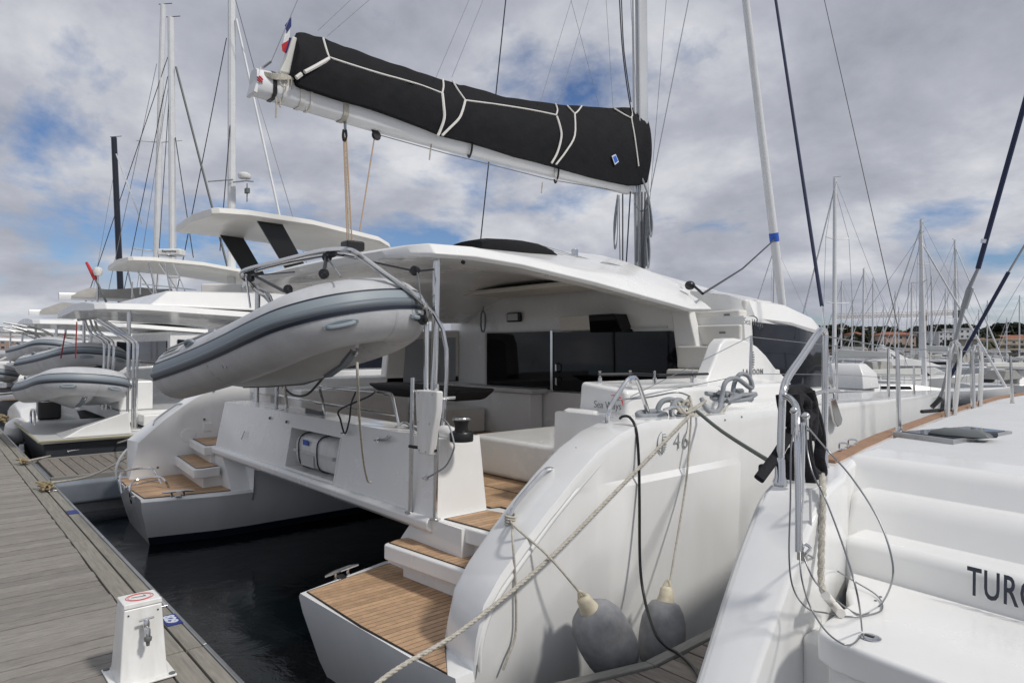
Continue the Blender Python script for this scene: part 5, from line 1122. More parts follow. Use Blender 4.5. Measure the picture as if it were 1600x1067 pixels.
for y, z0 in ((3.86, 1.58), (3.90, 1.607), (4.3, 1.612), (5, 1.616), (6.8, 1.636), (8.7, 1.666), (12, 1.73)):
    secs.append([(gx_(y) + .10, y, z0 - .02), (gx_(y) + .14, y, z0), (PX1, y - .51, z0 + .05), (PX1, y - .51, 1.2), (gx_(y) + .10, y, 1.2)])
b = MB(); b.loft(secs); b.build('deck', 'deck_grip', yt, bevel=.02, seg=3, smooth=30)
BZ = 1.165
pf = [(PX1, YR(PX1, 2.44)), (PX1, YR(PX1, 3.28)), (-1.33, 3.26), (-1.24, 3.0), (-1.165, 2.85), (-1.155, 2.56), (-1.13, 2.48), (-1.06, 2.44), (-.9, 2.42)]
b = MB(); b.prism(pf, 2, BZ - .115, BZ); b.build('bathing_step', 'gelcoat', yt, bevel=.022, seg=4)
b = MB(); b.prism([(PX1, YR(PX1, 2.47)), (PX1, 3.0), (-1.12, 3.2), (-1.12, 2.54), (-1.02, 2.475)], 2, .35, BZ - .119); b.build('locker_face', 'gelcoat', yt, bevel=.015)
MB().box(-1.26, -1.09, 2.62, 3.3, .5, BZ - .09).build('quarter_sill', 'gelcoat', yt, bevel=.03, seg=3)
MB().box(-1.6, PX1, 2.05, 2.46, .3, .42).build('swim_platform', 'gelcoat', yt, bevel=.03)
# hinge and drains
c = at(1360, 996, Z=BZ + .001); b = MB(); b.lathe([(0, 0), (.034, 0), (.036, .003), (.028, .006), (.012, .006), (0, .002)], c, n=22); hl = b.build('flush_handle', 'steel', yt); MB().box(c.x - .02, c.x + .012, c.y - .006, c.y + .008, c.z + .004, c.z + .0075).build('handle_slot', 'plastic_black', hl, smooth=0)
for (x, y) in ((1368, 938), (1376, 932)):
    MB().lathe([(0, 0), (.006, 0), (.006, .002), (0, .002)], at(x, y, Z=BZ + .001), n=8).build('screw', 'ink_grey', yt)
# dark name lettering on the riser
p0 = at(1511, 926, Y=3.15)
for _ in range(6): p0 = at(1511, 926, Y=YR(p0.x, 3.25))
text('TURQUOISE', 'lettering', (p0.x, p0.y - .004, p0.z), (1, -.13, 0), (0, .07, 1), .158, 'ink_dark', yt, bold=.0015, spacing=1.1, xs=.55)
# shower locker frame in the lining
fr = [(1266, 765), (1282, 760), (1284, 810), (1281, 890), (1273, 900), (1268, 880)]
b = MB(); b.tube([at(x, y, X=-1.262) for x, y in fr], .006, 6, closed=True); b.build('locker_frame', 'paint_white', yt)
b = MB(); b.tube([at(1268, 824, X=-1.26), at(1283, 817, X=-1.26)], .006, 6); b.build('locker_frame', 'paint_white', yt)
# deck hatch with its low dark frame
h = [(1395, 676), (1512, 667), (1582, 675), (1490, 689)]
hp_ = [(-.98, 4.82), (-1.08, 5.40), (-.52, 5.65), (-.40, 5.02)]
hz = 1.640
pp = [at(x, y, Z=hz) for x, y in h]; cc = sum(pp, Vector()) / 4
b = MB(); b.prism([(p.x, p.y) for p in pp], 2, hz - .03, hz + .006); ht = b.build('hatch_frame', 'alu', yt, bevel=.004)
b = MB(); b.prism([(lerp(cc.x, p.x, .86), lerp(cc.y, p.y, .86)) for p in pp], 2, hz, hz + .010); b.build('hatch_pane', 'glass_grey', ht)
c1 = at(1500, 680, Z=hz + .01); b = MB(); b.loft([[(c1.x + dx * .17 * k, c1.y + dy * .09 * k, hz + z) for dx, dy in ((-1, -.6), (-.4, -1), (.4, -1), (1, -.6), (1, .6), (.4, 1), (-.4, 1), (-1, .6))] for z, k in ((.01, 1), (.03, .9), (.05, .55))]); b.build('hatch_vent', 'ink_grey', ht, bevel=.006)
b = MB(); b.tube([at(1470, 674, Z=hz + .02), at(1520, 680, Z=hz + .02), at(1555, 679, Z=hz + .02)], .022, 8); b.build('hatch_grip', 'ink_dark', ht)
for (x, y) in ((1318, 702), (1332, 696)):
    c = at(x, y, Z=GZ + .005); b = MB(); b.lathe([(0, 0), (.03, 0), (.03, .006), (0, .006)], c, n=12); b.tube([c + Vector((-.022, -.01, .004)), c + Vector((-.018, -.008, .035)), c + Vector((.018, .008, .035)), c + Vector((.022, .01, .004))], .006, 6, 3); b.build('deck_eye', 'steel', yt)
# stern rail of bent tube
def ytube(pts, r, nm='stern_rail', sp=5, m='steel'):
    b = MB(); b.tube(pts, r, 12, sp); return b.build(nm, m, yt)
f1 = at(1219, 755, X=-1.40); rail_h = [f1, at(1220, 700, X=-1.40), at(1222, 640, X=-1.40), at(1224, 612, X=-1.40), at(1231, 590, X=-1.42), at(1255, 555, X=-1.46), at(1277, 522, X=-1.50), at(1283, 516, X=-1.52), at(1289, 520, X=-1.53), at(1289, 545, X=-1.53), at(1289, 640, X=-1.53), at(1287, 735, X=-1.53)]
ytube(rail_h, .0165, sp=6)
ytube([at(1224, 618, X=-1.40), at(1236, 624, X=-1.33), at(1245, 640, X=-1.27), at(1246, 680, X=-1.235), at(1248, 780, X=-1.215), at(1248, 862, X=-1.205)], .0135)
ytube([at(1255, 660, X=-1.22), at(1253, 760, X=-1.21), at(1251, 800, X=-1.205)], .009)
ytube([at(1270, 616, X=-1.45), at(1290, 611, X=-1.53), at(1310, 611, X=-1.6)], .010)
for p in (f1, at(1287, 735, X=-1.53)):
    MB().lathe([(.030, -.01), (.030, .008), (.022, .03), (.021, .10), (0.017, .11)], p, n=16).build('rail_socket', 'steel', yt)
for (x, y) in ((1241, 654), (1259, 662)):
    c = at(x, y, X=-1.225); b = MB(); b.tube([c + Vector((0, 0, .03)), c - Vector((0, 0, .06))], .012, 8); b.ellipsoid(c + Vector((0, 0, .03)), (.016, .016, .016)); b.build('rail_fitting', 'steel', yt)
c = at(1252, 862, X=-1.20); b = MB(); b.tube([c + Vector((.0, 0, -.02)), c + Vector((.02, 0, .0)), c + Vector((.03, .01, .02)), c + Vector((.01, .0, .03))], .006, 6, 3, closed=True); b.box(c.x - .012, c.x + .02, c.y - .01, c.y + .01, c.z - .03, c.z + .0); b.build('rail_fitting', 'steel', yt)
# stanchions, bow-ward gate posts
for (x, yb, yt_, r0) in ((1405, 677, 543, .014), (1582, 636, 556, .013)):
    a = at(x, yb, Z=GZ + .02); t_ = at(x - 3, yt_, Y=a.y); MB().tube([a, t_], [r0 + .003, r0 - .002], 10).build('stanchion', 'steel', yt); MB().lathe([(0, 0), (.045, 0), (.045, .008), (.022, .02), (.02, .05), (0, .05)], a, n=14).build('stanchion_foot', 'steel', yt)
for (x0, x1, xt, yb, yt_) in ((1480, 1491, 1485, 651, 545), (1521, 1531, 1520, 640, 548)):
    a = at(x0, yb, Z=GZ + .03); t_ = at(xt, yt_, Y=a.y + .02); a2 = at(x1, yb - 2, Z=GZ + .03); b = MB(); b.tube([a, t_, t_ + Vector((.06, .03, -.02)), a2], .020, 10, 4); b.build('gate_post', 'steel', yt)
b = MB(); b.tube([at(1289, 525, X=-1.53), at(1403, 545, Y=5.0), at(1485, 547, Y=7), at(1520, 550, Y=7.6), at(1600, 560, Y=9.2)], .004, 5); b.build('lifeline', 'wire', yt)
def sleeve(p, q, k0, r0, r1, m, nm): b = MB(); b.tube([p, q], r0, 8); return b.build(nm, m, yt)
Yt = 7.2
a = at(1470, 622, Y=Yt); q1 = at(1512, 455, Y=Yt); q2 = at(1528, 420, Y=Yt); q3 = at(1600, 165, Y=Yt)
b = MB(); b.tube([a, q1, q2], [.014, .02, .014], 8); b.build('turnbuckle', 'wire', yt); b = MB(); b.tube([at(1506, 482, Y=Yt), at(1516, 450, Y=Yt)], .030, 8); b.build('turnbuckle', 'wire', yt)
b = MB(); b.tube([q2, q3, extend(q2, q3, 2.6)], .022, 8); b.build('shroud_sleeve', 'blue_rope', yt); b = MB(); b.tube([at(1537, 380, Y=Yt), at(1538.5, 374, Y=Yt)], .028, 8); b.build('sleeve_band', 'sign_white', yt)
a = at(1462, 628, Y=Yt + .3); q1 = at(1576, 425, Y=Yt + .3); q2 = at(1600, 385, Y=Yt + .3); b = MB(); b.tube([at(1478, 600, Y=Yt + .3), q1], .017, 8); b.build('shroud_sleeve', 'blue_rope', yt); b = MB(); b.tube([a, q1, q2, extend(q1, q2, 6)], .010, 6); b.build('shroud', 'wire', yt)
b = MB(); b.tube([at(1440, 643, Z=GZ + .05), at(1466, 641, Z=GZ + .05), at(1490, 642, Z=GZ + .05)], .016, 8); b.tube([at(1456, 636, Z=GZ + .08), at(1470, 622, Z=GZ + .16)], .022, 8); b.build('jib_car', 'plastic_black', yt)

# black webbing straps heaped over the stern rail
stp = thing('webbing_straps', 'bundle of wide black padded straps slung over the stern rail of the white yacht', 'straps', at(1250, 640, X=-1.45))
def strap(pts, w_, X=-1.42, th=.013, sp=5):
    P_ = [at(x, y, X=X + (pp_[0] if pp_ else 0)) for x, y, *pp_ in pts]; P_, _ = smooth_path(P_, sp, 1.0); secs = []
    for i, p in enumerate(P_):
        t_ = (P_[min(i + 1, len(P_) - 1)] - P_[max(i - 1, 0)]).normalized(); v_ = (CAM - p).normalized(); sd_ = t_.cross(v_).normalized(); nn = sd_.cross(t_)
        secs.append([p + sd_ * (w_ * math.copysign(abs(math.cos(a)) ** .45, math.cos(a))) + nn * (th * math.sin(a)) for a in [k * PI / 6 + .01 for k in range(12)]])
    b = MB(); b.loft(secs); return b.build('strap', 'strap_black', stp, smooth=60)
strap([(1236, 660), (1233, 640), (1238, 620), (1250, 612), (1262, 618), (1267, 640), (1266, 670), (1262, 684)], .034)
strap([(1231, 616, .02), (1234, 636, .02), (1243, 656, .02), (1254, 672, .02)], .050)
strap([(1255, 613, .0), (1259, 634, .0), (1260, 655, .01), (1257, 680, .02)], .050)
strap([(1266, 628, .0), (1276, 655, -.01), (1282, 690, -.02), (1280, 716, -.02), (1284, 738, -.02), (1274, 750, -.01)], .026)
strap([(1256, 660, .05), (1257, 700, .05), (1266, 730, .04), (1272, 748, .04)], .022)
strap([(1239, 640, .01), (1246, 622, .01), (1256, 632, .01), (1254, 652, .01), (1250, 668, .01)], .034)
strap([(1243, 655, .03), (1252, 664, .03), (1261, 652, .03), (1268, 642, .02), (1264, 628, .02)], .03)
strap([(1240, 668, .02), (1242, 640, .02), (1250, 622, .02), (1262, 630, .02), (1272, 655, .0), (1280, 690, -.03), (1281, 715, -.04), (1279, 733, -.04)], .022)
strap([(1262, 660, -.02), (1276, 668, -.03), (1282, 690, -.03), (1283, 710, -.05)], .018)
strap([(1236, 672), (1226, 690), (1214, 710), (1198, 732), (1186, 748)], .022)
strap([(1258, 640, .04), (1259, 680, .04), (1262, 710, .04), (1266, 740, .03), (1268, 760, .03)], .024)
strap([(1248, 670, .0), (1252, 700, .02), (1262, 726, .02), (1280, 744, .0)], .022)
strap([(1236, 745), (1234, 720), (1240, 705), (1236, 728), (1234, 750)], .026)
strap([(1242, 690, -.03), (1240, 720, -.03), (1241, 748, -.03)], .02)
MB().hexa([at(1185, 725, X=-1.60), at(1195, 724, X=-1.60), at(1195, 724, X=-1.66), at(1185, 725, X=-1.66), at(1184, 752, X=-1.60), at(1197, 746, X=-1.60), at(1197, 746, X=-1.66), at(1184, 752, X=-1.66)]).build('strap_pad', 'strap_black', stp, bevel=.01)
# wires and the cream rope inside the quarter
def yrope(nm, pts, r, m, label, cat_, sp=6, **k): return rope(nm, pts, r, m, label, sp, cat=cat_, **k)
XW = -1.195
yrope('wire_loop', [at(1243, 664, X=XW), at(1236, 700, X=XW), at(1235, 780, X=XW), at(1233, 870, X=XW), at(1240, 920, X=-1.19), at(1262, 950, X=-1.15), at(1290, 957, Z=BZ + .006), at(1330, 963, Z=BZ + .006), at(1370, 957, Z=BZ + .006), at(1379, 946, Z=BZ + .006), at(1368, 928, Z=BZ + .01), at(1330, 905, Z=BZ + .03), at(1295, 884, Z=BZ + .07), at(1254, 862, X=-1.19)], .0032, 'wire', 'wide grey wire loop resting on the bathing step, fixed low on the rail', 'wire')
yrope('wire_loop', [at(1259, 664, X=XW), at(1261, 700, X=XW), at(1270, 740, X=XW + .04), at(1290, 780, X=-1.12), at(1320, 860, X=-.98), at(1340, 930, X=-.9), at(1347, 985, Z=BZ + .006)], .0032, 'wire', 'grey wire falling straight from the rail to the flush handle', 'wire')
yrope('wire_loop', [at(1261, 666, X=XW), at(1290, 700, X=-1.22), at(1330, 745, X=-1.1), at(1372, 810, X=-.98), at(1393, 870, X=-.92), at(1393, 910, X=-.93), at(1375, 945, Z=BZ + .006), at(1345, 960, Z=BZ + .006), at(1310, 940, Z=BZ + .01), at(1275, 910, X=-1.14), at(1256, 870, X=-1.18)], .0035, 'wire', 'outermost grey wire loop swinging wide past the transom steps', 'wire')
yrope('wire_loop', [at(1250, 862, X=-1.195), at(1252, 900, X=-1.17), at(1265, 945, X=-1.16), at(1290, 985, X=-1.08), at(1318, 1006, X=-1.0), at(1335, 1004, Z=BZ + .006), at(1347, 990, Z=BZ + .006)], .0032, 'wire', 'grey wire sagging over the lip of the bathing step', 'wire')
yrope('braided_rope', [at(1285, 742, X=-1.30), at(1286, 780, X=-1.25), at(1284, 830, X=-1.235), at(1283, 880, X=-1.22), at(1284, 915, X=-1.20), at(1292, 932, X=-1.15)], .0135, 'rope', 'thick cream twisted rope hanging inside the quarter of the white yacht', 'rope', twist=True)
yrope('rope_tail', [at(1290, 930, X=-1.15), at(1300, 942, Z=BZ + .02), at(1314, 958, Z=BZ + .02)], .018, 'tape_white', 'whipped cream rope tail with a steel end lying on the step', 'rope')

# ================================================================== ROW OF CATAMARANS BEYOND
def back_cat(xc, label, roof_z=2.95, roof_y0=2.3, hw=3.75, mast=None, boom=None, top=None, coam=False, posts=True, mastm='mast_white', group='catamarans moored in a row beyond the big one', furled=None, davits=False):
    t = thing('catamaran', label, 'catamaran', (xc, 2.0, 0), group)
    for sg in (1, -1):
        secs = []
        for y, zt, zi, k in ((1.75, .55, .5, 1), (2.5, .62, .5, 1), (3.0, .85, .6, 1), (3.6, 1.3, 1.0, 1), (4.2, 1.66, 1.0, 1), (6, 1.75, 1.0, 1), (9, 1.75, 1.2, .9), (11.5, 1.75, 1.3, .55), (13, 1.75, 1.4, .1)):
            xo = xc + sg * (hw - .75 + .75 * k); xi = xc + sg * (hw - .75 - .75 * k); wi = xo - sg * .3 * k
            secs.append([(xo, y, zt), (xo - sg * .05, y, .6), (xo - sg * .35 * k, y, -.3), (xi + sg * .35 * k, y, -.3), (xi, y, min(.5, zi)), (xi, y, zi), (wi, y, zi), (wi, y, zt)])
        b = MB(); b.loft(secs); b.build('hull', 'hull_white', t, bevel=.03)
        b = MB(); b.box(xc + sg * (hw - 1.2) - .55, xc + sg * (hw - 1.2) + .45, 1.95, 2.9, .505, .515); b.build('platform_teak', 'teak', t, smooth=0)
        for k_, (z0, y0) in enumerate(((.75, 2.7), (1.0, 3.0))):
            MB().box(xc + sg * (hw - 1.2) - .55, xc + sg * (hw - 1.2) + .5, y0, y0 + .5, z0 - .2, z0).build('stern_step', 'gelcoat', t, bevel=.02)
    MB().box(xc - hw + 1.1, xc + hw - 1.1, 2.7, 9.5, .85, 1.05).build('bridge_deck', 'hull_white', t, smooth=0)
    MB().box(xc - hw + 1.3, xc + hw - 1.3, 2.72, 3.3, 1.05, 1.6).build('aft_beam', 'gelcoat', t, bevel=.04)
    secs = []
    for y, w_, zt in ((5.8, 2.6, 2.75), (8, 2.6, 2.6), (9.4, 2.1, 2.0)): secs.append([(xc - w_, y, 1.0), (xc + w_, y, 1.0), (xc + w_ - .05, y, zt), (xc - w_ + .05, y, zt)])
    MB().loft(secs).build('cabin', 'gelcoat', t, smooth=30)
    MB().box(xc - 2.2, xc + 2.2, 5.77, 5.79, 1.7, 2.45).build('saloon_window', 'glass', t, smooth=0)
    for sg in (1, -1): MB().prism([(6.0, 1.75), (8.8, 1.75), (8.2, 2.3), (6.0, 2.5)], 0, xc + sg * 2.61, xc + sg * 2.58).build('side_window', 'glass_grey', t, smooth=0)
    rs_ = []
    for y, w_, zl in ((roof_y0, 2.3, 0), (roof_y0 + .15, 2.55, 0), (roof_y0 + .8, 2.7, 0), (5, 2.75, -.08), (7, 2.6, -.2), (8.6, 2.3, -.5)):
        z = roof_z + zl; rs_.append([(xc - w_, y, z), (xc - w_ + .12, y, z + .12), (xc - w_ * .5, y, z + .2), (xc, y, z + .23), (xc + w_ * .5, y, z + .2), (xc + w_ - .12, y, z + .12), (xc + w_, y, z), (xc + w_ - .2, y, z - .01), (xc, y, z + .06), (xc - w_ + .2, y, z - .01)])
    MB().loft(rs_).build('cockpit_roof', 'gelcoat', t, smooth=35, bevel=.015)
    if posts:
        for dx in (-2.35, 2.35):
            for dy in ((.55,) if not davits else (.55, 1.4)): MB().tube([(xc + dx, roof_y0 + dy, 1.5), (xc + dx, roof_y0 + dy, roof_z)], .035, 10).build('roof_post', 'steel', t)
    if coam:   # flybridge coaming above the roof
        o_ = [(xc - 2.3, 3.7), (xc + 2.0, 3.7), (xc + 2.35, 4.1), (xc + 2.35, 7.2), (xc - 2.35, 7.2)]
        b = MB(); b.hexa([(xc - 2.5, 3.2, roof_z + .1), (xc + 2.5, 3.2, roof_z + .1), (xc + 2.6, 8.0, roof_z + .05), (xc - 2.6, 8.0, roof_z + .05), (xc - 2.2, 3.6, roof_z + .42), (xc + 2.2, 3.6, roof_z + .42), (xc + 2.35, 7.6, roof_z + .55), (xc - 2.35, 7.6, roof_z + .55)]); b.build('flybridge_coaming', 'gelcoat', t, bevel=.05, seg=3)
    if top:    # hard top: x0,x1,y0,y1,z
        x0, x1, y0, y1, z, struts = top
        rs_ = []
        for y, k, dz in ((y0, .86, 0), (y0 + .12, .95, 0.01), (y0 + .7, 1, .03), ((y0 + y1) / 2, 1, 0), (y1 - .4, .97, -.18), (y1, .86, -.28)):
            m_ = (x0 + x1) / 2; h_ = (x1 - x0) / 2 * k
            rs_.append([(m_ - h_, y, z + dz), (m_ - h_ * .93, y, z + dz + .13), (m_, y, z + dz + .2), (m_ + h_ * .93, y, z + dz + .13), (m_ + h_, y, z + dz), (m_ + h_ * .9, y, z + dz - .04), (m_, y, z + dz + .03), (m_ - h_ * .9, y, z + dz - .04)])
        MB().loft(rs_).build('hard_top', 'cream_gelcoat', t, smooth=35, bevel=.02)
        for sx_ in (x0 + .35, x1 - .35):
            if struts == 'dark':
                MB().hexa([(sx_ - .03, y0 + 1.95, roof_z + .5), (sx_ + .03, y0 + 1.95, roof_z + .5), (sx_ + .03, y0 + 2.45, roof_z + .5), (sx_ - .03, y0 + 2.45, roof_z + .5), (sx_ - .03, y0 + .95, z + .02), (sx_ + .03, y0 + .95, z + .02), (sx_ + .03, y0 + 1.5, z + .02), (sx_ - .03, y0 + 1.5, z + .02)]).build('top_strut', 'plastic_black', t, bevel=.01)
            else:
                for (ya, yb) in ((y0 + .9, y0 + .6), (y0 + 1.8, y0 + .9)): MB().tube([(sx_, ya, roof_z + .6), (sx_, yb, z)], .025, 8).build('top_strut', 'steel', t)
    if mast:
        my, mz = mast
        b = MB(); b.loft([ell(xc, my, 3.0, .08, .13, 10), ell(xc, my - mz * .012, mz, .07, .11, 10)]); m_ = b.build('mast', mastm, t, smooth=60)
        for f_ in (.42, .68):
            for sg in (1, -1): MB().tube([(xc, my, mz * f_), (xc + sg * 1.5, my - .5, mz * f_ + .08)], [.04, .025], 6).build('spreader', mastm, m_)
        MB().tube([(xc - .3, my, mz + .08), (xc + .3, my, mz + .12)], .018, 5).build('masthead_vane', 'dark_wire', m_)
        for sg in (1, -1):
            b = MB(); b.tube([(xc + sg * (hw - .3), my - .9, 1.75), (xc + sg * 1.5, my - .5, mz * .68), (xc, my, mz * .9)], .011, 5); b.build('shroud', 'wire', t)
            MB().tube([(xc + sg * (hw - .4), my - 1.4, 1.75), (xc, my, mz * .62)], .010, 5).build('shroud', 'wire', t)
        MB().tube([(xc, 12.6, 1.7), (xc, my, mz * .93)], [.07, .04], 8).build('furled_headsail', 'mast_white', t)
    if boom:
        y0, z0, y1, z1, hh_, dx = boom
        b = MB(); b.loft([[(xc + dx + a * .12, y, z + c_ * .24) for a, c_ in ((-.7, 0), (.7, 0), (1, .3), (1, .7), (.7, 1), (-.7, 1), (-1, .7), (-1, .3))] for y, z in ((y0, z0), (y1, z1))]); b.build('boom', 'mast_white', t, smooth=50)
        b = MB(); secs = []
        for k in range(7):
            u = k / 6; y = lerp(y0 + .35, y1, u); z = lerp(z0, z1, u) + .10; h_ = hh_ * (.25 if k == 0 else lerp(.75, 1.15, u)) + .04 * math.sin(k * 2)
            secs.append([(xc + dx + .17, y, z), (xc + dx + .15, y, z + h_ * .4), (xc + dx + .05, y, z + h_), (xc + dx - .05, y, z + h_), (xc + dx - .15, y, z + h_ * .4), (xc + dx - .17, y, z)])
        b.loft(secs); b.build('sail_cover', 'sailcover_grey', t, smooth=60)
        for k in (.22, .28): MB().tube([(xc + dx, lerp(y0, y1, k), lerp(z0, z1, k)), (xc + dx + .1, lerp(y0, y1, .22), roof_z + .2)], .012, 5).build('mainsheet', 'rope', t)
    if davits:
        for dx in (-1.5, 1.5):
            b = MB(); b.tube([(xc + dx, 3.0, 1.5), (xc + dx, 2.95, 2.4), (xc + dx, 2.6, 2.75), (xc + dx, 1.7, 2.95)], .03, 8, 4); b.build('davit', 'steel', t)
            b = MB(); b.tube([(xc + dx + .12, 3.0, 1.5), (xc + dx + .12, 3.0, 2.2), (xc + dx + .12, 2.7, 2.55), (xc + dx, 1.9, 2.85)], .022, 8, 4); b.build('davit', 'steel', t)
    return t
back_cat(-16.6, 'white flybridge catamaran with a hard top carried on two black slanted struts', roof_z=2.92, roof_y0=2.35, coam=True, top=(-17.2, -14.1, 4.4, 8.6, 4.95, 'dark'), davits=False)
cC = back_cat(-25.4, 'flybridge catamaran with a white radar scanner on its hard top and tubular struts', roof_z=2.9, coam=True, top=(-26.6, -23.0, 4.7, 9.0, 4.9, 'tube'), davits=True, boom=(3.4, 3.85, 6.9, 3.9, .38, -1.6))
back_cat(-34.2, 'third catamaran of the row with a grey sail cover on a low white boom', roof_z=2.85, boom=(3.2, 3.55, 8.2, 3.55, .55, .8))
back_cat(-43.0, 'fourth catamaran of the row under a flat white roof', roof_z=2.9, roof_y0=1.6, mast=None, boom=None)
back_cat(-52.0, 'fifth catamaran of the row with a bare cockpit roof', roof_z=2.7, mast=None, boom=None)
back_cat(-61.0, 'farthest white catamaran at the end of the row', roof_z=2.8, mast=None, boom=None)
# radar scanner on the second boat's hard top
p = at(268, 398, d=20.4)
rdr = thing('radar_scanner', 'white open array radar scanner with dark lettering on the hard top', 'radar', p)
MB().box(p.x - .14, p.x + .14, p.y - .14, p.y + .14, 5.05, p.z - .05).build('radar_base', 'paint_white', rdr, bevel=.04)
sd_ = Vector((.66, .75, 0)); b = MB(); f_ = Vector((.75, -.66, 0))
vs = [p + sd_ * a * .36 + f_ * c_ * .17 + Vector((0, 0, z)) for z in (-.05, .16) for a, c_ in ((-1, 1), (1, 1), (1, -1), (-1, -1))]
b.hexa(vs); b.build('radar_array', 'paint_white', rdr, bevel=.05, seg=3)
text('Raymarine', 'lettering', p - sd_ * .20 + f_ * .176 + Vector((0, 0, .05)), sd_, (0, 0, 1), .10, 'ink_dark', rdr, bold=.001)
# tall masts standing behind the row: x at foot, y at foot, x at top, y at top (photo lines), depth
def tall_mast(label, x0, y0, x1, y1, d, r, m, spread=(), group='sailing masts behind the row of catamarans', stays=()):
    a = at(x0, y0, d=d); t_ = at(x1, y1, d=d); a2 = extend(t_, a, 1 + max(0, (a.z - 1.2)) / max(.1, (t_.z - a.z)))
    t = thing('mast', label, 'mast', a2, group)
    b = MB(); b.tube([a2, t_], [r, r * .85], 10); b.build('mast_tube', m, t)
    for f_ in spread:
        c = a2.lerp(t_, f_)
        for sg in (1, -1): MB().tube([c, c + _rt * sg * 1.3 + Vector((0, 0, .1))], [.05, .03], 6).build('spreader', m, t)
    if y1 > 0: MB().tube([t_ + Vector((0, 0, .03)) - _rt * .25, t_ + _rt * .5 + Vector((0, 0, .08))], .022, 5).build('masthead_vane', 'dark_wire', t)
    for (sx0, sy0, sx1, sy1, rr_, mm) in stays: MB().tube([extend(at(sx1, sy1, d=d - .05), at(sx0, sy0, d=d - .6), 1.55), at(sx1, sy1, d=d - .05)], rr_, 5).build('stay', mm, t)
    return t
tall_mast('black carbon mast with a small vane at its head', 189, 470, 178, 215, 44, .20, 'navy_mast', stays=((196, 330, 245, 100, .02, 'wire'), (150, 430, 180, 260, .012, 'wire')))
tall_mast('white mast carrying cross trees, second from the black mast', 244, 400, 255, 8, 38, .17, 'mast_white', (.32, .62), stays=((175, 350, 262, 90, .022, 'dark_wire'), (215, 350, 262, 120, .022, 'dark_wire'), (228, 360, 264, 130, .015, 'wire'), (196, 280, 222, 350, .035, 'mast_white')))
tall_mast('tallest white mast of the far row, beside the slanting grey headsail', 270, 400, 267, 28, 36, .19, 'mast_white', (.20,), stays=((331, 322, 275, 105, .06, 'ink_grey'), (292, 335, 274, 215, .025, 'dark_wire'), (300, 335, 354, 60, .025, 'dark_wire'), (250, 370, 265, 140, .02, 'dark_wire')))
tall_mast('broad white mast rising behind the hard top with black struts', 362, 320, 362, -60, 24, .15, 'mast_white', (), stays=((434, 325, 369, 30, .045, 'mast_white'), (455, 330, 400, 145, .015, 'wire'), (350, 315, 361, 180, .018, 'dark_wire'), (368, 0, 398, 110, .015, 'wire')))
t = thing('radar_dome', 'small round white radar dome on a bracket beside the broad white mast', 'radar', at(382, 275, d=23.7))
c = at(382, 275, d=23.7); b = MB(); b.lathe([(.0, -.09), (.20, -.09), (.23, -.02), (.22, .05), (.12, .11), (0, .12)], c, n=20); b.build('dome', 'paint_white', t); b = MB(); b.tube([at(364, 285, d=23.8), at(385, 283, d=23.7), at(396, 284, d=23.7)], .025, 6); b.tube([at(325, 284, d=23.9), at(364, 281, d=23.8)], .025, 6); b.build('dome_bracket', 'alu', t)
b = MB(); c = at(386, 300, d=23.7); b.tube([c - Vector((0, 0, .35)), c + Vector((0, 0, .3))], .02, 6); b.box(c.x - .09, c.x + .12, c.y - .06, c.y + .06, c.z - .05, c.z + .12); b.build('wind_sensor', 'ink_grey', t)
# tenders on the davits of the row, the moored dark skiff and jet tender
GD = 'inflatable tenders on the davits of the far row'
d1 = make_dinghy('inflatable_dinghy', 'small grey dinghy hung across the stern of the next catamaran, dark stripe and low handle', 'dinghy', L=3.15, group=GD)
d1.scale = (.82, .82, .82); d1.location = (-15.75, 2.0, 1.36); d1.rotation_euler = (R(-6), R(-4), R(3))
d2 = dup(d1, (-19.2, 2.3, 1.75), (R(-8), R(-5), R(14)), label='grey dinghy with a white outboard cowl, partly hidden behind the nearer small dinghy')
oc = MB(); oc.loft([[(-.05, -.13, .10), (.30, -.13, .10), (.30, .13, .10), (-.05, .13, .10)], [(-.08, -.15, .25), (.33, -.15, .25), (.33, .15, .25), (-.08, .15, .25)], [(-.04, -.12, .42), (.28, -.12, .40), (.28, .12, .40), (-.04, .12, .42)]]); W[d2.name] = Vector((0, 0, 0)); oc.build('outboard_cowl', 'paint_white', d2, bevel=.05, seg=3)
d3 = dup(d1, (-26.6, 1.6, 1.55), (R(-10), R(2), R(-6)), label='pale grey dinghy at the far left end of the davit row')
d4 = dup(d1, (-24.2, 2.5, 1.95), (R(-14), R(-4), R(10)), label='upper grey dinghy with a dark arched cover, hung high behind the others')
sk = thing('tender_skiff', 'dark grey flat sided skiff with a yellowish rub rail lying along the pontoon', 'skiff', (-14.2, 1.8, 0))
b = MB(); b.loft([[(x, 1.55 + i_, .0), (x, 2.9, .0), (x + .05 * e_, 2.95, .70), (x + .05 * e_, 1.42, .70)] for x, i_, e_ in ((-16.4, .1, -1), (-12.9, 0, 1))]); b.build('hull', 'dark_skiff', sk, bevel=.03)
MB().box(-16.5, -12.75, 1.38, 2.99, .702, .74).build('gunwale', 'grp_grey', sk, bevel=.02); b = MB(); b.tube([(-16.4, 1.36, .745), (-12.75, 1.36, .745), (-12.72, 2.9, .745)], .02, 8); b.build('rub_rail', 'yellow_trim', sk)
b = MB(); b.hexa([(-13.9, 1.7, .74), (-13.0, 1.7, .74), (-13.0, 2.7, .74), (-13.9, 2.7, .74), (-13.6, 1.8, .8), (-12.95, 2.0, .92), (-12.95, 2.65, 1.15), (-13.6, 2.6, .88)]); b.build('bow_cover', 'gelcoat', sk, bevel=.03)
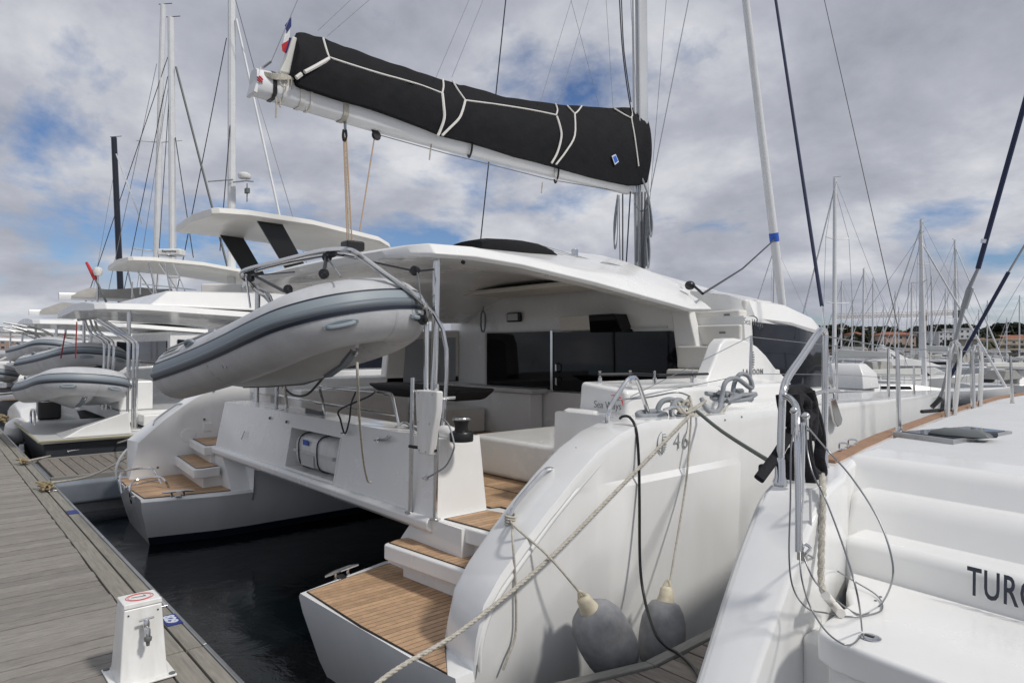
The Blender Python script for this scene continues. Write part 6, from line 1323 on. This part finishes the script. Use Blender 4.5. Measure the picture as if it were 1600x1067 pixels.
b = MB(); b.tube([(-16.2, 1.6, .7), (-16.2, 1.6, .98), (-15.7, 1.6, 1.0), (-15.6, 1.6, .72)], .02, 8, 4); b.build('grab_rail', 'steel', sk)
jt = thing('jet_tender', 'low white covered tender with a black outboard beyond the dark skiff', 'tender', (-17.0, 2.0, 0))
b = MB(); b.loft([[(x, 1.4, z * .4), (x, 2.6, z * .4), (x, 2.5, z), (x, 2.0, z + .22), (x, 1.5, z)] for x, z in ((-19.4, .85), (-18.4, 1.0), (-17.2, .9), (-16.6, .72))]); b.build('tender_body', 'gelcoat', jt, bevel=.03)
MB().box(-16.9, -16.55, 1.75, 2.15, .75, 1.15).build('outboard_motor', 'plastic_black', jt, bevel=.05)
for i, (x, y) in enumerate(((-14.6, 1.32), (-17.6, 1.35))):
    pass
wf = thing('fender', 'white round fender squeezed between pontoon and dark skiff', 'fender', (-16.6, 1.42, .45)); b = MB(); b.lathe([(.03, -.1), (.05, 0), (.17, .08), (.22, .25), (.20, .42), (.1, .52), (0, .54)], (-16.75, 1.42, .30), (.35, 0, .94), n=18); b.build('fender_body', 'paint_white', wf)
# davit frame of the next catamaran, red striped pole with a white dome
dvf = thing('dinghy_davits', 'bundle of tall bent steel davit tubes with crossbars at the stern of the next catamaran', 'davits', (-13.4, 2.9, 1.0))
for (x0, xt) in ((207, 209), (212, 215), (199, 201), (166, 171), (174, 178), (160, 163)):
    D_ = 11.9 if x0 > 190 else 13.0
    lead = [at(x0, 668 if x0 > 190 else 640, d=D_), at(x0 + 1, 600, d=D_), at(xt, 545, d=D_), at(xt - 4, 532, d=D_ + .1), at(xt - 22, 520, d=D_ + .4), at(xt - 52 if x0 > 190 else xt - 30, 500, d=D_ + 1.2)]
    b = MB(); b.tube(lead, .024, 8, 3); b.build('davit_tube', 'steel', dvf)
b = MB(); b.tube([at(122, 500, d=13.0), at(150, 497, d=13.6), at(168, 510, d=13.8)], .024, 8); b.build('davit_crossbar', 'steel', dvf)
b = MB(); b.tube([at(120, 503, d=11.8), at(118, 560, d=11.9)], .011, 6); b.build('davit_line', 'rope_red', dvf)
b = MB(); b.tube([at(102, 520, d=14), at(95, 560, d=14)], .014, 6); b.build('davit_line', 'rope_red', dvf)
bp = thing('antenna_pole', 'leaning red and white pole with a white satellite dome', 'antenna', at(153, 500, d=22))
MB().tube([at(166, 472, d=22), at(147, 431, d=22)], .035, 8).build('pole', 'ink_grey', bp); MB().tube([at(149, 436, d=22), at(135, 410, d=22)], [.075, .04], 8).build('pole_flag', 'red', bp)
b = MB(); c = at(153, 424, d=22); b.lathe([(0, -.14), (.10, -.14), (.15, -.02), (.13, .10), (0, .15)], c, n=16); b.build('dome', 'paint_white', bp); MB().tube([c, at(152, 480, d=22)], .03, 8).build('pole', 'steel', bp)
# guard rails and ladders on the flybridges
rl = thing('flybridge_rail', 'thin steel guard rail and ladder on the flybridge under the radar', 'guard rail', at(250, 455, d=19.5))
for pts in ([(258, 412), (263, 440), (268, 465)], [(270, 412), (283, 440), (293, 466)], [(264, 434), (279, 434)], [(266, 456), (290, 456)], [(222, 444), (260, 448), (306, 453)], [(220, 430), (219, 460)], [(207, 440), (206, 466)], [(240, 448), (240, 466)]):
    b = MB(); b.tube([at(x, y, d=19.5) for x, y in pts], .020, 6); b.build('rail_tube', 'steel', rl)
hb_ = thing('helm_seat_box', 'white helm seat box on the flybridge beyond the black strut', 'seat box', at(350, 460, d=17)); a = at(313, 470, d=17.5); e_ = at(378, 470, d=17.5); zt = at(340, 443, d=17.5).z
b = MB(); dn = Vector((-.6, .7, 0)); b.hexa([a, e_, e_ + dn, a + dn, a + Vector((0, 0, zt - a.z)), e_ + Vector((0, 0, zt - a.z)), e_ + dn + Vector((0, 0, zt - a.z)), a + dn + Vector((0, 0, zt - a.z))]); b.build('seat_box', 'cream_gelcoat', hb_, bevel=.05)

# ================================================================== ACROSS THE WATER ON THE RIGHT: YACHTS, MOTOR YACHT, BUILDINGS, CRANE
def yacht(label, loc, rot, L=11.0, mast_h=14, mm='mast_white', group='sailing yachts moored across the water', hullm='hull_white', boom=True):
    t = thing('sailing_yacht', label, 'sailing yacht', (0, 0, 0), group)
    secs = []
    for u, w_, z, k in ((0, .72, 1.0, .25), (.2, .95, 1.0, 0), (.5, 1.0, 1.03, 0), (.75, .78, 1.12, 0), (.92, .32, 1.24, .1), (1.0, .02, 1.32, .3)):
        hw_ = w_ * L * .16; y = u * L
        secs.append([(-hw_, y, z), (-hw_ * .92, y, .4), (-hw_ * .4, y, -.25 + k), (hw_ * .4, y, -.25 + k), (hw_ * .92, y, .4), (hw_, y, z), (hw_ * .5, y, z + .06), (-hw_ * .5, y, z + .06)])
    b = MB(); b.loft(secs); b.build('hull', hullm, t, smooth=35)
    b = MB(); b.loft([[(-.95, 3.2, 1.05), (.95, 3.2, 1.05), (.8, 3.25, 1.55), (-.8, 3.25, 1.55)], [(-.95, 5.5, 1.05), (.95, 5.5, 1.05), (.7, 5.4, 1.55), (-.7, 5.4, 1.55)], [(-.5, 7.4, 1.1), (.5, 7.4, 1.1), (.4, 7.2, 1.22), (-.4, 7.2, 1.22)]]); b.build('cabin', 'gelcoat', t, bevel=.05)
    for sg in (1, -1): MB().hexa([(sg * .92, 3.6, 1.2), (sg * .94, 3.6, 1.2), (sg * .93, 5.3, 1.2), (sg * .90, 5.3, 1.2), (sg * .86, 3.6, 1.42), (sg * .88, 3.6, 1.42), (sg * .86, 5.2, 1.42), (sg * .84, 5.2, 1.42)]).build('cabin_window', 'glass', t, smooth=0)
    b = MB(); b.loft([[(-1.0, 2.2, 1.35), (1.0, 2.2, 1.35), (.9, 2.4, 2.1), (-.9, 2.4, 2.1)], [(-1.0, 3.4, 1.5), (1.0, 3.4, 1.5), (.8, 3.1, 2.15), (-.8, 3.1, 2.15)]]); b.build('sprayhood', 'sailcover_grey', t, bevel=.05)
    MB().tube([(0, L * .58, 1.2), (0, L * .565, mast_h)], [.15, .125], 8).build('mast', mm, t)
    for f_ in (.42, .72):
        MB().tube([(-1.1, L * .57 - .25, mast_h * f_), (0, L * .575, mast_h * f_ - .05), (1.1, L * .57 - .25, mast_h * f_)], .03, 5).build('spreader', mm, t)
    MB().tube([(-.2, L * .565, mast_h + .05), (.5, L * .56, mast_h + .15)], .02, 4).build('masthead_vane', 'wire', t)
    for sg in (1, -1): MB().tube([(sg * L * .15, L * .54, 1.05), (sg * 1.1, L * .57 - .25, mast_h * .72), (0, L * .57, mast_h * .97)], .014, 4).build('shroud', 'wire', t)
    MB().tube([(0, L * .98, 1.3), (0, L * .57, mast_h * .95)], [.08, .05], 6).build('furled_headsail', 'mast_white', t); MB().tube([(0, .1, 1.0), (0, L * .565, mast_h)], .013, 4).build('backstay', 'wire', t)
    if boom:
        MB().tube([(0, 1.6, 2.35), (0, L * .57, 2.25)], .08, 8).build('boom', mm, t); MB().loft([[(-.12, y, z), (.12, y, z), (.06, y, z + h_), (-.06, y, z + h_)] for y, z, h_ in ((1.8, 2.4, .3), (4, 2.36, .4), (L * .56, 2.32, .55))]).build('sail_cover', 'sailcloth', t, bevel=.04)
    for k in range(5):
        for sg in (1, -1): MB().tube([(sg * L * .14, 1.5 + k * 1.8, 1.0), (sg * L * .14, 1.5 + k * 1.8, 1.6)], .014, 4).build('stanchion', 'steel', t)
    t.location = loc; t.rotation_euler = (0, 0, R(rot)); return t
def spot(x, d): p = at(x, 545, d=d); return Vector((p.x, p.y, 0))
def yput(src, label, x, d, h, rot, mast_h0=14.0, L0=11.0, f=.575):
    # put the yacht so that its mast stands on the line of sight at this depth, scaled to its mast height
    s_ = h / mast_h0; p = spot(x, d); off = Vector((-math.sin(R(rot)), math.cos(R(rot)), 0)) * (L0 * f * s_)
    t = dup(src, p - off, (0, 0, R(rot)), label=label); t.scale = (s_ * .95, s_ * .95, s_); return t
hgt = lambda y, d: 2.2 + (545 - y) * d / FPX
y0 = yacht('white sloop whose tall mast stands just right of the saloon roof', (0, 0, 0), 0)
p = spot(1292, 34); s_ = hgt(282, 34) / 14.0; rot = 70; off = Vector((-math.sin(R(rot)), math.cos(R(rot)), 0)) * (11 * .575 * s_)
y0.location = p - off; y0.rotation_euler = (0, 0, R(rot)); y0.scale = (s_ * .9, s_ * .9, s_)
for (lab, x, d, yy, rot) in (('far sloop left of the crane jib, thin mast near the saloon roof tip', 1312, 105, 440, 82), ('far sloop with a low mast between the flybridge pair and the pink house', 1378, 120, 478, 95), ('far sloop with a thin mast against the pink house', 1396, 112, 455, 84), ('far sloop whose mast crosses the crane tower', 1452, 100, 432, 96), ('far sloop with a thin mast before the white flats', 1474, 118, 452, 88), ('far sloop with a mast just left of the turnbuckle', 1488, 96, 430, 80), ('far sloop with a short mast right of the white flats', 1527, 125, 484, 92), ('far sloop with a thin mast before the red roofed block', 1590, 105, 462, 86),
 ('sloop with the taller of two close masts above the flybridge motor yacht', 1345, 62, 420, 95), ('sloop with the shorter of two close masts above the flybridge motor yacht', 1360, 66, 435, 100), ('sloop with a short mast left of the close tall pair', 1421, 64, 442, 85),
                             ('sloop with the taller mast of the close pair in front of the crane', 1433, 52, 344, 80), ('sloop whose mast stands against the crane counterweight', 1500, 58, 375, 262),
                             ('low sloop near the frame edge with a short mast before the balconied block', 1571, 78, 497, 70), ('distant sloop with a thin mast beside the white furled headsail', 1205, 70, 380, 90), ('sloop with a short grey mast beyond the dark window', 1329, 95, 470, 92),
                             ('small sloop left of the palm', 1402, 100, 480, 88), ('distant sloop between the flats and the balconied block', 1540, 110, 470, 90)):
    yput(y0, lab, x, d, hgt(yy, d), rot)
# white bows poking out beyond the rub strip
b1 = yacht('white sloop beyond the rub strip, its mast second of the close pair, bow pointing right', (0, 0, 0), 0, L=11, mast_h=14)
def place_y(o, x, d, h, rot, k):
    s_ = k; off = Vector((-math.sin(R(rot)), math.cos(R(rot)), 0)) * (11 * .575 * s_); o.location = spot(x, d) - off; o.rotation_euler = (0, 0, R(rot)); o.scale = (s_, s_, h / 14)
place_y(b1, 1443, 27.5, hgt(366, 27.5), -48, .70)
b2 = dup(b1, label='grey white sloop at the frame edge beyond the rub strip, bow pointing right'); place_y(b2, 1655, 31, 8.0, -44, .72)
# flybridge motor yacht
mo = thing('motor_yacht', 'white flybridge motor yacht with black saloon windows across the water', 'motor yacht', (0, 0, 0))
b = MB(); b.loft([[(-1.9 * k, y, z), (-1.6 * k, y, .1), (1.6 * k, y, .1), (1.9 * k, y, z)] for y, k, z in ((0, .95, 1.2), (4, 1, 1.3), (8, .95, 1.5), (11, .6, 1.75), (13, .05, 1.95))]); b.build('hull', 'hull_white', mo, bevel=.06)
b = MB(); b.loft([[(-1.6 * k, y, 1.3), (1.6 * k, y, 1.3), (1.5 * k, y, z), (-1.5 * k, y, z)] for y, k, z in ((1.5, 1, 2.75), (6.5, 1, 2.75), (8.0, .9, 2.6), (10.0, .7, 1.6))]); b.build('superstructure', 'gelcoat', mo, bevel=.06)
for sg in (1, -1): MB().hexa([(sg * 1.60, 2.0, 1.75), (sg * 1.64, 2.0, 1.75), (sg * 1.62, 7.4, 1.75), (sg * 1.55, 7.4, 1.75), (sg * 1.53, 2.0, 2.5), (sg * 1.57, 2.0, 2.5), (sg * 1.56, 6.6, 2.5), (sg * 1.50, 6.6, 2.5)]).build('saloon_window', 'glass', mo, smooth=0)
b = MB(); b.loft([[(-1.75 * k, y, z), (1.75 * k, y, z), (1.6 * k, y, z + h_), (-1.6 * k, y, z + h_)] for y, k, z, h_ in ((.6, 1, 2.78, .12), (2.5, 1, 2.78, .75), (5.5, 1, 2.78, .8), (7.6, .85, 2.8, .35), (8.6, .7, 2.75, .06))]); b.build('flybridge', 'gelcoat', mo, bevel=.05)
for sg in (1, -1): MB().hexa([(sg * 1.35, 4.2, 3.5), (sg * 1.45, 4.2, 3.5), (sg * 1.35, 5.4, 3.5), (sg * 1.25, 5.4, 3.5), (sg * 1.2, 2.6, 4.75), (sg * 1.3, 2.6, 4.75), (sg * 1.2, 3.2, 4.75), (sg * 1.1, 3.2, 4.75)]).build('arch_leg', 'gelcoat', mo, bevel=.04)
MB().box(-1.3, 1.3, 2.5, 3.3, 4.7, 4.85).build('radar_arch', 'gelcoat', mo, bevel=.05); MB().hexa([(-1.3, 5.2, 3.5), (1.3, 5.2, 3.5), (1.3, 5.3, 3.5), (-1.3, 5.3, 3.5), (-1.1, 4.3, 4.3), (1.1, 4.3, 4.3), (1.1, 4.4, 4.3), (-1.1, 4.4, 4.3)]).build('windscreen', 'glass_grey', mo, smooth=0)
MB().lathe([(0, 0), (.3, 0), (.33, .12), (.2, .25), (0, .28)], (0, 2.9, 4.86), n=14).build('radar_dome', 'paint_white', mo)
b = MB(); b.tube([(-1.5, 8, 2.1), (-1.1, 10.5, 2.4), (0, 12.8, 2.7), (1.1, 10.5, 2.4), (1.5, 8, 2.1)], .03, 6); b.build('bow_rail', 'steel', mo)
mo.location = spot(1336, 36); mo.rotation_euler = (0, 0, R(-52)); mo.scale = (.46, .46, .47)
tc_ = thing('tender_cover', 'white covered tender box beyond the near hull at the steel rail', 'tender', spot(1325, 24)); c = spot(1325, 24); za = hgt(600, 24)
b = MB(); b.loft([[(c.x - .8, c.y - .7, .8), (c.x + .8, c.y - .7, .8), (c.x + .8, c.y + .7, .8), (c.x - .8, c.y + .7, .8)], [(c.x - .75, c.y - .6, hgt(583, 24)), (c.x + .75, c.y - .6, hgt(583, 24)), (c.x + .75, c.y + .6, hgt(583, 24)), (c.x - .75, c.y + .6, hgt(583, 24))], [(c.x - .5, c.y - .3, hgt(568, 24)), (c.x + .5, c.y - .3, hgt(568, 24)), (c.x + .5, c.y + .3, hgt(568, 24)), (c.x - .5, c.y + .3, hgt(568, 24))]]); b.build('cover', 'gelcoat', tc_, bevel=.05)

# buildings: one builder, walls with recessed storeys of windows and balconies
mat('wall_cream', (0.46, 0.40, 0.31), 0.9, var=0.1, vscale=.3); mat('wall_white', (0.62, 0.63, 0.65), 0.85, var=0.08, vscale=.3); mat('wall_ochre', (0.42, 0.31, 0.17), 0.9, var=0.1, vscale=.3); mat('tile_roof', (0.30, 0.12, 0.07), 0.9, var=0.35, vscale=1.5); mat('pane_dark', (0.03, 0.035, 0.045), 0.2, spec=.6); mat('wall_pink', (0.50, 0.36, 0.29), 0.9, var=0.1, vscale=.3); mat('garage_brown', (0.22, 0.10, 0.06), .8)
def building(label, x0, x1, ytop, d, wallm, floors, cols, roof='flat', depth=9, balcony=None, base=1.0, name='apartment_building'):
    a = at(x0, 545, d=d); e = at(x1, 545, d=d); ux = (e - a); wd = ux.length; ux.normalize(); uy = Vector((-ux.y, ux.x, 0)); H = hgt(ytop, d) - base
    t = thing(name, label, 'building', (a.x, a.y, base)); W[t.name] = Vector((a.x, a.y, base))
    def bb(u0, u1, v0, v1, z0, z1): o = Vector((a.x, a.y, base)); q_ = [o + ux * u + uy * v for u, v in ((u0, v0), (u1, v0), (u1, v1), (u0, v1))]; return MB().hexa([p + Vector((0, 0, z0)) for p in q_] + [p + Vector((0, 0, z1)) for p in q_])
    rh = H * .22 if roof == 'tile' else 0
    wh = H - rh
    bb(0, wd, 0, depth, 0, wh).build('wall', wallm, t, smooth=0)
    fh = wh / floors; cw = wd / cols
    for f_ in range(floors):
        for c_ in range(cols):
            z0 = f_ * fh + fh * .32; u0 = c_ * cw + cw * .26
            w_ = bb(u0, u0 + cw * .48, -.06, .1, z0, z0 + fh * .46).build('window', 'wall_white', t, smooth=0)
            bb(u0 + cw * .04, u0 + cw * .44, -.075, -.061, z0 + fh * .04, z0 + fh * .42).build('pane', 'pane_dark', w_, smooth=0)
        if balcony and f_ > 0:
            bb(cw * .1, wd - cw * .1, -1.2, -.1, f_ * fh - .08, f_ * fh + .08).build('balcony', balcony, t, smooth=0); bb(cw * .1, wd - cw * .1, -1.25, -1.18, f_ * fh + .08, f_ * fh + fh * .3).build('balcony_parapet', balcony, t, smooth=0)
    o = Vector((a.x, a.y, base))
    if roof == 'tile':
        r_ = [o + ux * u + uy * v + Vector((0, 0, z)) for u, v, z in ((-.5, -.5, wh), (wd + .5, -.5, wh), (wd + .5, depth + .5, wh), (-.5, depth + .5, wh), (wd * .2, depth / 2, H), (wd * .8, depth / 2, H))]
        b = MB(); b.add(r_, [(0, 1, 5, 4), (1, 2, 5), (2, 3, 4, 5), (3, 0, 4), (3, 2, 1, 0)]); b.build('roof', 'tile_roof', t, smooth=0)
    else:
        bb(-.2, wd + .2, -.2, depth + .2, wh, wh + .25).build('roof', wallm, t, smooth=0)
    return t
building('white modern block of flats with flat roof above the palm', 1467, 1497, 519, 225, 'wall_white', 4, 4, base=2)
building('taller wing of the white flats with rooftop room, right of the slanting stay', 1499, 1526, 514, 228, 'wall_white', 4, 3, base=2)
building('cream apartment block with long balconies at the frame edge', 1528, 1640, 531, 150, 'wall_cream', 3, 9, balcony='wall_cream', base=.8)
building('ochre upper block under a red roof behind the balconies', 1560, 1660, 523, 175, 'wall_ochre', 4, 8, roof='tile', base=1)
building('long pink house with red tile roof on the wooded shore', 1384, 1431, 518, 238, 'wall_pink', 2, 5, roof='tile', base=3, name='house')
building('small pale house among dark trees, left on the shore', 1338, 1350, 518, 250, 'wall_cream', 2, 2, roof='tile', base=4, name='house')
building('low orange roofed boathouse behind the motor yacht', 1320, 1362, 545, 150, 'wall_pink', 1, 4, roof='tile', base=1, name='house')
building('grey low shed behind the moored yachts', 1432, 1470, 548, 140, 'wall_ochre', 1, 3, roof='tile', base=1, name='house')
for i, (x0, x1, yt_, d, m, lab) in enumerate(((-60, 26, 526, 330, 'wall_pink', 'red roofed house row on the far left shore'), (28, 62, 530, 330, 'wall_cream', 'cream house on the far left shore beside the red roofs'), (64, 112, 532, 330, 'wall_pink', 'pink house on the far left shore nearest the boats'))):
    building(lab, x0, x1, yt_, d, m, 2, 6, roof='tile', base=1.5, name='house')
# tower crane
cr = thing('tower_crane', 'tower crane with a long pale jib and dark counterweight over the marina', 'crane', spot(1443, 260)); D_ = 260
def lattice(p, q, w_, name, m):
    p, q = Vector(p), Vector(q); ax = (q - p).normalized(); s1 = ax.orthogonal().normalized() * w_; s2 = ax.cross(s1.normalized()) * w_; n = max(3, int((q - p).length / (w_ * 2.6))); b = MB()
    cs = [s1 + s2, s1 - s2, -s1 - s2, -s1 + s2]
    for c_ in cs: b.tube([p + c_, q + c_], w_ * .16, 4)
    for k in range(n):
        for j in range(4): b.tube([p.lerp(q, k / n) + cs[j], p.lerp(q, (k + 1) / n) + cs[(j + 1) % 4]], w_ * .10, 3)
    o = b.build(name, m, cr, smooth=0); o['kind'] = 'stuff'; return o
mat('crane_paint', (0.50, 0.42, 0.34), .6)
lattice(at(1443, 560, d=D_), at(1443, 484, d=D_), .7, 'crane_tower', 'crane_paint'); lattice(at(1300, 494, d=D_ - 10), at(1443, 491, d=D_), .62, 'crane_jib', 'crane_paint'); lattice(at(1443, 490, d=D_), at(1505, 488, d=D_ + 6), .62, 'crane_counter_jib', 'crane_paint')
p = at(1497, 489, d=D_ + 5); MB().box(p.x - 1.6, p.x + 1.6, p.y - .8, p.y + .8, p.z - 1.9, p.z + 1.1).build('counterweight', 'ink_grey', cr); p = at(1444, 496, d=D_); MB().box(p.x - .8, p.x + .8, p.y - .8, p.y + .8, p.z - 1.2, p.z + .8).build('crane_cab', 'ink_grey', cr)

# trees on the shore: trunk and a crown of many leaf clumps
mat('leaf_dark', (0.030, 0.042, 0.022), 0.9, var=0.5, vscale=.8, rand=.2); mat('leaf_olive', (0.065, 0.068, 0.028), 0.9, var=0.5, vscale=.8, rand=.2); mat('bark', (0.10, 0.075, 0.055), .9)
def make_tree(name, label, m, H=9, w_=4.0, seed=1, umbrella=False, group='single trees on the far shore'):
    t = thing(name, label, 'tree', (0, 0, 0), group); rn = random.Random(seed)
    b = MB(); b.tube([(0, 0, -.3), (.1, 0, H * .35), (.0, .1, H * .62)], [.28, .2, .12], 7)
    for k in range(5): a = k * 1.3; b.tube([(0.08, 0, H * (.35 + .05 * k)), (math.cos(a) * w_ * .3, math.sin(a) * w_ * .3, H * (.6 + .05 * k))], [.12, .05], 5)
    b.build('trunk', 'bark', t); b = MB()
    for k in range(900):
        while True:
            q_ = Vector((rn.uniform(-1, 1), rn.uniform(-1, 1), rn.uniform(-1, 1)))
            if q_.length < 1 and q_.length > .35: break
        lump = .72 + .28 * math.sin(q_.x * 5 + seed) * math.sin(q_.y * 4.3 + seed * 2) * math.cos(q_.z * 4)
        p = Vector((q_.x * w_ * .55 * lump, q_.y * w_ * .55 * lump, H * (.68 if not umbrella else .82) + q_.z * H * (.34 if not umbrella else .16) * lump)); s_ = rn.uniform(.22, .55)
        u = Vector((rn.gauss(0, 1), rn.gauss(0, 1), rn.gauss(0, 1))).normalized(); v = u.orthogonal().normalized(); x_ = u.cross(v)
        b.add([p + (v * math.cos(g) + x_ * math.sin(g)) * s_ + u * rn.uniform(-.1, .1) for g in (0, 1.26, 2.5, 3.8, 5.0)], [(0, 1, 2, 3, 4)])
    b.build('crown', m, t, smooth=0); return t
protos = [make_tree('pine_tree', 'dark rounded pine on the wooded ridge', 'leaf_dark', 9, 7, 1), make_tree('broadleaf_tree', 'olive green bushy tree on the wooded ridge', 'leaf_olive', 7, 6.5, 2), make_tree('umbrella_pine', 'flat topped umbrella pine on the wooded ridge', 'leaf_dark', 10, 8, 3, True)]
labs = [p['label'] for p in protos]; first = [True] * 3; rt_ = random.Random(21)
def put_tree(k, x, d, ytop, base):
    h = hgt(ytop, d) - base; H0 = (9 * 1.0, 7 * 1.0, 10 * .98)[k]; s_ = h / H0; p = spot(x, d); p.z = base
    o = protos[k] if first[k] else dup(protos[k]); first[k] = False
    o.location = p; o.rotation_euler = (0, 0, rt_.uniform(0, 6.28)); o.scale = (s_ * rt_.uniform(.95, 1.35), s_ * 1.1, s_); return o
wood = MB(); wood_t = []
def mass_tree(k, x, d, ytop, base):
    src = protos[k]; h = hgt(ytop, d) - base; s_ = h / (9, 7, 9.8)[k]; p = spot(x, d); p.z = base
    M_ = Matrix.Translation(p) @ Matrix.Rotation(rt_.uniform(0, 6.28), 4, 'Z') @ Matrix.Diagonal((s_ * rt_.uniform(.95, 1.35), s_ * 1.1, s_, 1))
    for ch in src.children:
        if ch.name.startswith('crown'):
            me = ch.data; wood.add([M_ @ v.co for v in me.vertices], [tuple(f.vertices) for f in me.polygons], 0 if k != 1 else 1)
for i in range(40): mass_tree(rt_.choice((0, 0, 1, 2)), 1292 + i * 8.4 + rt_.uniform(-4, 4), rt_.uniform(262, 300), rt_.uniform(503, 516), 1.5)
for i in range(26): mass_tree(rt_.choice((0, 1, 1)), 1300 + i * 12.5 + rt_.uniform(-5, 5), rt_.uniform(243, 255), rt_.uniform(518, 530), 1.0)
for i in range(26): mass_tree(rt_.choice((0, 1, 0)), 1296 + i * 6.6 + rt_.uniform(-3, 3), rt_.uniform(180, 192), rt_.uniform(536, 546), .6)
for i in range(12): mass_tree(rt_.choice((0, 1)), -40 + i * 15, 345, rt_.uniform(527, 533), 1.5)
tag(wood.build('shore_woods', ['leaf_dark', 'leaf_olive'], None, smooth=0), kind='stuff')
for k, x, d, yt_, lab in ((0, 1484, 170, 529, 'dark round tree standing before the white flats'), (1, 1553, 172, 522, 'olive green tree rising behind the balconied block'), (1, 1448, 205, 536, 'olive bushy tree left of the white flats'), (0, 1372, 205, 531, 'dark tree left of the pink house'), (2, 1338, 208, 528, 'flat topped umbrella pine left of the pale house'), (1, 1418, 200, 539, 'low olive bush below the pink house'), (0, 1310, 205, 528, 'dark tree seen between steel rail and saloon roof'), (1, 1538, 100, 556, 'dark green bush below the palm at the quay'), (1, 1549, 103, 560, 'lower green bush right of the palm at the quay')):
    put_tree(k, x, d, yt_, .4)['label'] = lab
# palm
pm = thing('palm_tree', 'palm with drooping fronds before the balconied block', 'palm', spot(1541, 135)); c = spot(1541, 135); c.z = .8; ht_ = hgt(535, 135) - .8
b = MB(); b.tube([c, c + Vector((.1, 0, ht_))], [.28, .2], 8); b.build('trunk', 'bark', pm)
for k in range(16):
    a = k * 2.4; e_ = rt_.uniform(.0, .8); b = MB(); q_ = [c + Vector((.1, 0, ht_)) + Vector((math.cos(a) * u * 2.6, math.sin(a) * u * 2.6, e_ * 2.2 * u - 2.6 * u * u)) for u in (0, .3, .6, .85, 1)]
    secs = []
    for j, p in enumerate(q_): s_ = Vector((-math.sin(a), math.cos(a), 0)) * (.12, .42, .45, .3, .04)[j]; secs.append([p - s_ - Vector((0, 0, .12)), p, p + s_ - Vector((0, 0, .12)), p + Vector((0, 0, .02))])
    b.loft(secs); b.build('frond', 'leaf_olive', pm, smooth=0)
